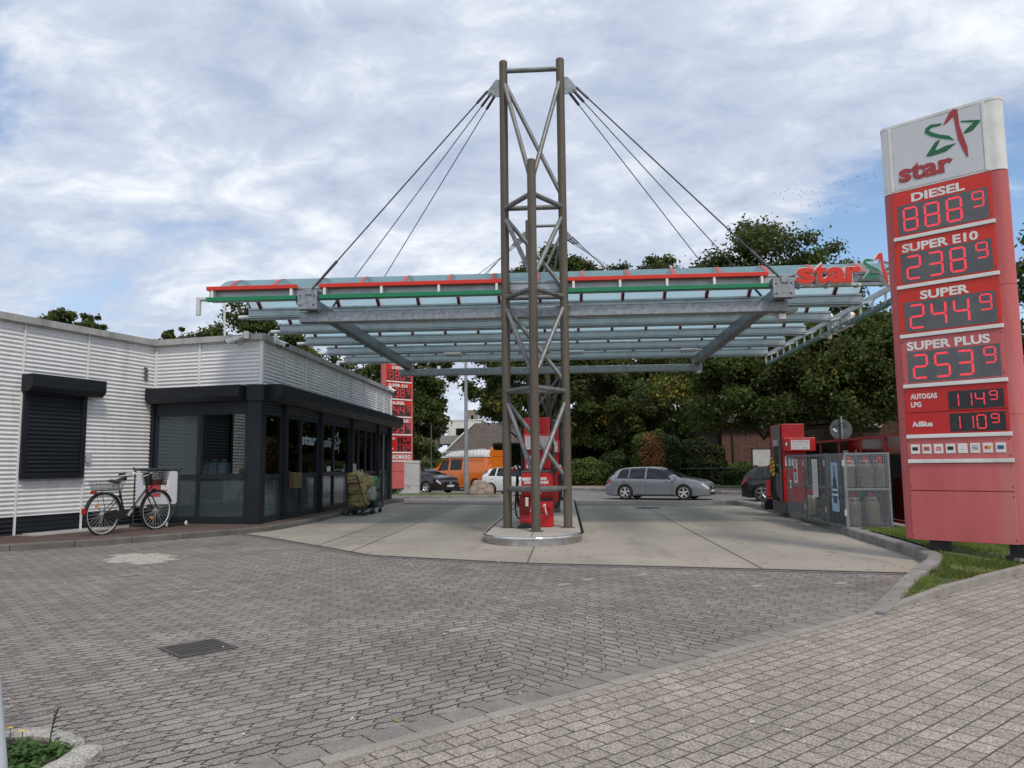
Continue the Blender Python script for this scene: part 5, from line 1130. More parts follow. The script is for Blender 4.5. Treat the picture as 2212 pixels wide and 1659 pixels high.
# ------------------------------------------------------------------ small things in the yard
t = thing('drain_grate', 'square rusty drain grate set into the paved yard', 'drain', (-2.893, 6.01, .002), math.atan2(.33, .30)); h_ = .225
b = MB()
for a in ((-h_, h_, -h_, -h_+.03), (-h_, h_, h_-.03, h_), (-h_, -h_+.03, -h_+.03, h_-.03), (h_-.03, h_, -h_+.03, h_-.03)): b.box(a[0], a[1], a[2], a[3], -.05, .008)
b.build('frame', mat('cast_iron', (.092, .084, .080), .6, .3, var=.3, vs=8), t); b = MB()
for k in range(7): y = -h_+.055+k*.0567; b.box(-h_+.03, h_-.03, y-.013, y+.013, -.03, .006)
b.build('bars', MATS['cast_iron'], t); MB().box(-h_+.005, h_-.005, -h_+.005, h_-.005, .0025, .0035).build('pit', mat('pit_dark', (.012, .007, .006), .9), t)
def slab_ring():
    pass
o = tag(MB().lathe([(0, 0), (.40, 0), (.42, .004), (.40, .008), (0, .008)], (0, 0, 0), 28).build('manhole_cover', mat('cast_iron2', (.06, .06, .06), .6, .3, var=.3, vs=6)), 'dark round manhole cover in the far right forecourt', 'manhole'); o.location = (2.58, 24.9, .006)
def leaf(name, loc, s_, m_, label, rz):
    b = MB(); pts = [(0, -.5), (.18, -.2), (.5, -.3), (.32, .02), (.55, .25), (.2, .22), (0, .6), (-.2, .22), (-.55, .25), (-.32, .02), (-.5, -.3), (-.18, -.2)]
    for i, p in enumerate(pts): b.v.append((p[0]*s_, p[1]*s_, .35*s_*(p[0]**2)+.006))
    b.v.append((0, 0, .012)); n = len(pts)
    for i in range(n): b.f.append((i, (i+1) % n, n)); b.fm.append(0)
    o = b.build(name, m_, None, recalc=False); o.location = loc; o.rotation_euler = (.1, .05, rz); tag(o, label, 'leaf', 'fallen leaves'); return o
M_dl = mat('dead_leaf', (.25, .11, .045), .7); M_pl = mat('pale_leaf', (.20, .21, .09), .6)
leaf('fallen_leaf', (-.95, 4.36, .0), .055, M_pl, 'pale green curled leaf lying nearest the kerb strip', .4)
for (x, y, lab) in ((.95, 7.2, 'brown leaf alone in the middle of the yard'), (-3.35, 4.75, 'brown leaf in the yard left of the drain grate'), (-1.9, 4.95, 'brown leaf in the yard below the drain grate'), (-2.55, 6.45, 'tan leaf just behind the drain grate'), (-3.5, 6.9, 'pale tan leaf in the yard behind and left of the grate')): leaf('fallen_leaf', (x, y, 0), .035, M_dl, lab, x*3)
b = MB(); rr_ = random.Random(3)
for k in range(80):
    x, y = rr_.uniform(-9.5, 4), rr_.uniform(4.0, 12.5)
    if (Vector((x, y, 0))-A0).dot(SN) > 1.2 or (x < -6 and y > 11.5): continue
    a = rr_.uniform(0, 6); d = Vector((math.cos(a), math.sin(a), 0)); p = Vector((x, y, .009)); b.tube(p, p+d*rr_.choice([.022, .03, .012]), .0045, 6)
tag(b.build('litter', mat('cigarette', (.62, .60, .55), .8)), 'scattered cigarette ends and white crumbs on the paving', 'litter', None, 'stuff')
b = MB()
for k in range(150):
    t_ = rr_.uniform(5.7, 12); q = Vector(sp(t_, rr_.choice([rr_.uniform(-.14, -.06), rr_.uniform(.03, .10), rr_.uniform(-.9, -.1)]))); q.z = max(vz(q.x, q.y), .0)+.012 if (q-A0).dot(SN) < 0 else .008; s_ = rr_.uniform(.010, .028); a = rr_.uniform(0, 6)
    b.add([q+Vector((s_*math.cos(a+i*1.57), s_*.6*math.sin(a+i*1.57), rr_.uniform(0, .012))) for i in range(4)], [(0, 1, 2, 3)])
tag(b.build('leaf_litter', M_dl, recalc=False), 'dry leaf crumbs along the edging stones of the grass verge', 'leaf litter', None, 'stuff')
b = MB()
for k in range(90):
    p = LKc[rr_.randrange(0, 12)]; q = p.lerp(LKc[13], 0)+Vector((rr_.uniform(-.3, .3)+.12, rr_.uniform(-.3, .2)-.1, .01)); s_ = rr_.uniform(.012, .03); a = rr_.uniform(0, 6)
    b.add([q+Vector((s_*math.cos(a+i*1.57), s_*.7*math.sin(a+i*1.57), rr_.uniform(0, .012))) for i in range(4)], [(0, 1, 2, 3)])
tag(b.build('leaf_litter', M_dl, recalc=False), 'brown leaf crumbs blown against the left kerb', 'leaf litter', None, 'stuff')
# planter ring and weeds, bottom left
t = thing('planter_ring', 'broken round stone planter edge at the yard corner with weeds inside', 'planter', (-2.83, 3.66, 0)); M_pl_st = mat('planter_stone', (.36, .34, .31), .9, var=.3, vs=7, spk=.35, spks=90, bump=1., bs=45)
def arcstone(a0, a1, r0_, r1_, h, seed):
    b = MB(); n = 14; rg = random.Random(seed)
    for i in range(n+1):
        a = a0+(a1-a0)*i/n; e = 1-.5*max(0, abs(i/n-.5)*2-.8)*5*.4
        for (r_, z) in ((r0_, -.02), (r0_-.008, h*.7*e), (r0_+.03, h*e), ((r0_+r1_)/2, h*1.05*e), (r1_-.03, h*.95*e), (r1_, h*.6*e), (r1_, -.02)):
            j = rg.uniform(-.007, .007); b.v.append(((r_+j)*math.cos(a), (r_+j)*math.sin(a), z+j))
    k = 7
    for i in range(n):
        for j in range(k-1): b.f.append((i*k+j, i*k+j+1, i*k+k+j+1, i*k+k+j)); b.fm.append(0)
    b.f += [tuple(range(k)), tuple(range(n*k, n*k+k))]; b.fm += [0, 0]; return b
arcstone(R(38), R(165), .33, .45, .032, 1).build('ring_stone', M_pl_st, t, smooth=60); arcstone(R(-30), R(24), .40, .54, .042, 2).build('ring_stone', M_pl_st, t, smooth=60); arcstone(R(180), R(300), .33, .44, .03, 4).build('ring_stone', M_pl_st, t, smooth=60)
b = MB(); b.sheet([(.40*math.cos(i*.35), .40*math.sin(i*.35)) for i in range(18)], .006); b.build('soil', M_soil, t, recalc=False)
b = MB(); rg = random.Random(12)
for k in range(1700):
    a, r_ = rg.uniform(0, 6.28), .40*math.sqrt(rg.random()); p = Vector((r_*math.cos(a), r_*math.sin(a), 0)); 
    if p.y > .22: continue
    z = rg.uniform(.012, .055); s_ = rg.uniform(.012, .024); an = rg.uniform(0, 6.28); tl = rg.uniform(-.6, .6); d1 = Vector((math.cos(an), math.sin(an), tl))*s_; d2 = Vector((-math.sin(an), math.cos(an), rg.uniform(-.5, .5)))*s_*.7
    c = p+Z*z; b.add([c-d1, c+d2, c+d1, c-d2], [(0, 1, 2, 3)])
b.v = [(x-2.83, y+3.66, z) for x, y, z in b.v]
tag(b.build('weeds', M_weed, None, recalc=False), 'low green weeds growing inside the stone planter ring', 'weeds', None, 'stuff')
for (x, y, h_, l) in ((-2.90, 3.96, .06, 'yellow flower at the back edge of the planter ring'), (-2.79, 3.90, .065, 'yellow flower nearest the middle of the planter ring'), (-2.84, 3.80, .085, 'yellow flower low in the planter by the white post')):
    f = thing('dandelion', l, 'flower', (x, y, .01), 0, 'dandelions in the planter'); MB().path([(0, 0, 0), (.005, .0, h_*.5), (0, .004, h_)], .002, 5).build('stem', M_weed, f)
    b = MB(); 
    for k in range(14): a = k*.449; b.add([(0, 0, h_), (.014*math.cos(a-.2), .014*math.sin(a-.2), h_+.004), (.018*math.cos(a), .018*math.sin(a), h_+.006), (.014*math.cos(a+.2), .014*math.sin(a+.2), h_+.004)], [(0, 1, 2, 3)])
    b.build('flower_head', mat('dandelion', (.75, .50, .01), .6), f, recalc=False)
b = MB().path(catmull([(0, 0, 0), (.01, .0, .09), (.025, .01, .17), (.045, .01, .20)], 4), [.004]*12+[.002], 5); 
for k in range(7): z = .05+.02*k; b.add([(.012, 0, z), (.03, .01, z+.012), (.04, -.005, z+.02), (.02, -.01, z+.012)], [(0, 1, 2, 3)])
o = tag(b.build('weed_stalk', M_weed), 'single tall weed stalk in front of the planter edge stone', 'weed'); o.location = (-2.64, 3.9, .0)
o = tag(MB().tube((-2.78, 3.5, 1.2), (-2.612, 3.5, -.02), .036, 16, .05).build('post', mat('post_white', (.50, .54, .58), .45, var=.1, dirt=(.36, .38, .40)), smooth=40), 'leaning white post cut by the left edge of the view', 'post')
# real grass on the near verge
b = MB(); rg = random.Random(5)
def inside(p):
    n_ = (p-A0).dot(SN)
    if n_ > -.10: return False
    return True
RKi = [(p.x, p.y) for p in RKc]
def right_of_kerb(x, y):
    best = None
    for i in range(len(RKi)-1):
        (x0, y0), (x1, y1) = RKi[i], RKi[i+1]; dx, dy = x1-x0, y1-y0; u = max(0, min(1, ((x-x0)*dx+(y-y0)*dy)/(dx*dx+dy*dy+1e-9))); px, py = x0+dx*u, y0+dy*u; d = math.hypot(x-px, y-py)
        if best is None or d < best[0]: best = (d, dx*(y-y0)-dy*(x-x0))
    return best[1] > 0 and best[0] > .17
cnt = 0
while cnt < 20000:
    x, y = rg.uniform(2.9, 8.6), rg.uniform(7.4, 14.9); p = Vector((x, y, vz(x, y)+.002))
    if not inside(p) or not right_of_kerb(x, y): continue
    if mnoise.noise(Vector((x*1.3, y*1.3, 3))) < -.12 and rg.random() < .75: continue
    dd = (Vector((x, y, 0))-Vector((5.5, 11.0, 0))); 
    if abs(dd.dot(Vector((.648, .761, 0)))) < .28 and abs(dd.dot(Vector((.761, -.648, 0)))) < .85 and rg.random() < .75: continue
    a = rg.uniform(0, 6.28); w_ = rg.uniform(.004, .009); h_ = rg.uniform(.02, .06)*(1+.9*mnoise.noise(Vector((x*2, y*2, 0)))); lean = Vector((rg.uniform(-.6, .6), rg.uniform(-.6, .6), 1))*h_; q = Vector((math.cos(a), math.sin(a), 0))*w_
    b.add([p-q, p+q, p+lean], [(0, 1, 2)]); cnt += 1
tag(b.build('grass', M_grass, None, recalc=False), 'sunlit short grass on the verge below the price sign', 'grass', None, 'stuff')
o = tag(MB().ext([(0, 0), (.32, .03), (.36, .2), (.12, .24), (-.05, .14)], (0, 0, 0), (1, 0, 0), (0, 1, 0), (0, 0, .04)).build('flat_stone', M_kerb), 'pale flat stone in the grass by the foot of the near price sign', 'stone'); o.location = (5.86, 10.58, .085)
# ------------------------------------------------------------------ vehicles
def interp(tab, u):
    if u <= tab[0][0]: return tab[0][1]
    for i in range(len(tab)-1):
        if u <= tab[i+1][0]:
            a, c = tab[i], tab[i+1]; k = (u-a[0])/(c[0]-a[0]); k = k*k*(3-2*k)*.35+k*.65; return a[1]+(c[1]-a[1])*k
    return tab[-1][1]
def paint(name, col, metal=0., rough=.28): return mat(name, col, rough, metal, var=.03, vs=1, coat=.6, spec=.5)
def vehicle(name, label, cat, loc, yaw, sc, L_, Wd, H, top, belt, wheels, wr, paint_m, side_win, ws, rw, roofw=.72, beltw=.95, low=.17, extras=None, glass_z=(.10, .90), door_x=(), rimc=None, rear_light=True, sill_m=None, plate_f=True):
    """x forward from the tail (0..1 of length); top / belt give heights over the length"""
    t = thing(name, label, cat, loc, yaw, None, sc); hw = Wd/2; NS = 46
    us = [i/(NS-1) for i in range(NS)]
    def plan(u):       # plan-view taper of the body at tail and nose
        a = min(1, u/.10); c = min(1, (1-u)/.13); return (1-.17*(1-a)**2)*(1-.26*(1-c)**2.2)
    def sect(u):
        zt, zb_, w_ = interp(top, u), min(interp(belt, u), interp(top, u)-.012), hw*plan(u); g_ = zt-zb_; gw = max(0., min(1, (g_-.03)/.30))
        wb = w_*beltw; wt = wb*(1-(1-roofw)*gw); zl = low+(.05*(max(0, .06-u)/.06)+.03*max(0, (u-.9)/.1))
        return [(0, zl), (w_*.86, zl), (w_*.95, zl+.05), (w_*.975, zl+.16), (w_, zl+(zb_-zl)*.55), (w_*.99, zb_-(zb_-zl)*.16), (wb, zb_), (wb+(wt-wb)*.5, zb_+g_*.46), (wt+.005, zb_+g_*.86), (wt*.90, zb_+g_*.96), (wt*.62, zb_+g_*.995), (0, zt)]
    def Pt(u, j, s_=-1):   # j float along the section, s_ = -1 right side (y<0), +1 left
        q = sect(u); i = min(int(j), len(q)-2); k = j-i; return Vector((L_*(u-.5), s_*(q[i][0]+(q[i+1][0]-q[i][0])*k), q[i][1]+(q[i+1][1]-q[i][1])*k))
    b = MB(); rows = []
    for u in us:
        q = sect(u); x = L_*(u-.5); ring_ = [(x, -y, z) for y, z in q]+[(x, y, z) for y, z in q[-2:0:-1]]; rows.append(ring_)
    n = len(rows[0])
    for r_ in rows: b.v += r_
    for i in range(NS-1):
        for j in range(n): b.f.append((i*n+j, i*n+(j+1) % n, (i+1)*n+(j+1) % n, (i+1)*n+j)); b.fm.append(0)
    b.f += [tuple(range(n)), tuple(range((NS-1)*n, NS*n))]; b.fm += [0, 0]
    body = b.build('body', [paint_m, M_black], t)
    cut = MB()
    for u in wheels:
        for s_ in (-1, 1): x = L_*(u-.5); cut.tube((x, s_*(hw+.2), wr*1.02), (x, s_*(hw-.30), wr*1.02), wr*1.13, 28)
    co = cut.build('cutter', [M_black]); co.parent = t
    md = body.modifiers.new('arch', 'BOOLEAN'); md.object = co; md.operation = 'DIFFERENCE'; md.solver = 'EXACT'; md.material_mode = 'TRANSFER'
    bpy.context.view_layer.update()
    me = bpy.data.meshes.new_from_object(body.evaluated_get(bpy.context.evaluated_depsgraph_get())); body.modifiers.clear(); body.data = me
    bpy.data.objects.remove(co, do_unlink=True); me.polygons.foreach_set('use_smooth', [True]*len(me.polygons)); me.set_sharp_from_angle(angle=R(38))
    def patch_(name_, m_, u0, u1, j0, j1, s_, off=.006, nu=8, nj=4, par=None, edge=None):
        bb = MB()
        for i in range(nu+1):
            for j in range(nj+1):
                ju = j/nj; u = u0+(u1-u0)*i/nu
                if edge: e0, e1 = edge(ju); u = e0+(e1-e0)*i/nu
                p = Pt(u, j0+(j1-j0)*ju, s_); c = Vector((p.x*.98, 0, H*.45)); d = (p-c).normalized(); bb.v.append(tuple(p+d*off))
        for i in range(nu):
            for j in range(nj): a = i*(nj+1)+j; bb.f.append((a, a+1, a+nj+2, a+nj+1)); bb.fm.append(0)
        return bb.build(name_, m_, par or t, smooth=50, recalc=False)
    for s_ in (-1, 1):
        for (a0, a1, c0, c1) in side_win:     # bottom from a0 to a1, top from c0 to c1
            patch_('side_window', M_carglass, 0, 0, 6+glass_z[0], 8+glass_z[1]-.9+.85, s_, .008, 8, 5, None, lambda ju, a=(a0, a1, c0, c1): (a[0]+(a[2]-a[0])*ju, a[1]+(a[3]-a[1])*ju))
    def cross(name_, u0, u1, m_):    # windscreen / tail window across the car
        bb = MB(); nu = 7; js = [7.0, 8.0, 9.0, 10.0, 11.0]
        for i in range(nu+1):
            u = u0+(u1-u0)*i/nu; ps = [Pt(u, j, -1) for j in js]+[Pt(u, j, 1) for j in js[-2::-1]]
            for p in ps: bb.v.append((p.x+(.012 if u0 > .5 else -.012), p.y*.985, p.z+.012))
        m2 = 2*len(js)-1
        for i in range(nu):
            for j in range(m2-1): a = i*m2+j; bb.f.append((a, a+1, a+m2+1, a+m2)); bb.fm.append(0)
        bb.build(name_, m_, t, smooth=60, recalc=False)
    cross('windscreen', ws[0], ws[1], M_carglass); cross('tail_window', rw[0], rw[1], M_carglass)
    for u in wheels:
        for s_ in (-1, 1):
            x = L_*(u-.5); y = s_*(hw-.10); b = MB().lathe([(wr*.62, -.10), (wr*.93, -.10), (wr, -.07), (wr, .07), (wr*.93, .10), (wr*.66, .10), (wr*.62, .07)], (x, y, wr), 28, 'y'); w_ = b.build('wheel', M_tyre, t, smooth=35)
            b = MB().lathe([(0, s_*.03), (wr*.66, s_*.03)], (x, y, wr), 24, 'y'); b.build('brake', M_black, w_, recalc=False)
            b = MB().lathe([(wr*.60, s_*.07), (wr*.66, s_*.105), (wr*.69, s_*.10)], (x, y, wr), 28, 'y'); b.lathe([(0, s_*.085), (wr*.13, s_*.085), (wr*.15, s_*.06)], (x, y, wr), 14, 'y')
            for k in range(5):
                a = 2*math.pi*k/5+.3; ca, sa = math.cos(a), math.sin(a); pa = Vector((-sa, 0, ca)); pr_ = Vector((ca, 0, sa)); o = Vector((x, y+s_*.075, wr)); hw0, hw1 = wr*.10, wr*.20
                b.add([o+pr_*wr*.10-pa*hw0, o+pr_*wr*.10+pa*hw0, o+pr_*wr*.63+pa*hw1*.9+Vector((0, s_*.02, 0)), o+pr_*wr*.63-pa*hw1*.25+Vector((0, s_*.02, 0))], [(0, 1, 2, 3)])
            b.build('rim', rimc or M_rim, w_, recalc=False)
    for s_ in (-1, 1):
        patch_('headlight', mat('lamp_glass', (.55, .58, .60), .08, .2), .945, .992, 4.9, 5.9, s_, .008, 5, 3)
        if rear_light: patch_('tail_light', mat('tail_red', (.45, .01, .01), .3), .004, .06, 4.9, 5.9, s_, .008, 5, 3)
        for u in door_x:
            b = MB(); ps = [Pt(u, 2.4+j*.36, s_)+Vector((0, s_*.003, 0)) for j in range(11)]; b.path(ps, .0045, 4); b.build('door_gap', M_black, t)
            hnd = Pt(u-.045 if u > .2 else u, 5.05, s_); MB().bar(hnd+Vector((-.07, s_*.012, 0)), hnd+Vector((.07, s_*.012, 0)), .03, .03).build('door_handle', paint_m if extras != 'dark' else M_black, t, bevel=.006)
        mp = Pt(ws[1]-.045, 6.2, s_); MB().hexa([mp+Vector((-.05, s_*.03, .02)), mp+Vector((.07, s_*.05, .02)), mp+Vector((.05, s_*.22, .03)), mp+Vector((-.04, s_*.20, .03))], [mp+Vector((-.05, s_*.03, .13)), mp+Vector((.05, s_*.05, .12)), mp+Vector((.03, s_*.22, .12)), mp+Vector((-.04, s_*.2, .14))]).build('wing_mirror', paint_m, t, bevel=.02)
        ps = [Pt(wheels[0]+.10+(wheels[1]-wheels[0]-.19)*i/8, 2.2, s_)+Vector((0, s_*.006, 0)) for i in range(9)]; MB().path(ps, .022, 5).build('sill', sill_m or M_blackp, t)
    xe = L_*.5+.004; wn = hw*.74*.9; zb_ = interp(belt, 1.)
    g_ = MB().box(xe-.02, xe+.006, -wn*.72, wn*.72, .50, .64); g_.build('grille', M_black, t); MB().box(xe-.02, xe+.008, -wn*.85, wn*.85, .24, .36).build('lower_grille', M_black, t)
    b = MB().lathe([(0, xe+.012), (.05, xe+.012), (.055, xe)], (0, 0, .585), 16, 'x'); b.build('badge', M_alul, t, recalc=False)
    if plate_f: MB().box(xe, xe+.014, -.26, .26, .37, .48).build('number_plate', M_plate, t)
    MB().box(-L_*.5-.014, -L_*.5, -.26, .26, .62, .73).build('number_plate', M_plate, t)
    return t, Pt, patch_
RZ = -.115
P_wag = paint('paint_grey', (.25, .265, .29), .35, .22); P_plum = paint('paint_plum', (.042, .026, .034), .4, .25); P_or = paint('paint_orange', (.72, .165, .015)); P_wh = paint('paint_white', (.72, .73, .74)); P_bk = paint('paint_black', (.012, .013, .015), .2, .2)
# grey estate
top = [(0, .80), (.02, .93), (.055, 1.12), (.09, 1.33), (.13, 1.425), (.28, 1.485), (.42, 1.49), (.52, 1.455), (.58, 1.40), (.66, 1.25), (.745, 1.03), (.78, 1.01), (.87, .955), (.94, .86), (.975, .76), (1, .60)]
belt = [(0, .78), (.05, .99), (.12, 1.01), (.4, .975), (.7, .95), (.78, .95), (.88, .88), (.95, .78), (1, .56)]
t, Pt, pf = vehicle('estate_car', 'grey metallic estate car with silver roof rails driving along the street', 'car', (4.05, 33.6, RZ), R(-24), .90, 4.95, 1.86, 1.5, top, belt, (.205, .775), .345, P_wag,
    [(.125, .235, .16, .235), (.245, .40, .245, .40), (.415, .655, .415, .565)], (.575, .742), (.03, .10), door_x=(.245, .41, .665))
for s_ in (-1, 1):
    MB().path([Pt(.12+.42*i/8, 9.3, s_)+Vector((0, 0, .035 if 0 < i < 8 else .0)) for i in range(9)], .018, 6).build('roof_rail', M_chrome, t, smooth=60)
    MB().path([Pt(.10+.56*i/10, 6.05, s_)+Vector((0, s_*.006, 0)) for i in range(11)], .014, 4).build('chrome_trim', M_chrome, t)
# plum saloon-estate
t, Pt, pf = vehicle('estate_car', 'dark plum estate car waiting half hidden by the white cabinet', 'car', (-8.25, 43.6, RZ), R(-36), 1.0, 4.77, 1.83, 1.47, top, belt, (.20, .79), .335, P_plum,
    [(.125, .235, .16, .235), (.245, .40, .245, .40), (.415, .655, .415, .565)], (.575, .742), (.03, .10), door_x=(.245, .41, .665))
# white hatchback
toph = [(0, .75), (.02, .95), (.06, 1.15), (.13, 1.38), (.2, 1.44), (.35, 1.455), (.5, 1.43), (.57, 1.36), (.66, 1.2), (.75, 1.02), (.8, .99), (.9, .91), (.96, .8), (1, .58)]
belth = [(0, .72), (.06, .98), (.14, 1.0), (.5, .96), (.74, .95), (.88, .86), (.95, .76), (1, .54)]
vehicle('hatchback', 'small white hatchback waiting behind the boulder, partly behind the mast', 'car', (-2.35, 39.3, RZ), R(-24), .97, 4.05, 1.75, 1.45, toph, belth, (.185, .815), .32, P_wh, [(.15, .25, .20, .25), (.27, .42, .27, .42), (.44, .66, .44, .56)], (.57, .745), (.03, .12), door_x=(.26, .43, .68))
# black crossover
tops = [(0, .82), (.015, 1.0), (.05, 1.18), (.10, 1.40), (.15, 1.50), (.3, 1.545), (.45, 1.54), (.55, 1.46), (.64, 1.27), (.73, 1.10), (.78, 1.07), (.9, 1.0), (.96, .86), (1, .62)]
belts = [(0, .80), (.05, 1.05), (.14, 1.10), (.5, 1.03), (.72, 1.02), (.88, .95), (.95, .82), (1, .58)]
vehicle('crossover_car', 'black crossover car disappearing behind the right pump and glass screen', 'car', (8.98, 31.2, RZ), R(-14), .90, 4.42, 1.82, 1.56, tops, belts, (.19, .80), .355, P_bk, [(.13, .22, .165, .22), (.24, .40, .24, .40), (.42, .65, .42, .55)], (.555, .725), (.03, .10), door_x=(.24, .41, .67), rimc=M_chrome)
# orange van
topv = [(0, 1.92), (.01, 1.95), (.1, 1.96), (.5, 1.96), (.66, 1.95), (.74, 1.80), (.84, 1.36), (.86, 1.28), (.93, 1.12), (.98, .95), (1, .75)]
beltv = [(0, 1.15), (.5, 1.15), (.7, 1.13), (.84, 1.12), (.92, 1.0), (.97, .86), (1, .7)]
t, Pt, pf = vehicle('service_van', 'orange service van with white high roof and ladders on its side', 'van', (-6.1, 47.6, RZ), R(146), 1.06, 4.9, 1.90, 1.96, topv, beltv, (.205, .815), .34, P_or, [(.42, .60, .42, .60), (.63, .80, .63, .715)], (.735, .845), (.0, .008), roofw=.86, beltw=.98, door_x=(.41, .615, .81), rear_light=True, sill_m=P_or)
b = MB(); secs = [(-2.38, .02, .80), (-2.36, .34, .72), (-1.2, .44, .74), (.2, .42, .74), (1.0, .24, .70), (1.45, .02, .62)]
for x, h_, w_ in secs:
    for y, z in ((-w_-.07, 0), (-w_, h_*.55), (-w_*.8, h_), (w_*.8, h_), (w_, h_*.55), (w_+.07, 0)): b.v.append((x, y, 1.90+z))
for i in range(len(secs)-1):
    for j in range(5): b.f.append((i*6+j, i*6+j+1, i*6+j+7, i*6+j+6)); b.fm.append(0)
b.f += [(0, 1, 2, 3, 4, 5)]; b.fm += [0]; b.build('high_roof', M_white, t, smooth=40)
MB().ext([(-.86, 0), (-.76, .34), (.76, .34), (.86, 0)], (-2.40, 0, 1.6), (0, 1, 0), (0, 0, 2.0), (-.04, 0, 0)).build('rear_panel', P_or, t)
for x in (-1.9, .15): MB().lathe([(.08, 0), (.08, .06), (.065, .16), (0, .18)], (x, 0, 2.30), 14).build('beacon', mat('beacon_orange', (.75, .17, .02), .25), t, smooth=50)
for o_ in (0,):
    b = MB(); xa, xb = -2.2, 1.15; y = .93
    for z0, z1 in ((1.92, 1.98), (2.36, 2.22)): b.bar((xa, y, z0), (xb, y+.0, z1-.0), .04, .05)
    for k in range(13): x = xa+.1+(xb-xa-.2)*k/12; b.tube((x, y, 1.94), (x, y, 2.30), .014, 6)
    b.build('ladder', M_alul, t)
MB().box(1.55, 1.95, .952, .962, .70, .82).build('red_print', mat('van_print', (.55, .04, .03), .5), t)
# ------------------------------------------------------------------ left island furniture
t = thing('utility_cabinet', 'white street utility cabinet beside the far price sign', 'cabinet', (-8.18, 40.3, -.012), R(6)); MB().box(-.66, .5, -.35, .35, 0, .38).build('base', mat('cabinet_grey', (.48, .48, .48), .6, var=.06, vs=2), t, bevel=.01)
MB().box(-.67, .51, -.36, .36, .385, 1.62).build('body', mat('cabinet_grey', (.48, .48, .48), .6, var=.06, vs=2), t, bevel=.015); MB().box(-.69, .53, -.38, .38, 1.56, 1.70).build('lid', mat('cabinet_grey', (.48, .48, .48), .6), t, bevel=.02); b = MB()
b.box(-.645, .13, -.368, -.358, .42, 1.5); b.build('door', mat('cabinet_door', (.45, .45, .455), .6), t, bevel=.004); MB().box(-.52, -.38, -.356, -.35, .28, .31).build('slot', M_black, t); MB().box(-.1, .04, -.356, -.35, .28, .31).build('slot', M_black, t)
bm_ = bmesh.new(); bmesh.ops.create_icosphere(bm_, subdivisions=4, radius=1)
for v in bm_.verts:
    p = v.co; k = 1+.28*mnoise.fractal(p*1.1+Vector((4, 1, 0)), 1., 2., 5); v.co = Vector((p.x*.62*k+.12*p.z, p.y*.5*k, max(-.15, p.z*.56*k+.10*(-p.x))))
me = bpy.data.meshes.new('boulder'); bm_.to_mesh(me); bm_.free(); me.polygons.foreach_set('use_smooth', [True]*len(me.polygons)); me.materials.append(mat('boulder_stone', (.26, .205, .165), .9, var=.35, vs=3, spk=.2, spks=30, bump=.8, bs=9))
o = bpy.data.objects.new('boulder', me); COL.objects.link(o); o.location = (-4.18, 37.75, .08); tag(o, 'big brown field boulder lying on the grass island by the lamp pole', 'boulder')
t = thing('lamp_post', 'tall plain galvanised lamp post rising past the canopy edge', 'lamp post', (-4.98, 38.6, -.02)); b = MB().tube((0, 0, 0), (0, 0, .9), .125, 14, .12); b.tube((0, 0, .9), (0, 0, 8.4), .115, 14, .06); b.build('pole', mat('post_galv', (.30, .33, .345), .5, .4, var=.2, vs=3), t, smooth=50)
MB().bar((0, -.05, 8.35), (-1.0, -.3, 8.6), .08, .08).build('arm', M_steeld, t)
t = thing('street_lamp', 'old fashioned bell shaped street lamp on a thin green post', 'lamp post', (-8.75, 50.0, -.1)); b = MB().tube((0, 0, 0), (0, 0, 4.6), .05, 10); b.path(catmull([(0, 0, 4.6), (-.1, 0, 4.98), (-.42, 0, 5.08), (-.66, 0, 4.86), (-.68, 0, 4.62)], 5), .028, 8); b.build('post', mat('lamp_green', (.085, .095, .07), .5), t, smooth=60)
MB().lathe([(.03, .30), (.10, .22), (.13, .08), (.17, -.08), (.25, -.18), (.26, -.22), (.1, -.2)], (-.68, 0, 4.45), 18).build('bell_shade', mat('lamp_green2', (.17, .17, .125), .5), t, smooth=60); MB().lathe([(0, -.30), (.09, -.27), (.12, -.2)], (-.68, 0, 4.45), 14).build('lamp_glass', M_alul, t, smooth=60)
# ------------------------------------------------------------------ houses
M_render = mat('white_render', (.80, .795, .77), .8, var=.06, vs=.6, dirt=(.52, .51, .48)); M_tiles = None
def tilemat():
    m, tt = newmat('roof_tiles'); g = G(tt); p = g.pos(); sp_ = g.n('ShaderNodeSeparateXYZ'); g.l(p, sp_.inputs[0]); cb = g.n('ShaderNodeCombineXYZ'); g.l(sp_.outputs[0], cb.inputs[0]); g.l(sp_.outputs[2], cb.inputs[1])
    br = g.n('ShaderNodeTexBrick'); g.l(cb.outputs[0], br.inputs[0]); br.inputs['Scale'].default_value = 1; br.inputs['Brick Width'].default_value = .30; br.inputs['Row Height'].default_value = .21; br.inputs['Mortar Size'].default_value = .02
    for k, c in (('Color1', (.115, .095, .085)), ('Color2', (.15, .125, .11)), ('Mortar', (.04, .035, .03))): br.inputs[k].default_value = (*c, 1)
    g.out(g.bsdf(br.outputs['Color'], .75, 0, g.bump(br.outputs['Fac'], -.5, .03))); return m
M_tiles = tilemat()
hs = thing('white_house', 'white rendered house with grey balcony and brown tiled roof between the trees', 'house', (-9.2, 75, 0))
def hb(mb, name, m, par=None, **kw): mb.v = [(x+9.2, y-75, z) for x, y, z in mb.v]; return mb.build(name, m, par or hs, **kw)
hb(MB().box(-11.53, -8.2, 75, 82, 0, 5.8).box(-11.60, -8.1, 74.95, 82, 5.8, 5.92), 'wall', M_render); hb(MB().add([(-8.75, 74.4, 5.5), (-2.0, 74.4, 5.5), (-2, 72, 1.9), (-12.2, 72.0, 1.9)], [(0, 1, 2, 3)]).box(-12, -2, 72.2, 80, 0, 1.9), 'roof', M_tiles)
hb(MB().bar((-8.8, 74.3, 5.52), (-12.15, 71.9, 1.95), .12, .10), 'verge_board', M_white)
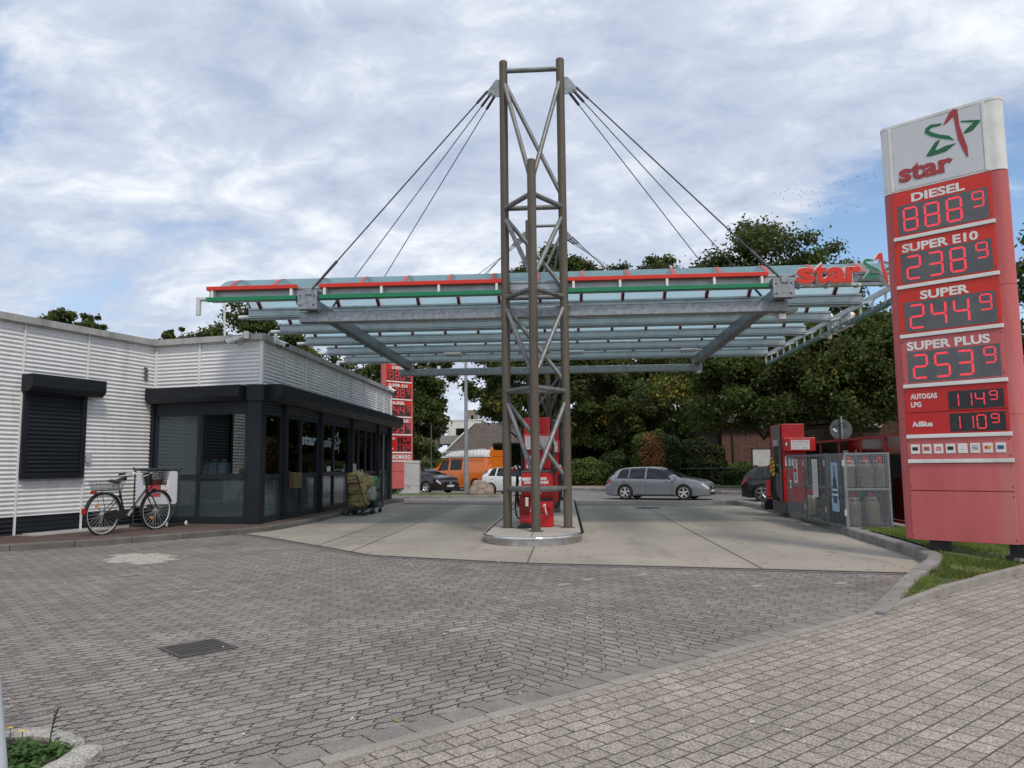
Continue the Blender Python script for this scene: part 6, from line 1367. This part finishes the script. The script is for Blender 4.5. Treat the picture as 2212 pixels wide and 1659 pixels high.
hb(MB().add([(-12.6, 75.2, 6.0), (-11.4, 75.2, 6.0), (-12.0, 74.0, 3.2), (-15.5, 74.0, 2.2)], [(0, 1, 2, 3)]), 'roof', M_tiles)
hb(MB().box(-12.05, -9.3, 73.6, 73.75, 3.5, 4.3).box(-12.05, -11.95, 73.75, 75, 3.5, 4.3).box(-12.0, -9.3, 73.75, 75, 3.42, 3.5), 'balcony', mat('balcony_grey', (.30, .30, .29), .7))
w_ = hb(MB().box(-10.6, -8.9, 74.93, 74.99, 4.3, 5.0), 'window', M_carglass); hb(MB().box(-10.66, -10.6, 74.9, 74.99, 4.2, 5.05).box(-9.78, -9.7, 74.9, 74.992, 4.3, 5.0).box(-10.6, -8.9, 74.9, 74.99, 5.0, 5.06), 'frame', M_dgrey, w_); hb(MB().box(-9.6, -9.0, 74.91, 74.925, 4.35, 4.75), 'blind', M_white, w_)
ch = hb(MB().box(-10.24, -8.9, 78, 79, 5.8, 7.05), 'chimney', mat('chimney_brick', (.22, .185, .15), .9, var=.2, vs=4)); hb(MB().box(-9.55, -9.3, 77.97, 77.995, 5.9, 6.5), 'chimney_window', M_carglass, ch)
t = thing('grey_garage', 'low grey timber clad garage in front of the white house', 'garage', (-9.4, 64, 0)); b = MB(); P_ = [(-2.2, 0), (2.0, 0), (2.0, 2.15), (.5, 2.55), (-2.2, 2.15)]
b.ext(P_, (0, 0, 0), (1, 0, 0), Z, (0, 5, 0)); b.build('wall', mat('garage_clad', (.115, .118, .118), .7, var=.1), t); b = MB()
for k in range(11): b.box(-2.2, 2.0, -.03, -.001, .1+k*.19, .27+k*.19) if k < 10 else None
b.build('boards', mat('garage_clad', (.115, .118, .118), .7), t); MB().bar((.5, -.1, 2.62), (2.2, -.1, 2.18), .3, .08).bar((.5, -.1, 2.62), (-3.4, -.1, 2.0), .3, .08).build('roof', mat('garage_roof', (.26, .27, .27), .6), t)
# brick houses to the right
bh = thing('brick_house', 'long low red brick house with white garage door beyond the street', 'house', (16, 57, 0)); b = MB().box(-4.6, 6, 0, 9, 0, 4.6); b.build('wall', M_brick, bh)
MB().add([(-5.6, -.7, 4.3), (7, -.7, 4.3), (7, 4.8, 8.0), (-5.0, 4.8, 8.0)], [(0, 1, 2, 3)]).build('roof', M_tiles, bh); d = MB().box(-2.45, -.4, -.03, -.001, 0, 2.35).build('garage_door', mat('door_white', (.62, .62, .61), .6), bh); MB().box(-2.55, -2.451, -.05, -.001, 0, 2.45).box(-2.55, -.3, -.05, -.001, 2.351, 2.45).build('frame', M_dgrey, d)
MB().tube((-3.85, -.1, 0), (-3.85, -.1, 4.4), .06, 8).build('downpipe', mat('pipe_dark', (.05, .035, .03), .5), bh)
MB().add([(-8.2, 1.5, 2.3), (-4.62, 1.5, 2.3), (-4.62, 1.5, 4.5), (-8.2, 1.5, 3.6)], [(0, 1, 2, 3)]).build('side_cladding', mat('cladding_grey', (.24, .25, .26), .6, var=.2, vs=5), bh)
bn = thing('brick_building', 'flat roofed dark brick building mostly hidden behind the big linden', 'building', (18, 44, 0)); MB().box(-3.6, 14, 0, 8, 0, 6.0).build('wall', M_brickd, bn); MB().box(-3.75, 14.1, -.12, 8, 6.0, 6.2).build('parapet', M_dgrey, bn)
f = MB().box(-1.72, -.60, -.03, -.001, 3.42, 5.2).build('window', M_white, bn); MB().box(-1.64, -.68, -.036, -.031, 3.62, 5.12).build('pane', mat('dim_glass', (.01, .011, .012), .3, spec=.2), f); MB().box(-1.85, -.5, -.20, -.001, 3.26, 3.40).build('sill', M_coping, f)
MB().tube((.62, -.1, 0), (.62, -.1, 6.0), .085, 8).build('downpipe', M_steeld, bn); MB().box(.85, 1.55, -.10, -.001, 3.05, 3.5).build('meter_box', M_alul, bn)
t = thing('white_container', 'pale grey low container wall behind the red glass screen', 'container', (10.3, 27.5, .05)); MB().box(-1.2, 2.0, 0, 1.5, .15, 1.42).build('body', mat('container_pale', (.50, .53, .53), .5, var=.06), t, bevel=.02); MB().box(-1.25, 2.05, -.05, 1.55, 1.42, 1.50).build('lid', M_white, t)
# ------------------------------------------------------------------ railing, hedges
t = thing('garden_railing', 'thin dark metal railing in front of the garden shrubs', 'railing', (7.4, 49.4, .05)); b = MB(); b.tube((-1.2, 0, 1.02), (3.2, -.4, 1.02), .03, 6)
for k in range(7): x = -1.2+k*.73; b.tube((x, -.065*k, 0), (x, -.065*k, 1.02), .02, 6)
b.build('rails', mat('rail_dark', (.05, .06, .055), .5), t)
def leafmesh(name, P_, Nn, size, mats, mid, rs, tilt=.9):
    """one small folded quad per point; P_ (n,3), Nn outward directions, size scalar/array, mid = material index per leaf"""
    n = len(P_); a = rs.normal(size=(n, 3)); nrm = Nn+a*tilt; nrm /= np.linalg.norm(nrm, axis=1, keepdims=True)+1e-9
    u = np.cross(nrm, rs.normal(size=(n, 3))); u /= np.linalg.norm(u, axis=1, keepdims=True)+1e-9; w = np.cross(nrm, u)
    s = (size*rs.uniform(.65, 1.3, n))[:, None]; V = np.empty((n, 4, 3)); V[:, 0] = P_-u*s; V[:, 1] = P_+w*s*.62+nrm*s*.12; V[:, 2] = P_+u*s; V[:, 3] = P_-w*s*.62+nrm*s*.12
    me = bpy.data.meshes.new(name); me.vertices.add(4*n); me.vertices.foreach_set('co', V.reshape(-1)); me.loops.add(4*n); me.loops.foreach_set('vertex_index', np.arange(4*n, dtype=np.int32))
    me.polygons.add(n); me.polygons.foreach_set('loop_start', np.arange(0, 4*n, 4, dtype=np.int32))
    for m in mats: me.materials.append(m)
    me.polygons.foreach_set('material_index', np.asarray(mid, dtype=np.int32)); me.update(); me.validate(); return me
def tree(label, base, h, rx, ry, z0, seed, nleaf, mats, leaf=.16, clumps=90, lean=(0, 0), yellow=.02, trunk_r=.3, lobes=None, cat='tree', name='tree', group='trees across the street'):
    """trunk with limbs and a crown of leaf clumps spread through (z0..h)"""
    rs = np.random.RandomState(seed); t = thing(name, label, cat, base, 0, group); cz_ = (z0+h)/2; rz_ = (h-z0)/2
    lobes = lobes or [(lean[0], lean[1], cz_, rx, ry, rz_)]
    C_ = []; Rr = []
    vol = np.array([l[3]*l[4]*l[5] for l in lobes]); vol = vol/vol.sum()
    while len(C_) < clumps:
        l = lobes[rs.choice(len(lobes), p=vol)]; d = rs.normal(size=3); d /= np.linalg.norm(d); rr = rs.uniform(.45, 1.0)**.55
        k = 1+.22*math.sin(3*math.atan2(d[1], d[0])+seed)*abs(1-d[2]**2)
        p = np.array([l[0]+d[0]*rr*l[3]*k*.86, l[1]+d[1]*rr*l[4]*k*.86, l[2]+d[2]*rr*l[5]*.9]); C_.append(p); Rr.append(rs.uniform(.10, .21)*(rx+ry)/2*(1.2-.45*rr))
    C_, Rr = np.array(C_), np.array(Rr); wgt = Rr**2; wgt /= wgt.sum(); ci = rs.choice(clumps, nleaf, p=wgt); d = rs.normal(size=(nleaf, 3)); d /= np.linalg.norm(d, axis=1, keepdims=True); d[:, 2] *= .72
    rad = Rr[ci][:, None]*(rs.uniform(.15, 1.0, (nleaf, 1))**.6)*rs.gamma(14, 1/13., (nleaf, 1)); P_ = C_[ci]+d*rad+rs.normal(size=(nleaf, 3))*.07; ctr = np.array([lean[0], lean[1], cz_]); od = P_-ctr; od /= np.linalg.norm(od, axis=1, keepdims=True)
    tone = rs.rand(clumps) < .45; mid = tone[ci].astype(int); yc = rs.rand(clumps) < yellow; yl = (yc[ci] & (rs.rand(nleaf) < .35)) | (rs.rand(nleaf) < yellow*.12); mid[yl] = 2
    link('crown', leafmesh('crown', P_, od*.35+d*.65+np.array([0, 0, .35]), leaf, mats, mid, rs), t)
    b = MB(); zz_ = z0+rz_*.9; b.path([(0, 0, -.2), (lean[0]*.1, lean[1]*.1, z0*.5), (lean[0]*.4, lean[1]*.4, z0+rz_*.3), (lean[0]*.7, lean[1]*.7, zz_)], [trunk_r*1.25, trunk_r, trunk_r*.75, trunk_r*.3], 9)
    for k in range(9):
        q = C_[rs.randint(clumps)]; s0 = Vector((lean[0]*.3, lean[1]*.3, z0+rz_*rs.uniform(-.05, .6))); e = Vector(q); b.path([s0, s0.lerp(e, .5)+Vector((0, 0, -.15*rz_)), e], [trunk_r*.42, trunk_r*.25, trunk_r*.08], 6)
    b.build('trunk', M_bark, t, smooth=60); return t
LV = [M_leaf, M_leaf2, M_leafy]
tree('broad linden behind the shop, seen left of the canopy corner', (-21.6, 50, 0), 12.6, 5.4, 3.8, 2.6, 1, 62000, LV, .122, 260, yellow=.01, lobes=[(.3, 0, 9.4, 3.4, 3.2, 3.5), (-3.2, 0, 8.0, 2.8, 2.6, 2.8), (3.4, 0, 7.4, 2.6, 2.8, 3.2), (0, 0, 5.2, 4.6, 3.4, 2.6)])
tree('darker tree between the shop roof and the far price sign', (-13.9, 53, 0), 11.4, 4, 3.4, 1.6, 14, 40000, LV, .128, 180, yellow=.01, lobes=[(0, 0, 7.8, 3.2, 3, 3.4), (-1.5, 0, 4.6, 3.4, 3, 2.8), (1.5, 0, 6.0, 2.8, 3, 3.4)])
tree('dark tree standing close to the right of the far price sign', (-10.2, 51, 0), 11.5, 3.2, 3, 1.2, 2, 48000, LV, .12, 200, yellow=.015, lobes=[(.2, 0, 8.0, 2.5, 2.8, 3.4), (.6, 0, 4.4, 2.2, 2.6, 3.0), (-1.2, 0, 5.0, 2.4, 2.6, 3.6)])
tree('linden with yellow leaf tufts behind the island masts', (-.6, 55, 0), 16.4, 4.8, 4, 3.0, 3, 120000, LV, .125, 360, yellow=.03, lobes=[(-.3, 0, 14.0, 3.4, 3.2, 3.4), (-2.2, 0, 8.6, 3.6, 3.6, 3.8), (-3.0, 0, 5.8, 2.6, 2.6, 2.2), (1.8, 0, 6.4, 4.4, 3.6, 4.2), (1.6, 0, 13.0, 2.4, 3, 3.6), (-4.7, 0, 6.9, 2.3, 2.4, 2.3), (-4.2, 0, 9.4, 2.3, 2.4, 2.4)])
tree('dense dark linden behind the clipped thuja', (6.2, 58, 0), 17.0, 5.0, 4, 2.2, 4, 95000, LV, .125, 320, yellow=.02, lobes=[(-1.8, 0, 13.0, 2.2, 3.0, 3.8), (.9, 0, 13.4, 2.4, 3.2, 4.3), (-.5, 0, 8.0, 4.6, 3.8, 4.2), (2.0, 0, 6.5, 4.6, 3.8, 4.4), (-2.4, 0, 4.4, 3.0, 3, 2.8)])
tree('big spreading linden beside the right pump, tallest over the canopy', (10.8, 40, 0), 14.4, 6.4, 5, 2.7, 5, 190000, LV, .098, 480, yellow=.02, trunk_r=.42, lobes=[(-.2, 0, 10.9, 3.2, 3.2, 3.6), (2.4, 0, 9.8, 2.5, 3, 3.0), (-1.8, 0, 8.6, 3.0, 3.4, 3.6), (.5, 0, 6.9, 5.4, 4.4, 3.2), (4.0, -.8, 6.2, 3.8, 3.8, 3.0), (-2.8, 0, 5.2, 4.2, 3.6, 2.3), (1.6, -1.2, 4.5, 5.0, 3.6, 1.7), (4.8, -1.5, 6.2, 3.0, 2.8, 2.6), (3.6, -2.0, 4.6, 2.8, 2.6, 1.6), (6.4, -.5, 7.0, 1.8, 2.4, 2.0)])
tree('lower bushy tree right of the big linden, behind the near price sign', (22.8, 57, 0), 11.6, 5, 4, 2.0, 6, 36000, LV, .16, 240, yellow=.02, lobes=[(0, 0, 7.4, 4.2, 3.6, 3.6), (-3.0, 0, 6.2, 3.4, 3, 3.2), (3.5, 0, 6.5, 3.2, 3, 2.8)])
tree('tall linden cut by the right edge of the view behind the price sign', (20.6, 29, 0), 13.6, 4.6, 4, 2.0, 8, 36000, LV, .12, 240, yellow=.02, lobes=[(-.4, 0, 10.2, 2.6, 3.0, 3.2), (-1.6, 0, 7.2, 3.0, 3.2, 3.4), (1.5, 0, 6.0, 4.0, 3.6, 3.6)])
tree('distant round tree top showing over the left white wall', (-61.5, 90, 0), 23.2, 5.2, 3.4, 9, 9, 22000, LV, .20, 120, yellow=.01, lobes=[(0, 0, 17.2, 4.6, 3, 5.4), (-2.5, 0, 16.2, 3.5, 3, 5), (3, 0, 15.8, 3.4, 3, 5.2)])
tree('small distant tree top showing over the inner shop corner', (-46.6, 88, 0), 19.6, 2.6, 3, 9, 10, 7000, LV, .22, 70, yellow=.01)
tree('far tree in the gap behind the white house', (-18.2, 98, 0), 10.4, 3.2, 3, 2, 11, 9000, LV, .25, 90, yellow=.01)
tree('reddish brown garden tree deep behind the lindens', (2.6, 82, 0), 8.5, 3.6, 3, 1.0, 13, 9000, [M_leaf, M_leafb, M_leafy], .20, 90, yellow=.0)
for k, (x, y, h_, r_, lab) in enumerate(((-24.5, 60, 10.5, 5, 'dark background tree far left behind the shop roof'), (9.0, 66, 14, 5.5, 'dark background tree between the two right lindens'), (1.8, 68, 12, 5.5, 'dark background tree behind the middle of the canopy'), (16.5, 68, 12, 6, 'dark background tree behind the brick house'), (27, 60, 12, 6, 'dark background tree beyond the flat brick building'))): tree(lab, (x, y, 0), h_, r_, r_*.8, .4, 30+k, 20000, LV, .22, 160, yellow=.01)
def shrub(name, label, base, fn, n, leaf, mats, midf, seed, core=None, cat='hedge', group='garden hedges and shrubs', tilt=.8):
    """clipped or loose shrub: fn(rs, n) -> points, outward normals"""
    rs = np.random.RandomState(seed); t = thing(name, label, cat, base, 0, group); P_, Nn = fn(rs, n); mid = midf(P_, rs)
    link('foliage', leafmesh('foliage', P_, Nn, leaf, mats, mid, rs, tilt), t)
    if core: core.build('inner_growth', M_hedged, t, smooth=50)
    return t
def ell(rx, ry, rz, cz_, pw=2.):
    def f(rs, n):
        d = rs.normal(size=(n, 3)); d /= np.linalg.norm(d, axis=1, keepdims=True); k = (np.abs(d[:, 0])**pw+np.abs(d[:, 1])**pw+np.abs(d[:, 2])**pw)**(-1/pw)
        d2 = d*k[:, None]; bump_ = 1+.05*np.sin(d[:, 0]*9)+.05*np.sin(d[:, 2]*11+2)+rs.uniform(-.07, .03, n); return d2*np.array([rx, ry, rz])*bump_[:, None]+np.array([0, 0, cz_]), d/np.array([rx, ry, rz])*rx
    return f
def slab(x0, x1, yw, z1):
    def f(rs, n):
        x = rs.uniform(x0, x1, n); top_ = rs.rand(n) < .3; z = np.where(top_, z1, rs.uniform(0, z1, n)); y = np.where(top_, rs.uniform(-yw, yw, n), -yw); P_ = np.stack([x, y, z], 1)+rs.normal(size=(n, 3))*.05
        Nn = np.stack([np.zeros(n), np.where(top_, 0., -1.), np.where(top_, 1., .2)], 1); return P_, Nn
    return f
def core_ell(rx, ry, rz, cz_): 
    rx *= .86; rz *= .93
    return MB().lathe([(0.01, cz_-rz), (rx*.72, cz_-rz*.8), (rx*.9, cz_-rz*.3), (rx*.9, cz_+rz*.3), (rx*.7, cz_+rz*.72), (rx*.3, cz_+rz*.9), (0.01, cz_+rz*.93)], (0, 0, 0), 16)
two = lambda P_, rs: (rs.rand(len(P_)) < .3).astype(int)
def brownpatch(P_, rs):
    q = ((P_[:, 0]+.30)/.80)**2+((P_[:, 2]-1.80+.25*P_[:, 0])/1.45)**2+rs.normal(size=len(P_))*.12; m_ = np.where((q < 1) & (P_[:, 1] < 0), 2, 0); m_[(m_ == 0) & (rs.rand(len(P_)) < .3)] = 1
    m_[(m_ == 0) & (P_[:, 0] > .55) & (rs.rand(len(P_)) < .5)] = 1; return m_
shrub('clipped_thuja', 'rounded clipped thuja bush with a large brown dead patch', (5.72, 50.0, .0), ell(1.48, 1.3, 1.85, 1.62, 3.2), 12000, .07, [M_hedge, M_hedged, M_leafb], brownpatch, 41, core_ell(1.4, 1.2, 1.75, 1.6), 'bush')
shrub('round_bush', 'rounded green bush left of the clipped thuja', (1.4, 51.5, 0), ell(1.5, 1.3, 1.0, .8, 2.6), 8000, .08, [M_hedge, M_hedged], two, 42, core_ell(1.4, 1.2, .95, .8), 'bush')
shrub('dark_bush', 'dark loose bush between the round bush and the clipped thuja', (3.35, 52.2, 0), ell(1.3, 1.3, 1.25, 1.0, 2.2), 8000, .085, [M_hedged, M_leaf2], two, 43, core_ell(1.2, 1.2, 1.15, 1.0), 'bush')
shrub('dark_bush', 'dark dense bush right of the clipped thuja behind the railing', (8.7, 51.5, 0), ell(1.7, 1.3, 1.7, 1.3, 2.4), 14000, .095, [M_hedged, M_leaf2], two, 44, core_ell(1.6, 1.2, 1.6, 1.2), 'bush')
shrub('low_hedge', 'low clipped hedge in front of the red brick house', (11.0, 48.5, 0), slab(-1.5, 2.2, .5, .78), 5000, .06, [M_hedge, M_hedged], two, 45, MB().box(-1.45, 2.15, -.42, .45, 0, .72))
shrub('garden_bush', 'small bush growing above the low hedge by the brick wall', (11.2, 50.2, 0), ell(1.1, .9, .75, .7), 4000, .07, [M_hedge, M_hedged], two, 46, core_ell(1.0, .8, .7, .7), 'bush')
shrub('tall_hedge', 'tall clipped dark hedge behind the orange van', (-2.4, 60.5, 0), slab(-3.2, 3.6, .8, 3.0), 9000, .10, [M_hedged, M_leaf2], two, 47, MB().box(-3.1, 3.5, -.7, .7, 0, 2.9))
shrub('garden_hedge', 'light green loose hedge left of the orange van', (-10.4, 57.5, 0), ell(3.6, 1.2, 1.15, .9, 3), 9000, .10, [M_hedge, M_leaf], two, 48, core_ell(3.2, 1.0, 1.0, .8).__class__().box(-3.2, 3.0, -.7, .7, 0, 1.55))
shrub('garden_bush', 'bush below the balcony of the white house', (-12.6, 66, 0), ell(2.0, 1.3, 1.3, 1.6), 5000, .12, [M_hedge, M_leaf], two, 49, core_ell(1.8, 1.2, 1.2, 1.6), 'bush')
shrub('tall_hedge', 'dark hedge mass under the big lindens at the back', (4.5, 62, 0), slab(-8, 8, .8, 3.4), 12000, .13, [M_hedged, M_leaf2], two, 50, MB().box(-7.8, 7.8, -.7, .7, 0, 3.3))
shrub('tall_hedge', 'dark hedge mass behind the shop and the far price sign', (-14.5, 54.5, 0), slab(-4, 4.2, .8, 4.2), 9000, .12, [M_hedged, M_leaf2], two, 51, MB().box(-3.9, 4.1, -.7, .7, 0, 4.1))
# ------------------------------------------------------------------ birds
def bird():
    b = MB(); b.path([(0, -.42, 0), (0, -.25, .02), (0, .1, 0), (0, .38, .01), (0, .62, .03)], [.02, .09, .12, .05, .03], 6)
    for s_ in (-1, 1): b.add([(s_*.05, .16, .04), (s_*.45, .22, .22), (s_*.92, -.02, .30), (s_*.42, -.02, .20), (s_*.05, -.14, .04)], [(0, 1, 2, 3, 4)])
    return b.mesh('flying_bird', mat('bird_dark', (.05, .05, .055), .8))
bme = bird(); K = 5.2; rb = random.Random(4)
def birdline(p0, p1, n, bend):
    for k in range(n):
        u = (k+.22*rb.uniform(-1, 1))/max(1, n-1); x = p0[0]+(p1[0]-p0[0])*u; z = p0[1]+(p1[1]-p0[1])*u+bend*math.sin(math.pi*u)+rb.uniform(-.035, .035)
        o = bpy.data.objects.new('flying_bird', bme); COL.objects.link(o); o.location = (x*K, 90*K+rb.uniform(-8, 8), (z-EYE)*K+EYE); o.rotation_euler = (rb.uniform(-.2, .2), rb.uniform(-.3, .3), R(65)+rb.uniform(-.2, .2)); o.scale = (.95,)*3
        tag(o, 'dark bird of the flock flying in a V high above the canopy', 'bird', 'flock of birds flying in a V')
birdline((25.25, 33.06), (37.46, 34.96), 17, -.3); birdline((25.6, 32.9), (34.31, 30.73), 19, -.25)
